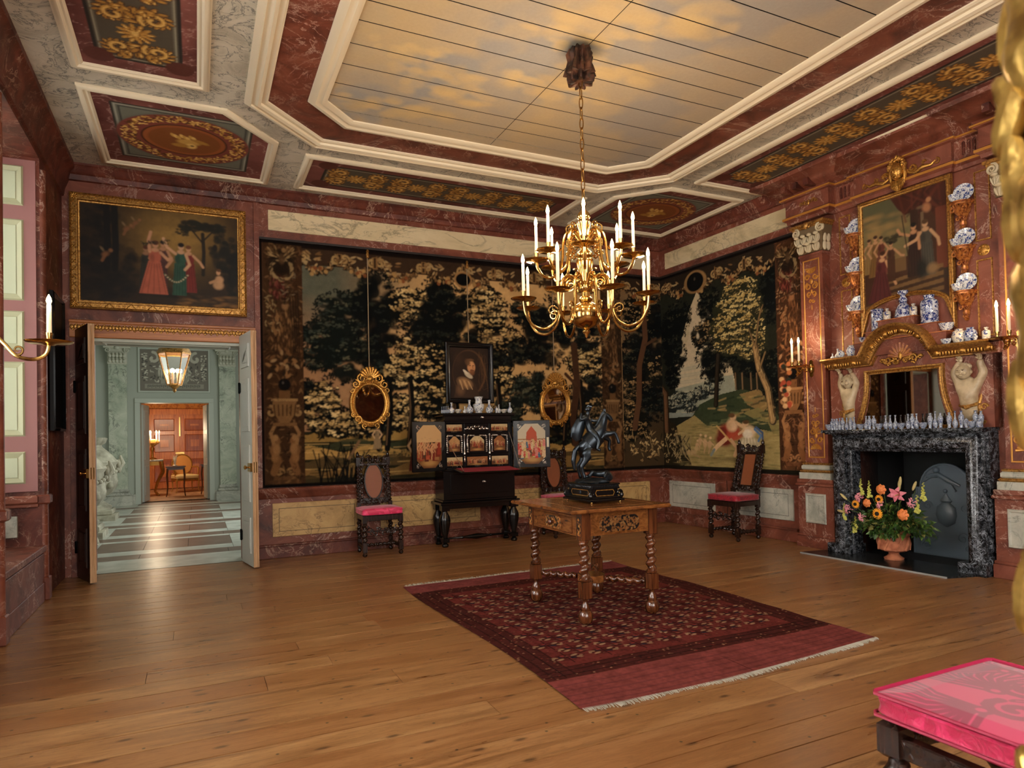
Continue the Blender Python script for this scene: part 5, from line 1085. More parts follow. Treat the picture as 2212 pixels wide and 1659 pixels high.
for i, x in enumerate((-.283, .283)):
    for y in (-.367, .367):
        lg = obj('leg', twist(MB().box(x-.036, x+.036, y-.036, y+.036, .575, .768, .003).lathe([(.03, .555), (.034, .565), (.034, .578)], 16, (x, y, 0)), (x, y, .3), (x, y, .565), .032, .064, .26, 18).lathe([(.03, .29), (.04, .295), (.042, .305), (.03, .315)], 16, (x, y, 0)).box(x-.036, x+.036, y-.036, y+.036, .175, .29, .003).lathe([(.022, .178), (.018, .165), (.016, .15), (.028, .13), (.036, .1), (.034, .094), (.046, .08), (.053, .05), (.048, .02), (.028, 0)], 18, (x, y, 0)), M['walnut_dark'], tb)
        if x < 0: obj('marquetry', canvas_mesh('marquetry', marq(.04, .13, 7)), M['oil'], lg, 0, (x-.0375, y+.02, .605), (0, 0, -PI/2))
        m = MB(); d = Vector((-x, -y, 0)).normalized(); twist(m, Vector((x, y, .225))+d*.05, Vector((0, 0, .225))-d*.12, .021, .062, .3, 14); obj('stretcher', m, M['walnut_dark'], tb)
obj('stretcher_block', MB().prismz([(.1*math.cos(k*PI/4+PI/8)*(1 if k % 4 in (0, 3) else .9), .12*math.sin(k*PI/4+PI/8)) for k in range(8)], .2, .25), M['walnut'], tb)

# ------------------------------------------------------------------ bronze of a rider on a rearing horse
def skin(name, V, E, Rr, mat, parent, loc=(0, 0, 0), rz=0, sub=2, root=0):
    me = bpy.data.meshes.new(name); me.from_pydata(V, E, []); me.update()
    o = bpy.data.objects.new(name, me); C.objects.link(o); o.parent = parent; o.location = loc; o.rotation_euler = (0, 0, rz)
    md = o.modifiers.new('skin', 'SKIN'); md.use_smooth_shade = True; md.branch_smoothing = .6
    for i, r_ in enumerate(Rr):
        sv = me.skin_vertices[0].data[i]; sv.radius = (r_, r_) if not isinstance(r_, tuple) else r_; sv.use_root = (i == root)
    if sub: s2 = o.modifiers.new('sub', 'SUBSURF'); s2.levels = sub; s2.render_levels = sub
    me.materials.append(mat); return o
bronze = NT('dark_bronze', .3, .8); bronze.col(rgba((44, 50, 56))); bronze = bronze.done()
sta = thing('bronze_statuette', 'dark bronze rider on a rearing horse on a black plinth, on the walnut table', 'sculpture', (2.735, 4.34, .8035))
m = MB().box(-.15, .15, -.2, .2, .012, .03, .004).box(-.14, .14, -.19, .19, .03, .045, .004).box(-.115, .115, -.165, .165, .045, .1).box(-.125, .125, -.175, .175, .1, .115, .003).box(-.12, .12, -.17, .17, .115, .13).box(-.128, .128, -.178, .178, .13, .142, .003)
obj('plinth', m, M['ebony'], sta)
m = MB()
for k in range(24): y = -.165+k*.33/23; m.lathe([(.005, .103), (.006, .115), (.005, .128)], 6, (-.123, y, 0)); x = -.115+k*.23/23; m.lathe([(.005, .103), (.006, .115), (.005, .128)], 6, (x, -.173, 0))
for sx in (-1, 1):
    for sy in (-1, 1): m.scroll((sx*.125, sy*.175-.0, .07), .022, .006, 1.3, .009, 0, 0, sx); m.ell((sx*.135, sy*.185, .055), (.016, .016, .02))
obj('carved_moulding', m, M['ebony'], sta)['kind'] = 'stuff'
for sx in (-1, 1):
    for sy in (-1, 1): obj('ball_foot', MB().ell((sx*.125, sy*.175, .006), .008, 8, 6), M['brass'], sta)
go = [(-.11, .052), (.11, .052), (.125, .075), (.11, .094), (-.11, .094), (-.125, .075)]
obj('gilt_border', MB().frame(go, [(-.003, 0), (.003, 0)], lambda x, z, h: (-.1165, -x, z)), M['gold'], sta); obj('gilt_border', MB().frame([(x*.66, z) for x, z in go], [(-.003, 0), (.003, 0)], lambda x, z, h: (x, -.1665, z)), M['gold'], sta)
obj('medallion', MB().ell((-.116, 0, .073), (.004, .018, .016), 12, 6), bronze, sta)
obj('rock', MB().lathe([(.12, .142), (.125, .15), (.115, .165), (.08, .175), (.02, .18)], 24, f=lambda a, z, i: 1+.08*math.sin(5*a+i), sx=1, sy=1.15), bronze, sta)
rz = -.35
V = [(-.07, 0, .245), (-.02, 0, .295), (.045, 0, .365), (.07, 0, .42), (.083, 0, .465), (.092, 0, .5), (.12, 0, .478), (.148, 0, .442),
     (-.085, -.034, .21), (-.062, -.04, .165), (-.112, -.042, .1), (-.098, -.042, .05), (-.085, -.042, .005),
     (-.09, .034, .205), (-.07, .04, .16), (-.125, .042, .1), (-.112, .042, .05), (-.1, .042, .005),
     (.075, -.036, .345), (.115, -.04, .345), (.155, -.042, .355), (.175, -.044, .305), (.185, -.044, .265),
     (.075, .036, .335), (.11, .04, .31), (.135, .042, .295), (.125, .044, .24), (.138, .044, .21),
     (-.115, 0, .26), (-.15, 0, .225), (-.165, 0, .14), (-.155, 0, .07)]
Ed = [(0, 1), (1, 2), (2, 3), (3, 4), (4, 5), (5, 6), (6, 7), (0, 8), (8, 9), (9, 10), (10, 11), (11, 12), (0, 13), (13, 14), (14, 15), (15, 16), (16, 17), (2, 18), (18, 19), (19, 20), (20, 21), (21, 22), (2, 23), (23, 24), (24, 25), (25, 26), (26, 27), (0, 28), (28, 29), (29, 30), (30, 31)]
Rr = [.062, .068, .064, .046, .034, .026, .023, .015, .044, .032, .017, .013, .017, .044, .032, .017, .013, .017, .034, .023, .016, .012, .015, .034, .023, .016, .012, .015, .018, .022, .02, .01]
hz_ = skin('horse', V, Ed, Rr, bronze, sta, (0.02, 0, .165), rz)
m = MB()
for k in range(9): t = k/8; m.ell((.035+.045*t, 0, .41+.09*t), (.022, .014, .026), 7, 5, (.6, 'Y'))
for sg in (-1, 1): m.ell((.088, sg*.014, .525), (.007, .005, .016), 6, 5)
obj('mane', m, bronze, hz_); obj('saddle_cloth', MB().lathe([(.074, -.05), (.077, 0), (.072, .05)], 16, (0, 0, 0), 'x'), bronze, hz_, 40, (-.01, 0, .3), (0, -.8, 0))
V = [(-.035, 0, .365), (-.045, 0, .42), (-.05, 0, .465), (-.045, 0, .495), (-.04, 0, .53), (.0, -.062, .345), (.025, -.076, .285), (.005, -.078, .23), (.035, -.08, .222), (0, .062, .345), (.025, .076, .285), (.005, .078, .23), (.035, .08, .222),
     (-.06, -.042, .47), (-.11, -.05, .455), (-.1, -.035, .51), (-.03, .042, .46), (.02, .035, .445), (.055, .02, .455)]
Ed = [(0, 1), (1, 2), (2, 3), (3, 4), (0, 5), (5, 6), (6, 7), (7, 8), (0, 9), (9, 10), (10, 11), (11, 12), (2, 13), (13, 14), (14, 15), (2, 16), (16, 17), (17, 18)]
Rr = [.036, .034, .037, .015, .023, .026, .018, .014, .012, .026, .018, .014, .012, .018, .014, .011, .018, .014, .011]
rd = skin('rider', V, Ed, Rr, bronze, sta, (0.02, 0, .165), rz)
obj('cloak', MB().tube([(-.06, 0, .48), (-.1, .0, .44), (-.125, .0, .38), (-.135, 0, .33), (-.12, 0, .3)], [.02, .04, .05, .045, .02], 12, False, .45), bronze, sta, 40, (.02, 0, .165), rz); obj('helmet', MB().ell((-.04, 0, .538), (.026, .022, .021)).tube([(-.06, 0, .54), (-.042, 0, .566), (-.012, 0, .556)], .007, 6), bronze, rd)
V = [(-.02, 0, .02), (.03, 0, .035), (.07, .0, .03), (.1, 0, .03), (-.05, -.03, .06), (-.075, -.03, .015), (-.04, .03, .03), (-.09, .03, .01), (.06, -.05, .05), (.03, -.07, .01), (.08, .05, .02)]
skin('fallen_warrior', V, [(0, 1), (1, 2), (2, 3), (0, 4), (4, 5), (0, 6), (6, 7), (2, 8), (8, 9), (2, 10)], [.028, .03, .018, .022, .018, .012, .018, .012, .013, .009, .012], bronze, sta, (.03, -.03, .17), rz)
obj('shield', MB().lathe([(.045, 0), (.04, .012), (.012, .022), (.004, .028)], 18), bronze, sta, 40, (.1, -.06, .19), (1.0, .5, 0))
# ------------------------------------------------------------------ blue and white porcelain
def porc(name, dens, sc, white=(226, 228, 226), blue=(40, 62, 122)):
    n = NT(name, .12, 0, .6); v = n.coord('Object'); f = n.noise(v, sc, 3, .5, 1.2); f2 = n.noise(v, sc*.35, 2)
    k = n.math('MULTIPLY', n.ramp(f, [(dens, G0), (dens+.05, G1)]), n.ramp(f2, [(.36, G0), (.46, G1)]))
    n.col(n.mix(k, rgba(white), rgba(blue))); n.b.inputs['Coat Weight'].default_value = .3; return n.done()
M['porc'] = porc('porcelain', .5, 70); M['porc_dark'] = porc('dense_blue_porcelain', .44, 60, (206, 212, 222), (34, 50, 110)); M['porc_light'] = porc('sparse_porcelain', .55, 55); M['porc_small'] = porc('grey_blue_porcelain', .5, 110, (166, 174, 186), (60, 76, 116)); M['porc_cream'] = porc('cream_porcelain', .54, 50, (232, 220, 196))
SH = {
 'bottle': [(.0, 0), (.3, 0), (.32, .03), (.48, .14), (.52, .28), (.4, .42), (.2, .54), (.14, .66), (.13, .88), (.2, .97), (.2, 1), (.14, 1), (.1, .9)],
 'baluster': [(0, 0), (.34, 0), (.36, .03), (.3, .1), (.34, .25), (.5, .5), (.52, .66), (.34, .78), (.2, .84), (.2, .92), (.3, 1), (.24, 1), (.15, .9)],
 'gu': [(0, 0), (.3, 0), (.34, .04), (.3, .1), (.44, .2), (.5, .36), (.5, .42), (.54, .48), (.52, .54), (.34, .6), (.3, .75), (.36, .92), (.42, 1), (.38, 1), (.28, .8)],
 'bowl': [(0, 0), (.22, 0), (.24, .12), (.4, .4), (.5, .92), (.52, 1), (.48, 1), (.38, .5), (0, .22)],
 'jar': [(0, 0), (.3, 0), (.32, .03), (.46, .3), (.5, .55), (.42, .8), (.26, .9), (.24, .95), (.3, 1), (.22, 1), (.2, .92)],
 'lidjar': [(0, 0), (.32, 0), (.3, .06), (.46, .35), (.5, .52), (.36, .72), (.3, .74), (.34, .77), (.3, .84), (.12, .9), (.06, .93), (.1, .97), (0, 1)],
 'cylinder': [(0, 0), (.46, 0), (.5, .02), (.5, .74), (.48, .8), (.3, .86), (.28, .94), (.34, 1), (.28, 1), (.24, .9)],
 'canister': [(0, 0), (.5, 0), (.5, .03), (.46, .08), (.46, .86), (.5, .88), (.52, .92), (.4, .96), (.1, .98), (.06, 1), (0, 1)],
 'bell': [(0, 0), (.5, 0), (.5, .05), (.44, .3), (.34, .44), (.2, .54), (.24, .62), (.24, .7), (.15, .78), (.15, .84), (.3, .92), (.32, 1), (.26, 1), (.12, .88)],
 'flask': [(0, 0), (.46, 0), (.5, .04), (.5, .68), (.4, .76), (.2, .8), (.18, .88), (.26, .92), (.26, 1), (.18, 1), (.12, .9)],
}
PM = {}
def pot(shape, h, wd, mat, loc, label, group, name=None, rz=0, seg=20):
    key = (shape, h, wd, mat)
    if key not in PM: PM[key] = mesh(shape, MB().lathe([(max(r_, .001)*wd, z*h) for r_, z in SH[shape]], seg), 50)
    nm = name or {'bowl': 'porcelain_bowl', 'jar': 'porcelain_jar', 'lidjar': 'porcelain_jar', 'canister': 'porcelain_canister'}.get(shape, 'porcelain_vase')
    o = bpy.data.objects.new(nm, PM[key]); C.objects.link(o)
    if not o.data.materials: o.data.materials.append(M[mat])
    o.location = loc; o.rotation_euler = (0, 0, rz); return tag(o, label, {'porcelain_bowl': 'bowl', 'porcelain_jar': 'jar', 'porcelain_canister': 'canister'}.get(nm, 'vase'), group)

# ------------------------------------------------------------------ ebony cabinet on its stand
CX, CYF = 3.12, 7.55
cab = thing('ebony_cabinet', 'black ebony cabinet with open painted doors on a baluster-legged stand', 'cabinet', (CX, 7.66, 0))
EB = M['ebony']; x0, x1 = -.5, .5
obj('stand_body', MB().box(-.47, .47, -.14, .16, .56, .9).box(-.52, .52, -.18, .19, .5, .53, .006).box(-.49, .49, -.16, .175, .53, .56, .008).box(-.5, .5, -.165, .18, .9, .925, .008).box(-.47, .47, -.14, .16, .45, .5), EB, cab)
obj('drawer', MB().box(-.38, .38, -.152, -.139, .62, .86, .004), EB, cab)
bal = [(.04, .5), (.05, .49), (.042, .475), (.03, .455), (.034, .44), (.058, .39), (.066, .35), (.06, .3), (.044, .22), (.032, .17), (.028, .145), (.04, .135)]
for sx in (-1, 1):
    for y in (-.12, .12):
        x = sx*.455; obj('leg', MB().box(x-.05, x+.05, y-.045, y+.045, .43, .5, .004).lathe([(r_*1.05, z) for r_, z in bal], 20, (x, y, -.03)).box(x-.04, x+.04, y-.04, y+.04, .055, .105, .004).lathe([(.03, .056), (.022, .045), (.036, .035), (.042, .018), (.034, 0)], 16, (x, y, 0)), EB, cab)
    m = MB().lathe([(.012, -.085), (.02, -.06), (.012, -.04), (.024, 0), (.012, .04), (.02, .06), (.012, .085)], 12, (sx*.455, 0, .08), 'y'); obj('stretcher', m, EB, cab)
m = MB().lathe([(.012, -.42), (.014, -.2), (.02, -.19), (.014, -.17), (.024, -.1), (.036, 0), (.024, .1), (.014, .17), (.02, .19), (.014, .2), (.012, .42)], 12, (0, 0, .08), 'x'); obj('stretcher', m, EB, cab)
sil = M['silver']
def shellm(parent, x, y, z, s=.02):
    m = MB()
    for k in range(5): a = PI*(.1+.2*k); m.ell((x+s*.5*math.cos(a), y, z+s*.5*math.sin(a)-s*.2), (s*.45, .004, s*.16), 7, 4, (-a, 'Y'))
    obj('escutcheon', m, sil, parent)
shellm(cab, .05, -.157, .76, .032); 
# case
m = MB().box(-.45, -.43, -.15, .18, .925, 1.5).box(.43, .45, -.15, .18, .925, 1.5).box(-.45, .45, -.15, .18, .925, .945).box(-.45, .45, -.15, .18, 1.48, 1.5).box(-.45, .45, .16, .18, .925, 1.5)
m.box(-.46, .46, -.16, .19, 1.5, 1.52, .004).box(-.44, .44, -.14, .18, 1.52, 1.57).box(-.475, .475, -.175, .2, 1.565, 1.6, .008)
obj('case', m, EB, cab); shellm(cab, .05, -.145, 1.545, .03)
obj('case_front', MB().box(-.43, .43, -.10, -.09, .945, 1.48), EB, cab)
def mini(w, h, seed, kind=0):
    cv = Cv(w, h, 300 if w < .3 else 220, (150, 104, 62)); g = random.Random(seed); hz = h*(.45+.1*g.random())
    cv.rect(0, w, 0, h, [(176, 132, 84), (196, 172, 128), (150, 96, 56), (188, 160, 120)][seed % 4]); cv.rect(0, w, 0, hz, (110, 70, 38)); cv.mul(.7+.6*fnoise(cv.H, cv.W, 4, 4, seed))
    cv.ell(w*.5, h*.12, w*.4, h*.1, (190, 144, 84), .8, .7)
    s = min(h*.5, w*.4) if w < .3 else .2; n = max(4, int(w/s*4)) if w < .3 else 26
    P = [(150, 56, 36), (176, 84, 52), (120, 44, 30), (84, 60, 40), (196, 150, 104), (92, 40, 30), (160, 110, 66)]
    for k in range(n): cv.figure(w*(.08+.84*(k+.5*g.random())/n), hz-s*.55+g.uniform(-.1, .06)*h, s*(.8+.3*g.random()), P[g.randrange(7)], (196, 144, 100), (64, 36, 22), 0, None, .16)
    return cv
gx = [(-.42, -.2), (-.165, .135), (.165, .41)]; gz = [(.955, 1.075), (1.11, 1.345), (1.375, 1.47)]
for j, (za, zb) in enumerate(gz):
    for i, (xa, xb) in enumerate(gx):
        d = obj('drawer_front', MB().box(xa-.01, xb+.01, -.112, -.1, za-.005, zb+.005, .003), EB, cab); w_, h_ = xb-xa, zb-za
        if j == 1: pw, ph = w_*.62, h_*.78
        elif i == 1 and j == 2: pw = 0
        else: pw, ph = w_*.9, h_*.86
        cx_, cz_ = (xa+xb)/2, (za+zb)/2
        if pw:
            mk = None
            if j == 1: mk = (lambda X, Y, pw=pw, ph=ph: ~((Y > ph*.72) & (np.abs(X-pw/2) > pw*.5-(Y-ph*.72)*0 - np.maximum(0, Y-ph*.72)*1.1)))
            obj('miniature', canvas_mesh('miniature', mini(pw, ph, i+j*3+1), mk), M['oil'], d, 0, (cx_-pw/2, -.1135, cz_-ph/2))
        m = MB(); g = random.Random(i+j)
        if j == 1:
            for sg in (-1, 1):
                for k in range(9): m.scroll((cx_+sg*w_*.41, -.114, za+.02+k*h_*.1), .012, .003, 1.2, .0035, k, 0, sg, 5, 9)
                for k in range(4): m.scroll((cx_+sg*w_*(.12+.08*k), -.114, zb-.018), .011, .003, 1.2, .0035, k, 0, sg, 5, 9)
        elif i == 1 and j == 2:
            for sg in (-1, 1):
                for k in range(3): m.scroll((cx_+sg*(.02+.05*k), -.114, cz_+.015-.01*k), .018, .004, 1.3, .005, k, 0, sg, 5, 10); m.ell((cx_+sg*(.045+.05*k), -.114, cz_-.015), (.016, .004, .008), 6, 4)
        else:
            for k in range(4): m.ell((cx_+(k-1.5)*.02, -.114, za-.002), (.006, .003, .003), 6, 4)
        obj('silver_mount', m, sil, d)['kind'] = 'stuff'
for x in (-.183, .15): obj('colonnette', MB().lathe([(.013, 1.1), (.014, 1.12), (.007, 1.13), (.0065, 1.31), (.014, 1.33), (.014, 1.345)], 10, (x, -.118, 0)).ell((x, -.118, 1.03), (.009, .007, .03)).ell((x, -.118, 1.068), (.008, .007, .009)), sil, cab)
# doors
def cdoor(xh, ang, sg, seed):
    w_, h_ = .455, .585; d = obj('door', MB().box(0, w_, -.012, .012, 0, h_, .004) if sg > 0 else MB().box(-w_, 0, -.012, .012, 0, h_, .004), EB, cab, 40, (xh, -.165, .915), ang)
    ox = 0 if sg > 0 else -w_; pw, ph = .345, .5; c = .09
    mk = lambda X, Y: (np.minimum(X, pw-X)+np.minimum(Y, ph-Y)) > c
    cv = mini(pw, ph, seed)
    if sg > 0:
        cv.rect(0, pw, ph*.55, ph, (190, 176, 150)); cv.rect(0, pw, ph*.6, ph*.63, (150, 110, 70)); cv.poly([(pw*.3, ph*.5), (pw*.7, ph*.5), (pw*.68, ph*.78), (pw*.5, ph*.94), (pw*.32, ph*.78)], (170, 74, 48)); g = random.Random(2)
        for k in range(60): cv.figure(pw*g.random(), ph*(.12+.32*g.random()), .1, g.choice([(190, 60, 50), (206, 120, 110), (60, 96, 120), (196, 176, 110), (150, 66, 40), (210, 180, 140)]), (206, 156, 116), (70, 40, 24), 0, None, .2)
    else: cv.rect(0, pw, ph*.6, ph, (206, 168, 118), .85)
    obj('painting', canvas_mesh('painting', cv, mk), M['oil'], d, 0, (ox+(w_-pw)/2, -.0135, (h_-ph)/2))
    for qx in (0, 1):
        for qz in (0, 1):
            X = ox+.06+qx*(w_-.12); Z = .055+qz*(h_-.11); m = MB(); a = -1 if qx else 1; b = -1 if qz else 1
            for k in range(5): m.scroll((X+a*(k % 3)*.016, -.014, Z+b*(k//2)*.018), .012, .003, 1.2, .0035, k*1.3, 0, 1 if k % 2 else -1, 5, 9)
            o = obj('corner_mount', m, sil, d); o['kind'] = 'stuff'
    if sg > 0: obj('paper_label', MB().box(ox+w_-.04, ox+w_-.012, -.0145, -.0125, .25, .37), flat('old_paper', (206, 200, 170), .8), d)
cdoor(-.455, .27, -1, 4); cdoor(.455, -.55, 1, 2)
# fall flap with red lining and its two stays
fa = Matrix.Translation((.01, -.16, .93)) @ Matrix.Rotation(.1, 4, 'X')
fl_ = obj('fall_flap', MB(fa).box(-.37, .42, -.33, 0, -.012, .006, .004), EB, cab)
obj('red_lining', MB(fa).box(-.33, .38, -.3, -.01, .006, .009), flat('red_velvet', (150, 34, 48), .9), fl_)
for xa, xb in ((-.43, -.34), (.4, .39)): obj('stay', MB().tube([(xa, -.155, 1.3 if xa < 0 else 1.36), fa @ Vector((xb, -.3, .012))], .004, 6), sil, cab)
# porcelain on top of the cabinet
L1 = 'porcelain on the black cabinet'
y_, z_ = 7.6, 1.6
for k, x in enumerate((2.665, 2.69, 2.713, 2.736, 2.76)): pot('bottle', .08+.003*k, .026, 'porc_small', (x, y_-.03+.01*k, z_), 'tiny blue and white bottle on the black cabinet, %s from its left end' % ORD[k+1], L1)
pot('bottle', .13, .07, 'porc', (2.8, y_, z_), 'tall bottle vase on the cabinet beside the row of tiny bottles', L1)
pot('bowl', .05, .09, 'porc_cream', (2.885, y_, z_), 'cream bowl with dried stems on the left half of the cabinet top', L1)
pot('bottle', .085, .05, 'porc_light', (2.965, y_-.02, z_), 'small pale bottle just left of the left round bottle vase on cabinet', L1)
pot('bottle', .165, .095, 'porc', (3.035, y_, z_), 'round-bellied bottle vase left of the tall central cabinet vase', L1)
pot('gu', .205, .135, 'porc_light', (3.165, y_+.02, z_), 'tall white flared vase in the middle of the cabinet top', L1)
pot('bottle', .165, .095, 'porc', (3.3, y_, z_), 'round-bellied bottle vase right of the tall central cabinet vase', L1)
pot('baluster', .08, .045, 'porc', (3.395, y_-.01, z_), 'small dark-footed vase right of the right round bottle vase on cabinet', L1)
pot('bottle', .11, .05, 'porc_light', (3.44, y_+.02, z_), 'small slim bottle beside the right cream bowl on the cabinet', L1)
pot('bowl', .05, .085, 'porc_cream', (3.5, y_, z_), 'cream bowl on the right half of the cabinet top', L1)
pot('bottle', .13, .065, 'porc', (3.565, y_-.04, z_), 'tall bottle vase at the right end of the black cabinet', L1)
# ------------------------------------------------------------------ pilasters of the chimney wall (parts of the wall)
def relief(mb, pts, y):
    for (x, z, rx, rz, a) in pts: mb.ell((x, y, z), (rx, .008, rz), 8, 5, (a, 'Y'))
def pilaster(s):
    x = -s; Rm = M['red']
    p = rpart('pilaster', MB().box(x-.145, x+.145, -.12, 0, .94, 3.27).box(x-.155, x+.155, -.13, 0, 3.245, 3.275, .004), Rm)
    obj('pedestal', MB().box(x-.225, x+.225, -.16, 0, .12, .68).box(x-.24, x+.24, -.185, 0, 0, .12, .004).box(x-.235, x+.235, -.175, 0, .12, .15, .006).box(x-.24, x+.24, -.185, 0, .68, .715, .01).box(x-.23, x+.23, -.17, 0, .715, .76, .006), Rm, p)
    obj('pedestal_panel', MB().frame([(x-.13, .27), (x+.13, .27), (x+.13, .6), (x-.13, .6)], [(0, 0), (-.008, .014), (-.02, .014), (-.03, .004), (-.13, .004)], lambda a, z, h: (a, -.16-h, z)), M['grey_marble'], p, 20)
    obj('base', MB().box(x-.2, x+.2, -.165, 0, .76, .83).box(x-.18, x+.18, -.15, 0, .86, .915, .012), M['grey_marble'], p)
    obj('gilt_torus', MB().box(x-.195, x+.195, -.162, 0, .83, .86, .013), M['gold_soft'], p); obj('gilt_torus', MB().box(x-.172, x+.172, -.145, 0, .915, .94, .01), M['gold_soft'], p)
    obj('gilt_line', MB().frame([(x-.1, 1.0), (x+.1, 1.0), (x+.1, 3.2), (x-.1, 3.2)], [(-.009, .002), (-.005, .006), (.003, .006), (.006, .002)], lambda a, z, h: (a, -.12-h, z)), M['gilt'], p)
    m = MB()                                         # gilt grotesque at top and bottom
    for z0, dz in ((3.1, -1), (1.1, 1)):
        for k in range(7): a = PI*(.08+.14*k); m.tube([(x, -.124, z0), (x+.065*math.cos(a), -.126, z0+dz*(-.02)+dz*.07*math.sin(a))], [.007, .014], 6)
        for sg in (-1, 1):
            m.scroll((x+sg*.05, -.124, z0+dz*.09), .032, .01, 1.3, .011, 0, 0, sg*dz); m.scroll((x+sg*.04, -.124, z0+dz*.19), .038, .01, 1.4, .011, PI/2, 0, sg*dz); m.scroll((x+sg*.03, -.124, z0+dz*.28), .03, .008, 1.2, .01, -PI/2, 0, -sg*dz); m.scroll((x+sg*.018, -.124, z0+dz*.36), .02, .006, 1.1, .008, 0, 0, sg*dz)
        m.ell((x, -.124, z0+dz*.14), (.02, .008, .03)); m.ell((x, -.124, z0+dz*.25), (.012, .008, .022)); m.ell((x, -.124, z0+dz*.43), (.005, .005, .03))
    obj('gilt_ornament', m, M['gilt'], p)['kind'] = 'stuff'
    # composite capital
    cap = obj('capital', MB().add([(x-.15, -.13, 3.28), (x+.15, -.13, 3.28), (x+.15, 0, 3.28), (x-.15, 0, 3.28), (x-.19, -.165, 3.55), (x+.19, -.165, 3.55), (x+.19, 0, 3.55), (x-.19, 0, 3.55)], [(3, 2, 1, 0), (4, 5, 6, 7), (0, 1, 5, 4), (1, 2, 6, 5), (2, 3, 7, 6), (3, 0, 4, 7)]), flat('capital_recess_shade', (104, 84, 56), .7), p, 0)  # core coloured darker than the leaves, imitating shade in the recesses
    m = MB(); g = random.Random(4)
    for row, (z, n_, wd) in enumerate(((3.33, 3, .15), (3.42, 4, .165))):
        for k in range(n_):
            xx = x-wd+2*wd*(k+.5)/n_; yy = -.135-.018*(row+.5)
            m.ell((xx, yy, z), (wd/n_*.8, .022, .05), 9, 6); m.ell((xx, yy-.032, z+.045), (wd/n_*.7, .026, .018), 9, 6)
            for q in range(3): m.ell((xx+(q-1)*wd/n_*.55, yy-.018, z-.01), (wd/n_*.26, .016, .042), 7, 5, ((q-1)*.35, 'Y'))
    for zz in (3.33, 3.42):
        for yy in (-.1, -.04): m.ell((x+.165, yy, zz), (.02, .03, .055), 8, 6)
    obj('acanthus', m, flat('leaf_stone', (200, 186, 154), .6), cap)['kind'] = 'stuff'
    for sg in (-1, 1): obj('volute', MB().scroll((x+sg*.155, -.165, 3.525), .05, .008, 1.8, .013, PI/2, 0, sg, 7, 26, .5).lathe([(.046, -.004), (.046, .01)], 18, (x+sg*.155, -.155, 3.525), 'y'), flat('volute_stone%d' % (sg+1), (206, 190, 156), .55), cap)
    obj('abacus', MB().box(x-.22, x+.22, -.19, 0, 3.575, 3.61, .008).box(x-.2, x+.2, -.17, 0, 3.55, 3.58, .006), M['gold_soft'], cap); obj('fleuron', MB().ell((x, -.19, 3.575), (.035, .025, .04)).ell((x-.03, -.185, 3.56), (.025, .015, .02)).ell((x+.03, -.185, 3.56), (.025, .015, .02)), M['gold_soft'], cap)
    m = MB()
    for sg in (-1, 1):
        for k in range(3): m.scroll((x+sg*(.03+.035*k), -.135, 3.845+.012*(k % 2)), .022, .005, 1.3, .006, k, 0, sg)
    m.ell((x, -.135, 3.845), (.015, .01, .03)); obj('frieze_ornament', m, M['gold'], p)['kind'] = 'stuff'
pilaster(5.0); pilaster(2.98)
# panels with gilt lines beside the picture, and their little masks
for xa, xb in ((-4.72, -4.6), (-3.36, -3.24)):
    for z0, z1 in ((2.98, 3.6), (2.12, 2.8)):
        rpart('wall_panel', MB().frame([(xa, z0), (xb, z0), (xb, z1), (xa, z1)], [(-.008, .0), (-.004, .008), (.004, .008), (.008, 0)], lambda a, z, h: (a, -h, z)), M['gold_soft'])
    m = MB().lathe([(.05, 0), (.052, -.008), (.03, -.016), (.001, -.02)], 16, ((xa+xb)/2, 0, 2.885), 'y')
    for k in range(8): a = k*PI/4; m.ell(((xa+xb)/2+.035*math.cos(a), -.014, 2.885+.035*math.sin(a)), (.013, .008, .01), 6, 4)
    rpart('gilt_mask', m, M['gold'])
rpart('breast_edge', MB().box(-4.455, -4.445, -.045, 0, 2.2, 3.66).box(-3.555, -3.545, -.045, 0, 2.2, 3.66), M['red_dark'])

# ------------------------------------------------------------------ fireplace (local origin on the floor at the middle of the hearth)
SC = 4.0
fp_ = thing('fireplace', 'black veined marble fireplace surround with mantel shelf on the right wall', 'fireplace', wp(SC, 0, 0), RW)
BM = M['black_marble']
bol = [(0, 0), (0, .14), (.012, .15), (.012, .168), (.028, .175), (.028, .195), (.05, .23), (.09, .25), (.13, .24), (.152, .215), (.162, .2), (.175, .2), (.185, .19), (.185, 0)]
pth = [(.56, .1), (.56, 1.075), (-.56, 1.075), (-.56, .1)]
obj('surround', MB().frame(pth, bol, lambda x, z, h: (x, -h, z), False), BM, fp_)
obj('frieze', MB().box(-.745, .745, -.2, 0, 1.24, 1.262), BM, fp_)
for sg in (-1, 1):
    obj('plinth_block', MB().box(min(sg*.53, sg*.785), max(sg*.53, sg*.765), -.265, 0, .0, .105, .005), BM, fp_); obj('return', MB().box(min(sg*.745, sg*.765), max(sg*.745, sg*.765), -.16, 0, .1, 1.258), BM, fp_)
obj('mantel_shelf', MB().box(-.81, .775, -.29, 0, 1.268, 1.3, .006).box(-.785, .76, -.26, 0, 1.255, 1.27, .004), BM, fp_)
hs = tag(obj('hearthstone', MB().prismz([(-.9, -.55), (.6, -.55), (.77, -.02), (-.77, -.02)], 0, .014), marble('dark_hearth', (14, 15, 17), (26, 28, 30), (40, 42, 46), (110, 112, 116), 3, .2, .03, .4), None, 40, wp(SC, 0, .0), RW), 'flat black hearthstone set in the floor before the fireplace', 'hearth')
obj('worn_edge', MB().box(-.9, .6, -.556, -.55, 0, .0145), flat('chipped_stone', (150, 152, 152), .7), hs)
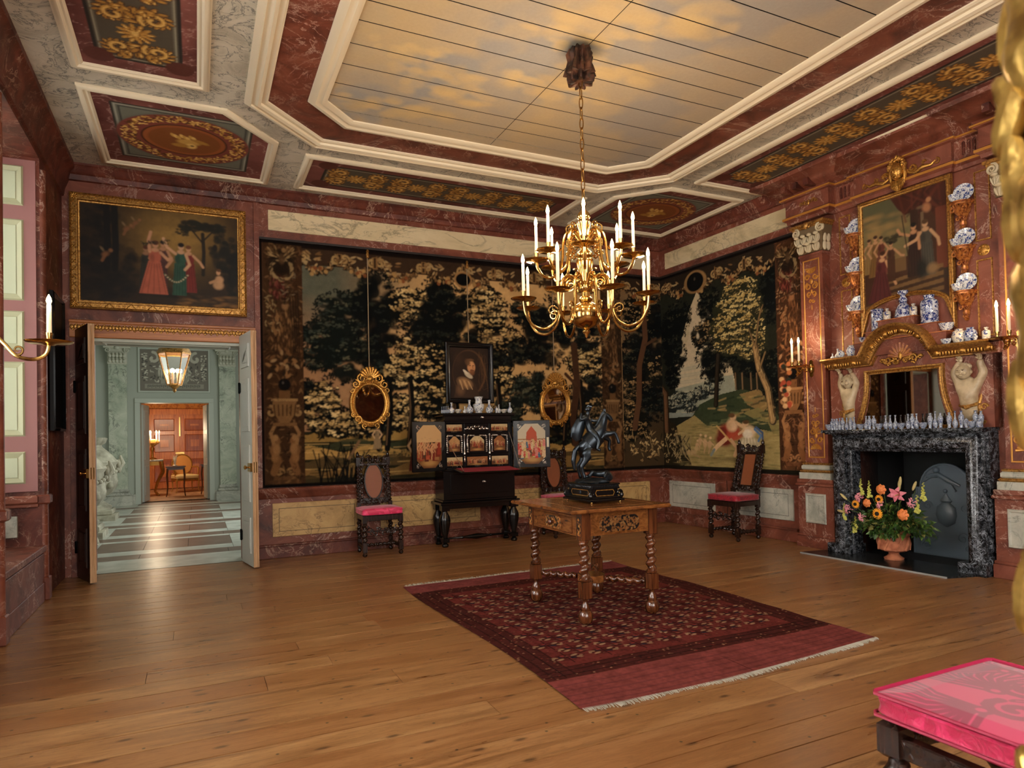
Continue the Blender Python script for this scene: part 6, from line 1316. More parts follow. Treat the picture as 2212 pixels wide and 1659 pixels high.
# cast iron fireback
fb = thing('fireback', 'arched cast iron fireback with relief figures standing in the fireplace', 'fireback', wp(SC, -.42, .005), RW)
iron = NT('cast_iron', .4, .0, .7); iron.col(rgba((84, 98, 108))); iron.bump(iron.noise(iron.coord('Object'), 40, 4), .3, .004); iron = iron.done()
arc = [(.33, 0), (.33, .6), (.29, .62), (.29, .68)]+[(.25*math.cos(a), .68+.25*math.sin(a)) for a in np.linspace(0, PI, 15)]+[(-.29, .68), (-.29, .62), (-.33, .6), (-.33, 0)]
arc = [(x+.06, z) for x, z in arc]
obj('plate', MB().prism(arc, 0, .03), iron, fb)
obj('rim', MB().tube([(x, -.004, z) for x, z in arc], .012, 6, True), iron, fb)
m = MB(); m.tube([(-.12, -.01, .8), (0, -.012, .82), (.1, -.012, .76), (.2, -.01, .72)], [.018, .028, .028, .012], 8); m.ell((-.02, -.014, .87), .032); m.tube([(0, -.012, .83), (-.1, -.01, .78), (-.16, -.01, .74)], .01, 6); m.tube([(.1, -.012, .76), (.16, -.01, .66)], .012, 6)
m.lathe([(.01, .3), (.08, .34), (.1, .42), (.09, .5), (.04, .54), (.06, .56), (.03, .6), (.01, .63)], 14, (.06, 0, 0), sy=.45); m.ell((.06, -.01, .66), .02)
for sg in (-1, 1): m.scroll((.06+sg*.15, -.008, .2), .06, .01, 1.4, .01, 0, 0, sg); m.scroll((.06+sg*.18, -.008, .5), .05, .01, 1.4, .008, 0, 0, -sg); m.scroll((.06+sg*.2, -.008, .1), .04, .01, 1.2, .008, 0, 0, sg)
m.tube([(-.2, -.006, .09), (-.2, -.006, .16)], .007, 5); m.scroll((-.165, -.006, .105), .02, .012, 1.0, .006, 1.5, 0, 1)
obj('relief', m, iron, fb)['kind'] = 'stuff'
# ------------------------------------------------------------------ overmantel
om = thing('overmantel', 'red marbled overmantel with gilt arched cornice, cherubs and mirror above the mantel', 'overmantel', wp(SC, 0, 1.3), RW)
Z0 = 1.3
obj('chimney_breast', MB().box(-.8, .8, -.12, 0, 0, .7), M['red'], om)
th = [math.asin(.28)+k*(PI-2*math.asin(.28))/20 for k in range(21)]
apx = [(-.375*math.cos(a), .655+.375*math.sin(a)) for a in th]
obj('tympanum', MB().prism([(-.42, .6), (.42, .6)]+apx[::-1], -.13, -.01), M['red'], om)
cor = [(0, .02), (0, .27), (.008, .29), (.022, .3), (.036, .29), (.044, .265), (.05, .25)]
cpath = [(-.79, .76)]+[(-.375*math.cos(th[0])-.01, .76)]+apx[1:-1]+[(.375*math.cos(th[0])+.01, .76), (.86, .76)]
fnc = lambda x, z, h: (x, -h, z)
obj('cornice', MB().frame(cpath, cor, fnc, False), M['gold_soft'], om, 30)
obj('cornice_frieze', MB().frame(cpath, [(.05, .25), (.054, .235), (.07, .2), (.095, .18), (.1, .16), (.112, .16), (.118, .13), (.118, .1)], fnc, False), M['gold_soft'], om, 30)
m = MB(); 
def along(path, step):
    out = []; acc = 0
    for (xa, za), (xb, zb) in zip(path, path[1:]):
        l = math.hypot(xb-xa, zb-za); d = acc
        while d < l: t = d/l; out.append((xa+(xb-xa)*t, za+(zb-za)*t, math.atan2(zb-za, xb-xa))); d += step
        acc = d-l
    return out
for k, (x, z, a) in enumerate(along(cpath, .027)):
    nx, nz = math.sin(a), -math.cos(a); c = (x+nx*.075, -.205, z+nz*.075)
    m.ell(c, (.009, .012, .026), 7, 5, (-a, 'Y'))
    if k % 8 == 4: m.ell((x+nx*.072, -.215, z+nz*.072), (.028, .016, .024), 9, 6, (-a, 'Y'))
obj('egg_and_dart', m, M['gold'], om)['kind'] = 'stuff'
obj('cornice_end', MB().box(.66, .88, -.16, 0, .64, .74, .006), M['red'], om); obj('cornice_end', MB().box(-.79, -.7, -.14, 0, .64, .66, .004), M['red'], om)
obj('shelf_board', MB().box(-.79, -.36, -.27, 0, .745, .76).box(.36, .88, -.27, 0, .745, .76), M['red'], om)
# gilt shell in the tympanum
m = MB()
for k in range(9): a = PI*(.06+.88*k/8); m.tube([(0, -.14, .70), (.06*math.cos(a), -.15, .70+.06*math.sin(a)), (.12*math.cos(a), -.145, .70+.14*math.sin(a))], [.008, .015, .02], 7); 
obj('shell', m, marble('shell_paint', (120, 64, 46), (150, 92, 62), (176, 112, 66), (214, 160, 80), 6, .4, .06, .9), om)
m = MB()
for k in range(10): a = PI*(.01+.98*k/9); m.tube([(0, -.145, .70), (.07*math.cos(a), -.158, .70+.075*math.sin(a)), (.13*math.cos(a), -.15, .70+.15*math.sin(a))], .005, 5)
for sg in (-1, 1):
    m.scroll((sg*.05, -.15, .665), .03, .006, 1.5, .011, 0, 0, sg); m.scroll((sg*.13, -.15, .68), .04, .008, 1.3, .013, PI, 0, -sg); m.scroll((sg*.19, -.148, .685), .025, .006, 1.2, .009, 0, 0, sg)
    for k in range(9): m.ell((sg*(.03+.02*k), -.15, .665+.03*math.sin(k)), (.018, .01, .011), 7, 4, (k*.8, 'Y'))
m.ell((0, -.155, .71), (.02, .014, .045)); obj('shell_ornament', m, M['gold'], om)['kind'] = 'stuff'
# trapezoid mirror with concave sides
def side(sg): return [(sg*(.47-.10*t-.09*math.sin(PI*t*.9)*.45), .02+.545*t) for t in np.linspace(0, 1, 10)]
mp = side(1)+side(-1)[::-1]
gp_ = NT('foxed_mirror', .02, 1); gp_.col(rgba((176, 164, 152))); gp_ = gp_.done()
obj('mirror_glass', MB().prism([(x*.93, z) for x, z in mp], -.128, -.12), gp_, om, 0)
fr_ = obj('mirror_frame', MB().frame(mp, [(-.012, .125), (-.008, .14), (.0, .142), (.01, .135), (.022, .15), (.034, .15), (.04, .12)], fnc), M['gold_soft'], om)
m = MB()
for (x, z, a) in along(mp+[mp[0]], .02): m.ell((x, -.145, z), .0055, 6, 4)
obj('bead_moulding', m, M['gold'], fr_)['kind'] = 'stuff'
# cherubs holding up the cornice
putm = NT('aged_stone', .35); putm.col(putm.ramp(putm.noise(putm.coord('Object'), 9, 4), [(.3, rgba((150, 128, 98))), (.6, rgba((202, 184, 150)))])); putm = putm.done()
def putto(x, sg, s):
    V = [(0, -.1, .2), (0, -.13, .27), (0, -.12, .35), (.0, -.12, .43), (.005, -.125, .46), (-.085, -.12, .42), (-.12, -.13, .49), (-.07, -.14, .57), (-.05, -.14, .6), (.085, -.12, .42), (.13, -.12, .48), (.1, -.13, .57), (.115, -.14, .605), (0, -.09, .1), (0, -.07, .02)]
    E_ = [(0, 1), (1, 2), (2, 3), (3, 4), (2, 5), (5, 6), (6, 7), (7, 8), (2, 9), (9, 10), (10, 11), (11, 12), (0, 13), (13, 14)]
    R_ = [.08, .098, .085, .036, .03, .048, .042, .032, .024, .048, .042, .032, .024, .066, .045]
    V = [(x+a*sg*s, b, c) for a, b, c in V]
    o = skin('cherub', V, E_, [r_*s for r_ in R_], putm, om)
    hx = x+sg*-.02*s; hd = obj('head', MB().ell((hx, -.165, .5), (.062*s, .06*s, .068), 16, 12).ell((hx, -.224, .496), (.008, .01, .012)).ell((hx-.026*s, -.208, .483), (.022, .018, .018)).ell((hx+.026*s, -.208, .483), (.022, .018, .018)).ell((hx, -.218, .462), (.016, .01, .008)).ell((hx, -.222, .474), (.013, .007, .004)).ell((hx-.062*s, -.16, .495), (.01, .014, .018)).ell((hx+.062*s, -.16, .495), (.01, .014, .018)).ell((hx-.022, -.217, .522), (.018, .008, .005)).ell((hx+.022, -.217, .522), (.018, .008, .005)), putm, o)
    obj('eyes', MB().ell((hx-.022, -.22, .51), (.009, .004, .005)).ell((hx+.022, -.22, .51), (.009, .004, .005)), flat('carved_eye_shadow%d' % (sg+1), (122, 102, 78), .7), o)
    m = MB(); g = random.Random(3)
    for k in range(34): a = g.random()*2*PI; q = g.random(); m.ell((hx+.06*s*math.cos(a)*q**.5, -.155-.05*s*math.sin(a)*q**.5*.7, .54+.028*(1-q)), .017, 6, 4)
    obj('curls', m, putm, o)['kind'] = 'stuff'
    for ax, az in ((-.05, .6), (.115, .605)):
        m = MB(); bx_ = x+ax*sg*s; m.ell((bx_, -.15, az+.005), (.018*s, .012, .02))
        for k in range(4): m.tube([(bx_+(k-1.5)*.009, -.152, az+.012), (bx_+(k-1.5)*.011, -.165, az+.032), (bx_+(k-1.5)*.011, -.185, az+.036)], .0055, 5)
        m.tube([(bx_-sg*.016, -.15, az), (bx_-sg*.03, -.165, az+.015)], .006, 5); obj('hand', m, putm, o)
    m = MB().tube([(x-.07*s, -.14, .2), (x, -.185, .18), (x+.08*s, -.14, .21)], [.016, .022, .016], 8).tube([(x+sg*.08*s, -.12, .21), (x+sg*.1*s, -.1, .3), (x+sg*.11*s, -.09, .36)], [.016, .02, .008], 8).tube([(x+sg*.08*s, -.12, .2), (x+sg*.09*s, -.11, .1), (x+sg*.07*s, -.1, .06)], [.018, .022, .01], 8)
    m.scroll((x+sg*.12*s, -.12, .18), .03, .008, 1.2, .012, 0, 0, sg); m.scroll((x+sg*.09*s, -.12, .06), .035, .008, 1.2, .012, 0, 0, -sg); m.ell((x, -.12, .05), (.02, .02, .04))
    obj('gilt_drapery', m, M['gold_soft'], o)
    obj('herm_base', MB().lathe([(.05, -.0), (.05, .02), (.04, .03), (.055, .12), (.065, .19)], 14, (x, -.09, 0), sy=.7), putm, o)
putto(-.58, -1, .8); putto(.6, 1, 1.0)
# stepped stand for porcelain under the picture
def gstep(m, m2, xa, xb, n, za, zb): m.box(xa, xb, -n, 0, za, zb-.008); m2.box(xa-.012, xb+.012, -n-.012, 0, zb-.008, zb)
m, m2 = MB(), MB(); gstep(m, m2, -.48, .44, .16, .74, .895); gstep(m, m2, -.36, .355, .15, .895, .99); gstep(m, m2, -.22, .145, .15, .99, 1.087)
obj('stepped_stand', m, M['red'], om); obj('step_edge', m2, woodm('gilt_edge', (120, 60, 24), (168, 96, 44), (190, 116, 58), .35, 'x', 1, 'Object'), om)
# picture above
def court():
    w, h = .86, 1.14; cv = Cv(w, h, 210, (70, 42, 26)); n_ = fnoise(cv.H, cv.W, 4, 5, 6)
    cv.rect(0, w*.62, h*.45, h, (120, 108, 70)); cv.rect(0, w*.55, h*.78, h, (96, 92, 62)); 
    for k in range(26): cv.ell(rng.random()*.45, h*(.68+.2*rng.random()), .09, .035, (170, 132, 80), .4, .8)
    cv.mass(.3, .72, .14, .05, (54, 46, 28), 24, .7); cv.rect(.06, .2, .72, .84, (150, 120, 72), .7); 
    for x in (.09, .15): cv.ell(x, .74, .018, .05, (110, 84, 50), .9, .3)
    cv.poly([(.3, h), (w, h), (w, .72), (.75, .8), (.66, .95), (.45, .92), (.38, 1.0)], (74, 34, 22)); 
    for k in range(20): cv.stroke([(.35+rng.random()*.5, h), (.4+rng.random()*.45, .85+.1*rng.random())], .012, (96, 46, 30) if k % 2 else (54, 26, 18), .6)
    cv.rect(.5, .58, .4, .95, (58, 36, 24)); cv.rect(.74, .84, .3, .9, (110, 56, 36)); cv.rect(.72, .86, .22, .32, (62, 44, 30)); cv.rect(.6, .63, .5, .9, (130, 110, 80), .6)
    for k, y in enumerate((.06, .13, .2, .27)): cv.poly([(.0+k*.06, y), (.8, y+.06), (.8, y+.1), (.0+k*.06, y+.03)], (128, 96, 56), .8); cv.poly([(.0+k*.06, y-.03), (.8, y+.03), (.8, y+.06), (.0+k*.06, y)], (66, 44, 28), .9)
    cv.rect(.2, .45, .38, .6, (130, 100, 60), .6)
    cv.figure(.07, .42, .36, (150, 118, 70), (186, 138, 98)); cv.figure(.14, .38, .42, (128, 92, 46), (196, 146, 102)); cv.figure(.2, .4, .38, (110, 60, 44), (190, 140, 100)); cv.figure(.17, .12, .5, (92, 40, 38), (200, 150, 108), (70, 40, 24), .04, [(.25, .5, .34, .3)], .26); cv.figure(.3, .3, .4, (80, 50, 34), (186, 136, 96), (40, 24, 16), 0, [(.25, .6, .32, .58)], .1)
    cv.figure(.53, .3, .52, (56, 36, 28), (190, 136, 94), (30, 22, 18), 0, [(-.25, .86, -.3, .95), (.1, .5, .2, .6)], .14); cv.figure(.66, .28, .54, (80, 74, 62), (206, 158, 114), (84, 58, 34), -.02, [(-.2, .68, -.4, .62), (.18, .62, .2, .5)], .12); cv.ell(.6, .36, .07, .14, (34, 32, 26), .9, .6); cv.ell(.7, .34, .07, .07, (150, 116, 76), .9, .6)
    cv.stroke([(.42, .92), (.5, .28)], .006, (60, 40, 26)); cv.ell(.66, .93, .05, .06, (170, 116, 78), .9, .5, .5); cv.ell(.68, 1.0, .03, .03, (176, 124, 84), .9, .4); cv.ell(.6, .95, .05, .02, (120, 96, 70), .7, .5)
    cv.blur(2); cv.mul(.55+.35*n_); return cv
pc = thing('painting', 'oil painting of an antique court scene with arched lower edge over the fireplace', 'painting', wp(SC, .02, 2.48), RW)
cvp = court(); az = lambda x: .15*math.sqrt(max(0, 1-((x-.0)/.43)**2))
obj('canvas', canvas_mesh('canvas', cvp, lambda X, Y: Y > .16*np.sqrt(np.clip(1-((X-.43)/.42)**2, 0, 1))-.005), M['oil'], pc, 0, (-.43, -.02, .0))
fpth = [(.43, -.03), (.43, 1.14), (-.43, 1.14), (-.43, -.03)]+[(.42*-math.cos(a), .16*math.sin(a)-.005) for a in np.linspace(.05, PI-.05, 16)]
obj('frame', MB().frame(fpth, [(-.012, .02), (-.008, .035), (.004, .04), (.012, .03), (.024, .045), (.034, .04), (.036, 0)], fnc), M['gold_soft'], pc)
obj('tympanum_panel', MB().prism([(-.43, -.28), (.43, -.28), (.43, .0)]+[(.42*math.cos(a), .16*math.sin(a)-.01) for a in np.linspace(.05, PI-.05, 16)]+[(-.43, 0)], -.012, 0), M['red'], pc)
# gilt mask on the cornice
gm_ = thing('gilt_mask', 'gilded woman\'s head mask with scrolled arms on the cornice above painting', 'ornament', wp(SC, .05, 3.64), RW)
m = MB().ell((0, -.06, .19), (.062, .055, .085), 16, 12).ell((0, -.118, .18), (.011, .014, .022)).ell((0, -.108, .145), (.02, .01, .007)).ell((-.024, -.108, .2), (.012, .006, .006)).ell((.024, -.108, .2), (.012, .006, .006)).ell((0, -.09, .125), (.02, .015, .015)).ell((-.024, -.106, .216), (.018, .006, .004)).ell((.024, -.106, .216), (.018, .006, .004))
obj('head', m, M['gold'], gm_); m = MB(); g = random.Random(5)
for k in range(60): a = PI*g.random(); q = .8+.35*g.random(); m.ell((.07*q*math.cos(a), -.05-.03*g.random(), .225+.09*q*math.sin(a)), .018, 7, 5)
for sg in (-1, 1): m.tube([(sg*.06, -.05, .24), (sg*.075, -.05, .15), (sg*.06, -.05, .06)], [.022, .02, .01], 8)
obj('hair', m, M['gold'], gm_)['kind'] = 'stuff'; m = MB()
for k in range(7): x = (k-3)*.02; m.tube([(x, -.05, .1-abs(k-3)*-.004), (x*.8, -.065, .04), (x*.2, -.05, 0-.0)], [.014, .016, .006], 7)
obj('drapery', m, M['gold'], gm_)
for sg in (-1, 1):
    m = MB().scroll((sg*.13, -.025, .18), .045, .01, 1.5, .016, PI, 0, sg).tube([(sg*.09, -.025, .16), (sg*.16, -.025, .13), (sg*.24, -.025, .16), (sg*.31, -.025, .15), (sg*.35, -.025, .18)], [.012, .02, .022, .014, .008], 8).scroll((sg*.36, -.025, .165), .03, .006, 1.2, .009, PI/2, 0, -sg).scroll((sg*.24, -.025, .2), .022, .005, 1.1, .008, 0, 0, sg)
    obj('scroll_arm', m, M['gold'], gm_)
# ------------------------------------------------------------------ wall brackets with bowl and dish
brm = NT('bole_gilding', .36, .55); v_ = brm.coord('Object'); f_ = brm.noise(v_, 45, 4); brm.col(brm.ramp(f_, [(.36, rgba((110, 48, 26))), (.62, rgba((198, 128, 64)))])); brm.bump(f_, .4, .004); brm = brm.done()
def make_bracket():
    m = MB(); half = [(.1*math.cos(a), -.14*math.sin(a)) for a in np.linspace(0, PI, 14)]
    m.prismz(half, -.012, 0).prismz([(x*.88, y*.88) for x, y in half], -.03, -.012)
    m.lathe([(.004, -.27), (.016, -.265), (.022, -.25), (.012, -.235), (.02, -.22), (.03, -.2), (.024, -.17), (.04, -.13), (.06, -.09), (.068, -.05), (.08, -.03)], 14, (0, -.02, 0), f=lambda a, z, i: 1+.08*math.cos(6*a))
    for sg in (-1, 1): m.scroll((sg*.05, -.09, -.065), .03, .008, 1.3, .012, PI/2, 0, sg); m.scroll((sg*.025, -.055, -.15), .022, .006, 1.2, .009, 0, 0, -sg); m.scroll((sg*.014, -.03, -.225), .014, .004, 1.1, .006, 0, 0, sg)
    for k in range(7): a = PI*(k+.5)/7; m.tube([(.075*math.cos(a), -.02-.1*math.sin(a), -.03), (.05*math.cos(a), -.02-.075*math.sin(a), -.075), (.02*math.cos(a), -.02-.03*math.sin(a), -.14)], [.013, .016, .008], 6)
    return mesh('wall_bracket', m)
brme = make_bracket(); brme.materials.append(brm)
dish = mesh('dish', MB().lathe([(.001, 0), (.035, 0), (.04, .006), (.078, .018), (.082, .022), (.078, .021), (.04, .01), (.001, .005)], 24), 60); dish.materials.append(M['porc'])
for side_, xs in (('left', -.52), ('right', .545)):
    for lev, z in (('top', 3.36), ('middle', 2.952), ('lowest', 2.542)):
        b = bpy.data.objects.new('wall_bracket', brme); C.objects.link(b); b.location = wp(SC-xs, 0, z); b.rotation_euler = (0, 0, RW); tag(b, 'carved gilt wall bracket, %s of three, %s of the painting over the fireplace' % (lev, side_), 'bracket', 'gilt wall brackets')
        pot('bowl', .07, .1, 'porc', tuple(wp(SC-xs+.035, .085, z)), 'blue and white bowl on the %s bracket %s of the chimney painting' % (lev, side_), 'bowls on the brackets')
        d = bpy.data.objects.new('dish', dish); C.objects.link(d); d.location = wp(SC-xs-.02, .03, z+.081); d.rotation_euler = (PI/2-.12, 0, RW+.25); tag(d, 'blue and white dish leaning on the wall, %s bracket %s of the chimney painting' % (lev, side_), 'dish', 'dishes on the brackets')
# ------------------------------------------------------------------ porcelain on the mantel and the overmantel
kinds = {'b': 'bottle', 'v': 'baluster', 'w': 'bowl', 'l': 'lidjar'}
row = [(4.74, 'w', .06), (4.7, 'v', .12), (4.672, 'v', .115), (4.645, 'v', .12), (4.612, 'b', .125), (4.578, 'v', .125), (4.53, 'b', .125), (4.486, 'v', .125), (4.446, 'b', .13), (4.375, 'w', .055), (4.315, 'b', .135), (4.279, 'v', .135), (4.233, 'v', .135), (4.179, 'w', .055), (4.108, 'b', .135), (4.061, 'b', .135), (4.011, 'b', .135), (3.955, 'w', .055), (3.886, 'b', .14), (3.845, 'v', .14), (3.805, 'b', .14), (3.745, 'w', .055), (3.68, 'v', .14), (3.634, 'b', .155), (3.588, 'v', .14), (3.511, 'v', .14), (3.46, 'b', .15), (3.408, 'v', .15), (3.367, 'l', .085), (3.325, 'w', .055), (3.335, 'v', .15), (3.29, 'v', .145), (3.262, 'l', .08)]
for i, (s, k, h) in enumerate(row):
    n_ = .245 if i not in (30, 31) else .16
    wd = {'b': .047, 'v': .045, 'w': .078, 'l': .048}[k]
    pot(kinds[k], h, wd, 'porc_small', tuple(wp(s, n_, 1.3)), 'small blue and white %s on the black mantel shelf, %s piece from the left' % ({'b': 'bottle vase', 'v': 'baluster vase', 'w': 'bowl', 'l': 'lidded jar'}[k], ORD[i+1]), 'small porcelain on the mantel', rz=i*.7, seg=14)
G2 = 'porcelain above the gilt arch'
def op(shape, h, wd, mt, x, n_, z, label): pot(shape, h, wd, mt, tuple(wp(SC-x, n_, z)), label, G2)
op('canister', .24, .125, 'porc_dark', -.262, .09, 2.29, 'tall blue lidded canister left of the steps above the arch')
op('flask', .12, .07, 'porc_cream', -.16, .09, 2.387, 'small white flask on the top step beside the blue canister')
op('bell', .265, .155, 'porc_dark', .0, .08, 2.387, 'dark blue bell-shaped bottle vase on the top step')
op('flask', .12, .068, 'porc_cream', .105, .09, 2.387, 'small white flask between the bell-shaped vase and the big cylinder vase')
op('cylinder', .27, .15, 'porc_dark', .25, .08, 2.29, 'big blue and white cylinder vase right of the top step')
op('bowl', .075, .13, 'porc', .4, .08, 2.195, 'deep blue and white bowl on the lowest right step')
op('bowl', .05, .09, 'porc', .46, .2, 2.06, 'little fluted bowl on the gilt shelf right of the arch')
op('jar', .13, .12, 'porc_cream', .545, .15, 2.06, 'cream ovoid jar on the gilt shelf right of the arch')
op('jar', .13, .11, 'porc_dark', .635, .14, 2.06, 'dense blue ovoid jar on the gilt shelf beside the cream jar')
op('flask', .115, .065, 'porc_cream', .76, .13, 2.06, 'small cream flask at the right end of the gilt shelf')
op('baluster', .06, .04, 'porc', .7, .19, 2.06, 'tiny vase on the gilt shelf left of the small cream flask')
op('bowl', .06, .085, 'porc_dark', -.43, .08, 2.195, 'blue bowl on the lowest left step')
op('jar', .12, .1, 'porc', -.52, .15, 2.06, 'ovoid blue and white jar on the left gilt shelf nearest the arch')
op('baluster', .105, .06, 'porc', -.58, .1, 2.06, 'slim vase behind the jars on the left gilt shelf')
op('lidjar', .085, .08, 'porc', -.615, .19, 2.06, 'squat lidded jar in the middle of the left gilt shelf')
op('bottle', .105, .06, 'porc_light', -.68, .15, 2.06, 'pale bottle on the left gilt shelf near its end')
op('bottle', .06, .045, 'porc_light', -.735, .16, 2.06, 'tiny bottle at the far left end of the gilt shelf')

# ------------------------------------------------------------------ terracotta urn full of flowers in the hearth
ur = thing('flower_urn', 'terracotta urn with a big mixed bouquet standing on the hearth', 'flower arrangement', wp(4.13, .15, .014), RW)
terra = NT('terracotta', .8); f_ = terra.noise(terra.coord('Object'), 14, 5); terra.col(terra.ramp(f_, [(.3, rgba((148, 82, 54))), (.65, rgba((196, 124, 88)))])); terra.bump(f_, .4, .01); terra = terra.done()
m = MB().lathe([(.001, 0), (.085, 0), (.09, .015), (.06, .035), (.045, .055), (.05, .07), (.11, .085), (.135, .1), (.14, .14), (.135, .23), (.148, .245), (.145, .265), (.12, .265), (.115, .2), (.001, .19)], 28)
for k in range(9): a = k*2*PI/9; m.tube([(.135*math.cos(a-.2), .135*math.sin(a-.2), .1), (.142*math.cos(a), .142*math.sin(a), .16), (.14*math.cos(a+.25), .14*math.sin(a+.25), .225)], [.012, .014, .008], 6); m.scroll((0, 0, 0), .001, .001, .1, .001)
obj('urn', m, terra, ur)
leafm = NT('green_leaf', .4); ri = leafm.noise(leafm.coord('Object'), 9, 2); leafm.col(leafm.ramp(ri, [(.35, rgba((30, 52, 20))), (.5, rgba((58, 92, 34))), (.68, rgba((110, 132, 58)))])); leafm = leafm.done()
oliv = flat('olive_sprig', (122, 118, 60), .6)
def leafq(m, p, d, l, wd, g):
    d = Vector(d).normalized(); s_ = d.cross(Vector((g.uniform(-1, 1), g.uniform(-1, 1), 1))).normalized(); u_ = s_.cross(d); p = Vector(p)
    m.add([p, p+d*l*.4+s_*wd+u_*.01, p+d*l-u_*.02, p+d*l*.4-s_*wd+u_*.01, p+d*l*.5-u_*.004], [(0, 1, 4), (1, 2, 4), (2, 3, 4), (3, 0, 4)])
g = random.Random(9); m = MB(); m2 = MB()
for k in range(560):
    a = g.random()*2*PI; q = g.random()**.6; x = .0+.36*q*math.cos(a)*1.05; y = .2*q*math.sin(a)*.9; z = .3+.2*(1-q*q)*g.random()+.12*g.random()-.06*q
    leafq(m if g.random() < .8 else m2, (x, y, z), (math.cos(a)*q+.2*g.uniform(-1, 1), math.sin(a)*q-.3, g.uniform(-.5, .7)), .05+.04*g.random(), .012+.012*g.random(), g)
for k in range(60): leafq(m, (g.uniform(-.13, .13), -.1-.03*g.random(), .25+.05*g.random()), (g.uniform(-.6, .6), -.5, -.8*g.random()), .07, .026, g)
obj('foliage', m, leafm, ur, 0)['kind'] = 'stuff'; obj('sprigs', m2, oliv, ur, 0)['kind'] = 'stuff'
def fx(x): return x+.13
stem = flat('flower_stem', (72, 98, 44), .6)
def rose(x, z, r, c, y=-.16):
    m = MB()
    for ring, (q, n_, up) in enumerate(((.95, 7, .0), (.7, 6, .25), (.45, 5, .4), (.2, 3, .5))):
        for k in range(n_): a = k*2*PI/n_+ring; m.ell((x+r*q*.7*math.cos(a), y-r*up*1.2, z+r*q*.7*math.sin(a)), (r*.42, r*.2, r*.36), 8, 5, (-a, 'Y'))
    return m
def daisy(x, z, r, n_, y=-.17):
    m = MB()
    for k in range(n_): a = k*2*PI/n_; m.ell((x+r*.62*math.cos(a), y, z+r*.62*math.sin(a)), (r*.42, r*.06, r*.13), 7, 4, (-a, 'Y'))
    return m
def pompon(x, z, r, y=-.16):
    m = MB(); gg = random.Random(int(x*1000))
    for k in range(46): a = gg.random()*2*PI; q = gg.random(); m.ell((x+r*q*math.cos(a), y-r*(1-q*q)*.8, z+r*q*math.sin(a)), (r*.26, r*.12, r*.1), 6, 4, (-a, 'Y'))
    return m
cor_ = flat('orange_rose', (228, 132, 70), .5); gold_ = flat('sunflower_petal', (240, 160, 36), .5); pink_ = flat('pink_petal', (226, 146, 160), .5); lil_ = flat('lily_petal', (222, 130, 146), .45); yel_ = flat('snapdragon', (196, 196, 96), .5); bud_ = flat('lily_bud', (196, 178, 120), .5); brc = flat('flower_centre', (26, 14, 10), .8)
for x, z, r in ((-.288, .55, .042), (-.134, .695, .05), (.077, .468, .055)): obj('rose', rose(fx(x), z, r, cor_), cor_, ur)
for x, z, r in ((-.174, .455, .056), (-.152, .6, .044), (-.406, .53, .044)):
    d = obj('sunflower', daisy(fx(x), z, r, 17), gold_, ur); obj('flower_centre', MB().ell((fx(x), -.18, z), (r*.38, .012, r*.38), 12, 6), brc, d)
for x, z in ((-.367, .604), (-.139, .54), (-.344, .405), (-.495, .47), (.165, .587)): obj('carnation', pompon(fx(x), z, .045), pink_, ur)
m = MB()
for k in range(6): a = k*PI/3+.3; cx_, cz_ = fx(.033), .66; m.tube([(cx_, -.14, cz_), (cx_+.05*math.cos(a), -.19, cz_+.04*math.sin(a)), (cx_+.1*math.cos(a), -.18, cz_+.075*math.sin(a))], [.008, .024, .004], 7, False, .4)
lo = obj('lily', m, lil_, ur); obj('stamens', MB().tube([(fx(.033), -.15, .66), (fx(.04), -.22, .65)], .005, 5), bud_, lo)
for x, z in ((-.362, .748), (-.279, .731), (.258, .741), (-.558, .482), (-.44, .36), (.2, .62)):
    m = MB(); gg = random.Random(int(z*999))
    for k in range(20): t = k/19; m.ell((fx(x)+gg.uniform(-.02, .02)*(1.3-t), -.13-.01*gg.random(), z+.04-.16*(1-t)), (.014*(1.3-t), .012, .012*(1.3-t)), 6, 4)
    obj('snapdragon', m, yel_, ur)
for x, z, a in ((.03, .743, 0), (.175, .746, .4), (-.567, .592, -.9), (-.598, .437, -1.4), (.04, .78, .1)): obj('lily_bud', MB().ell((fx(x), -.13, z), (.014, .014, .05), 8, 7, (a, 'Y')), bud_, ur)
m = MB()
for x, z in ((-.288, .55), (-.134, .66), (.033, .64), (.165, .56), (-.362, .68), (-.279, .66), (.258, .66), (-.5, .46), (.175, .7), (-.56, .58)): m.tube([(fx(x), -.12, z), (fx(x)*.5, -.06, .4), (fx(x)*.15, 0, .26)], .004, 5)
obj('stems', m, stem, ur)['kind'] = 'stuff'
# ------------------------------------------------------------------ candles
CANDLE_W = 8
def bulb(parent, loc, power=CANDLE_W):
    l = bpy.data.lights.new('candle_light', 'POINT'); l.energy = power; l.color = (1, .76, .5); l.shadow_soft_size = .03
    o = bpy.data.objects.new('candle_light', l); C.objects.link(o); o.parent = parent; o.location = loc; return o
cme = mesh('candle', MB().lathe([(.001, 0), (.0115, 0), (.0105, .2), (.008, .208), (.001, .21)], 14)); cme.materials.append(M['candle'])
fme = mesh('flame', MB().lathe([(.001, 0), (.008, .008), (.011, .022), (.008, .042), (.001, .062)], 12)); fme.materials.append(M['flame'])
def candle(parent, loc, power=CANDLE_W, s=1.):
    c = obj('candle', cme, None, parent, 40, loc); c.scale = (1, 1, s); f = obj('flame', fme, None, c, 40, (0, 0, .204)); f.scale = (1.15, 1.15, 1.1); bulb(parent, (loc[0], loc[1], loc[2]+.24*s), power); return c
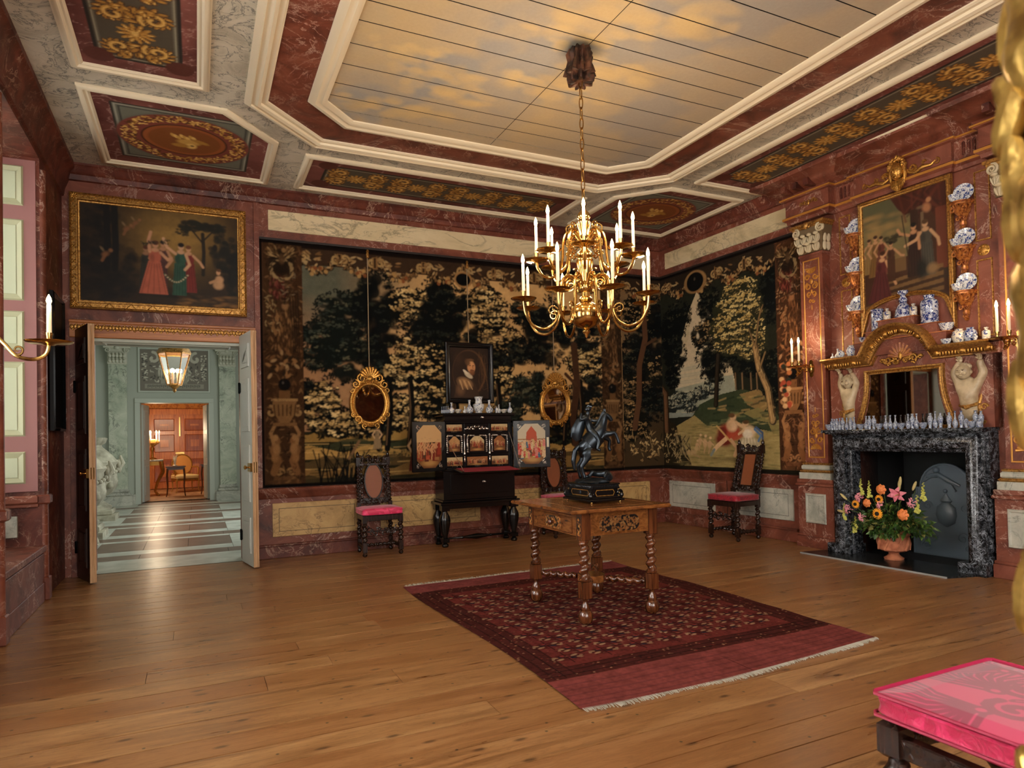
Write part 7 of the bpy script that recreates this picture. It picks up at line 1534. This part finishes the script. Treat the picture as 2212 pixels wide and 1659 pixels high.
# ------------------------------------------------------------------ brass chandelier
ch = thing('brass_chandelier', 'two-tier brass chandelier with curling arms and lit candles hanging in the room centre', 'chandelier', (2.555, 4.09, 2.01))
BR = M['brass']; z0 = 2.01
bd = [(.001, 2.01), (.012, 2.02), (.014, 2.035), (.028, 2.048), (.03, 2.06), (.018, 2.072), (.03, 2.08), (.074, 2.095), (.106, 2.13), (.118, 2.17), (.112, 2.21), (.086, 2.245), (.05, 2.265), (.04, 2.275), (.05, 2.285), (.05, 2.295), (.035, 2.31), (.033, 2.34), (.05, 2.355), (.055, 2.385), (.045, 2.41), (.034, 2.42), (.036, 2.44), (.052, 2.5), (.062, 2.56), (.062, 2.575), (.05, 2.59), (.06, 2.605), (.055, 2.63), (.03, 2.65), (.026, 2.67), (.042, 2.69), (.046, 2.72), (.036, 2.745), (.03, 2.76), (.045, 2.82), (.05, 2.85), (.038, 2.87), (.048, 2.885), (.046, 2.91), (.03, 2.93), (.016, 2.945), (.014, 2.965), (.022, 2.98), (.018, 3.0), (.008, 3.01), (.001, 3.012)]
obj('stem', MB().lathe([(r_, z-z0) for r_, z in bd], 28), BR, ch)
def bez(pts, n=26):
    P = [Vector(p) for p in pts]; out = []
    Q = [P[0]]+P+[P[-1]]
    for i in range(len(P)-1):
        a, b, c, d = Q[i], Q[i+1], Q[i+2], Q[i+3]
        for k in range(6): t = k/6; out.append(.5*((2*b)+(c-a)*t+(2*a-5*b+4*c-d)*t*t+(3*b-a-3*c+d)*t**3))
    out.append(P[-1]); return out
lo = bez([(.045, 0, 2.38), (.1, 0, 2.455), (.165, 0, 2.44), (.19, 0, 2.35), (.2, 0, 2.24), (.235, 0, 2.13), (.31, 0, 2.07), (.4, 0, 2.09), (.455, 0, 2.17), (.47, 0, 2.26)])
up = bez([(.035, 0, 2.715), (.08, 0, 2.78), (.13, 0, 2.775), (.155, 0, 2.7), (.16, 0, 2.61), (.18, 0, 2.52), (.235, 0, 2.46), (.3, 0, 2.475), (.338, 0, 2.53), (.35, 0, 2.575)])
def armmesh(path, sp):
    m = MB().tube([(p.x, p.y, p.z-z0) for p in path], [.011]*5+[.0105]*(len(path)-5), 9)
    for (x, z, r_, a, f, tn) in sp: m.scroll((x, 0, z-z0), r_, r_*.22, tn, .007, a, 0, f, 6, 22)
    return mesh('arm', m)
lo_m = armmesh(lo, [(.115, 2.4, .045, PI/2, -1, 1.6), (.255, 2.2, .04, PI*.9, -1, 1.3)]); up_m = armmesh(up, [(.095, 2.7, .04, PI/2, -1, 1.6), (.1, 2.81, .035, -PI/2, 1, 1.5), (.115, 2.63, .025, PI, 1, 1.3)])
for q in (lo_m, up_m): q.materials.append(BR)
pan = mesh('drip_pan', MB().lathe([(.001, -.006), (.02, -.004), (.03, .002), (.07, .004), (.088, .012), (.092, .017), (.082, .014), (.03, .01), (.001, .01)], 28)); pan.materials.append(BR)
sock = mesh('candle_socket', MB().lathe([(.001, .0), (.016, .002), (.01, .012), (.013, .03), (.016, .05), (.017, .06), (.012, .06), (.001, .05)], 16)); sock.materials.append(BR)
cam_a = math.atan2(-4.09, -2.555)                     # direction from the chandelier to the near side of the room
for tier, (am, R_, zz, off) in enumerate(((lo_m, .47, 2.265, PI/8), (up_m, .35, 2.58, 0))):
    for k in range(8):
        a = cam_a+off+k*PI/4; c_, s_ = math.cos(a), math.sin(a)
        ar = obj('arm', am, None, ch, 40, (0, 0, 0), a)
        obj('drip_pan', pan, None, ar, 40, (R_, 0, zz-z0)); obj('candle_socket', sock, None, ar, 40, (R_, 0, zz-z0+.008))
        candle(ch, (R_*c_, R_*s_, zz-z0+.058))
lk = mesh('chain_link', MB().tube([(.014*math.cos(t), 0, .04*math.sin(t)+.006*math.sin(t)) for t in np.linspace(0, 2*PI, 17)[:-1]], .0045, 6, True)); lk.materials.append(metalm('chain_brass', (150, 112, 60), .3))
z = 3.05; k = 0
while z < 3.95: obj('chain_link', lk, None, ch, 40, (0, 0, z-z0), (0, 0, (k % 2)*PI/2+.5)); z += .075; k += 1
cp = NT('dark_copper_leather', .4, .3); cp.col(cp.ramp(cp.noise(cp.coord('Object'), 14, 3), [(.4, rgba((36, 24, 20))), (.7, rgba((104, 66, 48)))])); cp = cp.done()
obj('ceiling_tassel', MB().lathe([(.02, 4.135-z0), (.07, 4.12-z0), (.085, 4.08-z0), (.075, 4.03-z0), (.09, 3.98-z0), (.1, 3.93-z0), (.06, 3.92-z0)], 44, f=lambda a, z, i: 1+.2*math.cos(11*a+i*.6)+.08*math.cos(5*a)).lathe([(.07, 3.96-z0), (.085, 3.9-z0), (.08, 3.87-z0), (.04, 3.88-z0)], 44, f=lambda a, z, i: 1+.25*math.cos(9*a)), cp, ch)
# ------------------------------------------------------------------ wall sconces
def sconce(label, loc, rz, cs, power=CANDLE_W, cs_=1.):
    t = thing('wall_sconce', label, 'sconce', loc, rz)
    obj('back_plate', MB().prism([(0, -.1), (.022, -.08), (.02, -.05), (.034, -.03), (.034, .03), (.02, .05), (.022, .08), (0, .1), (-.022, .08), (-.02, .05), (-.034, .03), (-.034, -.03), (-.02, -.05), (-.022, -.08)], -.012, 0).ell((0, -.014, 0), (.016, .012, .05)), BR, t)
    L_ = cs[0][1]
    path = bez([(0, -.012, .0), (0, -.06, .03), (0, -.12, .035), (0, -.17, -.01), (0, -.2, -.06), (0, -.25, -.075), (0, -L_+.03, -.04), (0, -L_, .0)] if L_ < .4 else [(0, -.012, -.02), (0, -.1, -.06), (0, -.2, -.03), (0, -.24, .04), (0, -.3, .05), (0, -.35, .0), (0, -.4, -.06), (0, -.47, -.075), (0, -.52, -.05), (0, -L_, .0)])
    m = MB().tube(path, .0095, 8)
    old = m.m; m.m = Matrix.Rotation(-PI/2, 4, 'Z'); m.scroll((L_-.27 if L_ > .4 else .1, 0, -.005), .045, .01, 1.6, .009, PI/2, 0, -1); m.scroll((L_-.13 if L_ > .4 else .2, 0, -.03), .03, .006, 1.3, .007, PI, 0, 1); m.m = old
    obj('arm', m, BR, t); obj('drip_pan', pan, None, t, 40, (0, -L_, .0)).scale = (1.15, 1.15, 1)
    for x, y, zz in cs: obj('candle_socket', sock, None, t, 40, (x, -y, zz)); candle(t, (x, -y, zz+.05), power, cs_)
sconce('brass two-candle sconce on the marbled pilaster left of the fireplace', wp(5.03, .12, 1.99), RW, [(-.045, .26, .01), (.045, .26, .01)], 7)
sconce('brass two-candle sconce on the pilaster right of the fireplace', wp(2.985, .12, 2.02), RW, [(-.045, .26, .01), (.045, .26, .01)], 7)
sconce('brass one-candle sconce with a scrolled arm on the left window pier', (XL, 4.0, 1.825), PI/2, [(0, .535, .0)], 7, .75)
# ------------------------------------------------------------------ marble hall seen through the doorway
HY0, HY1 = YB+.3, 16.5; HX0, HX1 = -2.3, 2.1; HZ = 3.47
hl = struct('floor_hall', MB().box(HX0, HX1, HY0-.29, HY1+.3, -.06, -.02), flat('hall_underfloor', (60, 60, 56), .8))
n = NT('brown_hall_stone', .34); n.col(n.ramp(n.noise(n.coord('pos'), 3, 5), [(.35, rgba((96, 74, 62))), (.65, rgba((122, 98, 84)))])); st_b = n.done()
n = NT('pale_hall_marble', .32); n.col(n.ramp(n.noise(n.coord('pos'), 4, 6), [(.35, rgba((168, 172, 160))), (.65, rgba((202, 204, 192)))])); st_w = n.done()
def tile(x0, x1, y0, y1, mt): obj('tile', MB().box(x0+.002, x1-.002, y0+.002, y1-.002, -.02, 0), mt, hl, 0)
y = HY0-.29; seq = [(.87, 'w')]; 
tile(HX0, HX1, y, 8.72, st_w); y = 8.72
def band(y0, y1):
    for a, b in ((HX0, -1.6), (-1.6, -.62), (-.62, .33), (.33, 1.1), (1.1, HX1)): tile(a, b, y0, y1, st_b)
while y < HY1:
    band(y, y+.35); y += .35
    if y > HY1: break
    tile(HX0, -1.15, y, y+.4, st_w); tile(-1.15, .4, y, y+.32, st_w); tile(.4, HX1, y, y+.4, st_w); 
    yy = y+.32; tile(-1.15, .4, yy+1.0-.15, yy+1.0, st_w)
    for a, b in ((-1.15, -.62), (-.62, -.12), (-.12, .4)): tile(a, b, yy, yy+.85, st_b)
    tile(HX0, -1.15, y+.4, yy+1.0, st_w); tile(.4, HX1, y+.4, yy+1.0, st_w); y = yy+1.0
hw = MB(); D2 = (-1.11, .25); DH = 2.2
hw.box(HX0, D2[0], HY1, HY1+.35, 0, HZ).box(D2[1], HX1, HY1, HY1+.35, 0, HZ).box(D2[0], D2[1], HY1, HY1+.35, DH, HZ)
wh = struct('wall_hall', hw, M['hall_wall'])
struct('wall_hall_left', MB().box(HX0-.2, HX0, HY0, HY1+.35, 0, HZ), M['hall_wall']); 
wr_ = MB().box(HX1, HX1+.2, HY0, 9.3, 0, HZ).box(HX1, HX1+.2, 14.3, HY1+.35, 0, HZ).box(HX1, HX1+.2, 9.3, 14.3, 0, .5).box(HX1, HX1+.2, 9.3, 14.3, 3.2, HZ)
struct('wall_hall_right', wr_, M['hall_wall'])
struct('ceiling_hall', MB().box(HX0-.2, HX1+.2, HY0-.02, HY1+.35, HZ, HZ+.1), M['hall_panel'])
obj('door_frame', MB().box(D2[0]-.1, D2[0], HY1-.035, HY1, 0, DH, .006).box(D2[1], D2[1]+.1, HY1-.035, HY1, 0, DH, .006).box(D2[0]-.1, D2[1]+.1, HY1-.035, HY1, DH, DH+.1, .006), M['hall_panel'], wh)
obj('baseboard', MB().box(HX0, D2[0]-.1, HY1-.03, HY1, 0, .22).box(D2[1]+.1, HX1, HY1-.03, HY1, 0, .22), M['grey_marble'], wh)
for x in (-1.52, .64):                                  # fluted capitals on pale marble pilasters
    p = obj('pilaster', MB().box(x-.17, x+.17, HY1-.1, HY1, .35, 3.02), M['green_marble'], wh)
    obj('base', MB().box(x-.26, x+.26, HY1-.16, HY1, 0, .2).box(x-.22, x+.22, HY1-.14, HY1, .2, .27, .02).box(x-.19, x+.19, HY1-.12, HY1, .27, .35, .02), M['grey_marble'], p)
    cs = flat('hall_capital%d' % int(x*10), (196, 196, 176), .6); m = MB().box(x-.18, x+.18, HY1-.13, HY1, 3.02, 3.36).box(x-.25, x+.25, HY1-.18, HY1, 3.36, 3.4, .006)
    for row in range(2):
        for k in range(5): m.ell((x-.17+.34*(k+.5)/5, HY1-.14-.02*row, 3.09+.11*row), (.034, .03, .05), 8, 6, ((k-2)*.15, 'Y')); m.ell((x-.17+.34*(k+.5)/5, HY1-.19-.02*row, 3.135+.11*row), (.03, .035, .016), 7, 5)
    for sg in (-1, 1): m.scroll((x+sg*.18, HY1-.16, 3.32), .055, .01, 1.6, .014, PI/2, 0, sg)
    m.ell((x, HY1-.18, 3.37), (.05, .03, .04)); obj('capital', m, cs, p)
def relief_cv():
    w, h = 1.36, .92; cv = Cv(w, h, 120, (122, 116, 104)); g = random.Random(3); lt = [(188, 184, 164), (158, 154, 136), (206, 202, 182)]
    cv.rect(.1, w-.1, .06, .16, (150, 146, 130)); 
    for k in range(14): x = .16+k*.075; cv.stroke([(x, .08), (x, .13), (x+.045, .13), (x+.045, .1), (x+.02, .1)], .006, (84, 82, 74))
    for cx, s in ((.45, .22), (.88, .24)):
        cv.ell(cx, .38, s*.55, s*.7, lt[1], 1, .1); cv.ell(cx-.04, .42, s*.35, s*.5, lt[2], .8, .5); cv.rect(cx-s*.35, cx+s*.35, .52, .56, lt[2]); cv.poly([(cx-s*.3, .56), (cx+s*.3, .56), (cx, .74)], lt[0]); cv.rect(cx-s*.2, cx+s*.2, .17, .24, lt[1])
        for k in range(5): cv.stroke([(cx-.1+k*.05, .3), (cx-.1+k*.05, .46)], .006, (100, 98, 88))
    for cx in (.1, w-.1):
        for k in range(70): cv.ell(cx+g.uniform(-.05, .05), .22+g.random()*.6, .024, .018, lt[g.randrange(3)] if g.random() < .7 else (84, 82, 76), 1, .4)
    for k in range(90): cv.ell(.2+g.random()*.95, .2+g.random()*.55, .04, .014, lt[g.randrange(3)] if g.random() < .6 else (70, 68, 64), .9, .4, g.random()*3)
    for sg in (-1, 1): cv.scrollw(w/2+sg*.42, .72, .13, .8, .03, lt[0], PI/2, sg)
    return cv
obj('relief_panel', canvas_mesh('relief_panel', relief_cv()), M['oil'], wh, 0, (-1.11, HY1-.01, 2.46)); obj('panel_frame', MB().frame([(-1.11, 2.46), (.25, 2.46), (.25, 3.38), (-1.11, 3.38)], [(-.01, .0), (0, .03), (.03, .03), (.04, 0)], lambda x, z, h: (x, HY1-h, z)), M['hall_panel'], wh)
# lidded stone urns
stone = NT('carved_limestone', .8); f_ = stone.noise(stone.coord('Object'), 5, 6); stone.col(stone.ramp(f_, [(.3, rgba((120, 116, 98))), (.65, rgba((190, 186, 164)))])); stone.bump(f_, .3, .02); stone = stone.done()
def stone_urn(label, x, y, s):
    t = thing('stone_urn', label, 'urn', (x, y, 0)); t.scale = (s, s, s)
    obj('base', MB().box(-.36, .36, -.36, .36, 0, .1).box(-.31, .31, -.31, .31, .1, .2, .02).lathe([(.27, .2), (.28, .26), (.2, .3), (.13, .36), (.12, .42)], 28), stone, t)
    obj('bowl', MB().lathe([(.12, .42), (.2, .45), (.3, .52), (.36, .62), (.38, .72), (.37, .76), (.36, 1.02), (.4, 1.08), (.38, 1.12)], 32, f=lambda a, z, i: 1+(.03*math.cos(16*a) if i in (2, 3) else 0)), stone, t)
    obj('lid', MB().lathe([(.36, 1.12), (.3, 1.2), (.2, 1.3), (.13, 1.36), (.12, 1.4), (.17, 1.44), (.2, 1.52), (.19, 1.54), (.04, 1.55), (.03, 1.6), (.045, 1.62), (.02, 1.68), (.001, 1.7)], 28, f=lambda a, z, i: 1+(.08*math.cos(6*a) if i in (5, 6) else 0)), stone, t)
    m = MB()
    for k in range(4):
        a0 = k*PI/2
        for q in range(9): a = a0+q*PI/16; m.ell((.385*math.cos(a), .385*math.sin(a), .98-.11*math.sin(PI*q/8)), .035, 7, 5)
        m.ell((.39*math.cos(a0+.8), .39*math.sin(a0+.8), .65), (.05, .05, .06))
        m.ell((.4*math.cos(a0), .4*math.sin(a0), 1.0), (.05, .05, .14)); m.tube([(.38*math.cos(a0), .38*math.sin(a0), .9), (.46*math.cos(a0), .46*math.sin(a0), 1.05), (.42*math.cos(a0), .42*math.sin(a0), 1.2)], [.03, .045, .02], 8)
    obj('garlands', m, stone, t)['kind'] = 'stuff'
stone_urn('carved stone lidded urn at the back left of the hall', -1.62, 13.6, .93)
stone_urn('carved stone lidded urn in the hall, nearest the doorway', -1.52, 11.1, .9)
t = thing('stone_basin', 'round stone basin leaning on its side on the hall floor', 'basin', (-1.26, 9.95, .0))
obj('bowl', MB(Matrix.Translation((0, 0, .26)) @ Matrix.Rotation(1.1, 4, 'Y')).lathe([(.001, -.16), (.12, -.15), (.22, -.08), (.26, .0), (.24, .0), (.2, -.06), (.001, -.12)], 28), stone, t)
obj('paper', MB(Matrix.Translation((-.02, -.1, .36)) @ Matrix.Rotation(.3, 4, 'Y')).box(-.04, .05, -.005, 0, -.1, .08), flat('yellow_paper', (226, 214, 120), .8), t)
# glazed lantern
t = thing('hall_lantern', 'gilt glazed hall lantern hanging in the hall', 'lantern', (-.28, 10.6, 2.13)); t.scale = (1.25, 1.25, 1.25)
BRs = M['gold_soft']; c4 = [(math.cos(k*PI/3), math.sin(k*PI/3)) for k in range(6)]
for k in range(6):
    a, b = c4[k], c4[(k+1) % 6]; obj('pane', MB().add([(a[0]*.07, a[1]*.07, .02), (b[0]*.07, b[1]*.07, .02), (b[0]*.16, b[1]*.16, .36), (a[0]*.16, a[1]*.16, .36)], [(0, 1, 2, 3)]), M['glass'], t, 0)
    obj('rib', MB().tube([(a[0]*.07, a[1]*.07, 0), (a[0]*.165, a[1]*.165, .37)], .007, 6), BRs, t)
for r_, z in ((.07, .01), (.165, .37)): obj('hoop', MB().tube([(r_*x, r_*y, z) for x, y in c4], .01, 6, True), BRs, t)
obj('crown', MB().lathe([(.17, .37), (.15, .42), (.06, .5), (.05, .54), (.07, .56), (.03, .6)], 12, f=lambda a, z, i: 1+.06*math.cos(6*a)), BRs, t); obj('finial', MB().lathe([(.07, .01), (.04, -.02), (.015, -.04), (.02, -.06), (.001, -.08)], 12), BRs, t)
obj('chain', MB().tube([(0, 0, .6), (0, 0, (HZ-2.13)/1.25)], .008, 6), BRs, t)
for k in range(3): a = k*2*PI/3; candle(t, (.035*math.cos(a), .035*math.sin(a), .03), 2, .6)
# ------------------------------------------------------------------ the lamplit room beyond
RY1 = 21.4
n = NT('far_room_carpet', .8); n.col(n.ramp(n.noise(n.coord('pos'), 5, 4), [(.4, rgba((150, 104, 70))), (.6, rgba((186, 140, 100)))])); cpt = n.done()
struct('floor_saloon', MB().box(-2.4, 2.4, HY1+.3, RY1, -.05, 0), cpt)
n = NT('ochre_damask_wall', .7); v_ = n.coord('pos', (4, 4, 4)); n.col(n.ramp(n.noise(v_, 2.2, 3, .5, 2), [(.45, rgba((150, 84, 28))), (.55, rgba((186, 120, 48)))])); dmk = n.done()
wsal = struct('wall_saloon', MB().box(-2.4, 2.4, RY1, RY1+.2, 0, 3.2).box(-2.6, -2.4, HY1+.35, RY1, 0, 3.2).box(2.4, 2.6, HY1+.35, RY1, 0, 3.2), dmk); struct('ceiling_saloon', MB().box(-2.6, 2.6, HY1+.35, RY1+.2, 3.2, 3.3), M['ivory'])
mah = woodm('mahogany_door', (150, 76, 24), (190, 108, 40), (210, 132, 56), .3, 'z', 1.5, 'Object'); mah_d = woodm('mahogany_dark', (116, 52, 16), (150, 74, 26), (172, 94, 36), .3, 'z', 1.5, 'Object')
d3 = obj('door_3', MB().box(-1.2, -.45, -.05, 0, .02, 2.12).box(-.445, .3, -.05, 0, .02, 2.12).box(-1.35, -1.2, -.08, 0, 0, 2.28).box(.3, .45, -.08, 0, 0, 2.28).box(-1.35, .45, -.08, 0, 2.12, 2.28), mah, None, 40, (0, RY1-.01, 0)); d3['kind'] = 'structure'
for xa in (-1.1, -.32):
    for za, zb in ((.2, .85), (1.05, 1.55), (1.65, 2.0)): obj('door_panel', MB().frame([(xa, za), (xa+.52, za), (xa+.52, zb), (xa, zb)], [(0, 0), (-.02, .012), (-.08, .006), (-.15, .006)], lambda x, z, h: (x, -.05-h, z)), mah_d, d3, 20)
obj('lock_plate', MB().box(-.56, -.33, -.065, -.05, .98, 1.05, .01), M['brass'], d3); obj('bolt', MB().box(-.46, -.43, -.065, -.05, 1.5, 2.05), M['brass'], d3)
def cab_leg(m, x, y, h, sg): m.tube([(x, y, h), (x+sg*.015, y, h*.75), (x-sg*.0, y, h*.35), (x+sg*.02, y, .03), (x+sg*.03, y, 0)], [.022, .022, .013, .011, .014], 7)
def small_table(label, x, y, w_, d_, h, mt):
    t = thing('side_table', label, 'table', (x, y, 0)); obj('table_top', MB().box(-w_/2, w_/2, -d_/2, d_/2, h-.03, h, .006), mt, t); obj('apron', MB().box(-w_/2+.03, w_/2-.03, -d_/2+.03, d_/2-.03, h-.09, h-.03), mt, t)
    for sx in (-1, 1):
        for sy in (-1, 1): m = MB(); cab_leg(m, sx*(w_/2-.04), sy*(d_/2-.04), h-.06, sx); obj('leg', m, mt, t)
brown = woodm('brown_table_wood', (60, 30, 14), (96, 52, 24), (124, 74, 36), .3, 'x', 2, 'Object')
small_table('small cabriole-legged table bearing a white coral in the lamplit far room', -.48, 18.4, .44, .4, .74, brown)
small_table('dark cabriole-legged table by the right side of the lamplit far room', .42, 18.7, .7, .5, .76, brown)
g = random.Random(3); m = MB().lathe([(.05, 0), (.06, .015), (.02, .03)], 12)
for k in range(7): a = g.random()*6; m.tube([(0, 0, .03), (.02*math.cos(a), .02*math.sin(a), .12), (.05*math.cos(a), .04*math.sin(a), .2+.1*g.random())], [.016, .012, .006], 6)
tag(obj('coral', m, flat('white_coral', (226, 220, 200), .7), None, 40, (-.5, 18.4, .74)), 'white branching coral on the small table of the far room', 'ornament')
tag(obj('bowl', MB().lathe([(.001, 0), (.05, 0), (.1, .04), (.11, .08), (.1, .085), (.05, .04), (.001, .03)], 20), flat('dark_bronze_bowl', (70, 52, 30), .3, .6), None, 40, (.32, 18.7, .76)), 'dark round bowl on the far room table at the right', 'bowl')
# giltwood armchair
t = thing('gilt_armchair', 'gilded armchair with pale upholstered seat in the lamplit far room', 'chair', (-.3, 19.75, 0), .3)
obj('seat', pillow(MB(), -.29, .29, -.27, .26, .36, .45, .02), flat('cream_upholstery', (206, 176, 120), .7), t); obj('backrest', MB().prism([(.24*math.cos(a), .72+.26*math.sin(a)) for a in np.linspace(0, 2*PI, 20)[:-1]], .24, .28), flat('gold_upholstery', (190, 130, 66), .7), t); obj('back_frame', MB().tube([(.25*math.cos(a), .25, .72+.27*math.sin(a)) for a in np.linspace(0, 2*PI, 20)[:-1]], .02, 6, True), M['gold'], t)
for sx in (-1, 1):
    m = MB(); cab_leg(m, sx*.26, -.24, .38, sx); obj('leg', m, M['gold'], t); m = MB(); cab_leg(m, sx*.24, .23, .5, sx); obj('leg', m, M['gold'], t); obj('arm', MB().tube([(sx*.24, .22, .66), (sx*.3, .0, .66), (sx*.3, -.14, .63), (sx*.28, -.16, .4)], .018, 7), M['gold'], t)
obj('seat_rail', MB().box(-.28, .28, -.26, .25, .31, .36, .01), M['gold'], t)
# console with candelabrum, curtain
t = thing('gilt_console', 'gilded console table with scrolled legs against the far room curtain', 'console table', (-1.08, 19.0, 0))
obj('console_top', MB().box(-.3, .3, -.25, .25, .86, .9, .006), M['grey_marble'], t); m = MB()
for sx in (-1, 1): m.tube([(sx*.26, -.2, .86), (sx*.3, -.22, .6), (sx*.18, -.18, .35), (sx*.12, -.16, .12), (sx*.2, -.2, .0)], [.05, .05, .035, .03, .04], 8)
m.box(-.26, .26, -.2, .2, .76, .86); obj('console_frame', m, M['gold'], t)
t = thing('candelabrum', 'gilt candelabrum with lit candles on the console of the far room', 'candelabrum', (-1.02, 18.95, .9))
obj('stem', MB().lathe([(.001, 0), (.1, 0), (.09, .03), (.03, .06), (.025, .2), (.05, .26), (.03, .32), (.1, .38), (.16, .42), (.12, .5), (.03, .52)], 18, f=lambda a, z, i: 1+.08*math.cos(7*a)), M['gold'], t)
for k in range(7): a = k*2*PI/7; obj('arm', MB().tube([(0, 0, .42), (.09*math.cos(a), .09*math.sin(a), .4), (.16*math.cos(a), .16*math.sin(a), .46)], .01, 6), M['gold'], t); candle(t, (.16*math.cos(a), .16*math.sin(a), .46), 26)
m = MB(); 
for k in range(16): x = -1.42+k*.018; m.tube([(-1.42+.05*math.sin(k*1.3), 17.6+k*.06, 3.1), (-1.40+.05*math.sin(k*1.3), 17.6+k*.06, 1.2), (-1.5+.05*math.sin(k), 17.7+k*.05, 0.02)], [.05, .045, .07], 7)
n = NT('flowered_curtain', .8); n.col(n.ramp(n.noise(n.coord('pos', (6, 6, 6)), 2, 3, .5, 1), [(.42, rgba((96, 40, 20))), (.58, rgba((190, 120, 60)))])); tag(obj('curtain', m, n.done()), 'floor-length flowered curtain at the left of the lamplit far room', 'curtain')
for n_, x, rz in ((4, D2[0]+.02, 1.45), (5, D2[1]-.02, PI-1.45)):     # pale leaves of the second doorway
    o = obj('door_%d' % n_, MB().box(0, .62, -.02, .02, .01, DH-.02), M['grey_paint'], None, 40, (x, HY1+.36, 0), rz); o['kind'] = 'structure'
    for za, zb in ((.15, .8), (.95, 1.5), (1.6, 2.05)): obj('door_panel', MB().box(.1, .52, -.026, .026, za, zb, .005), M['grey_paint'], o)
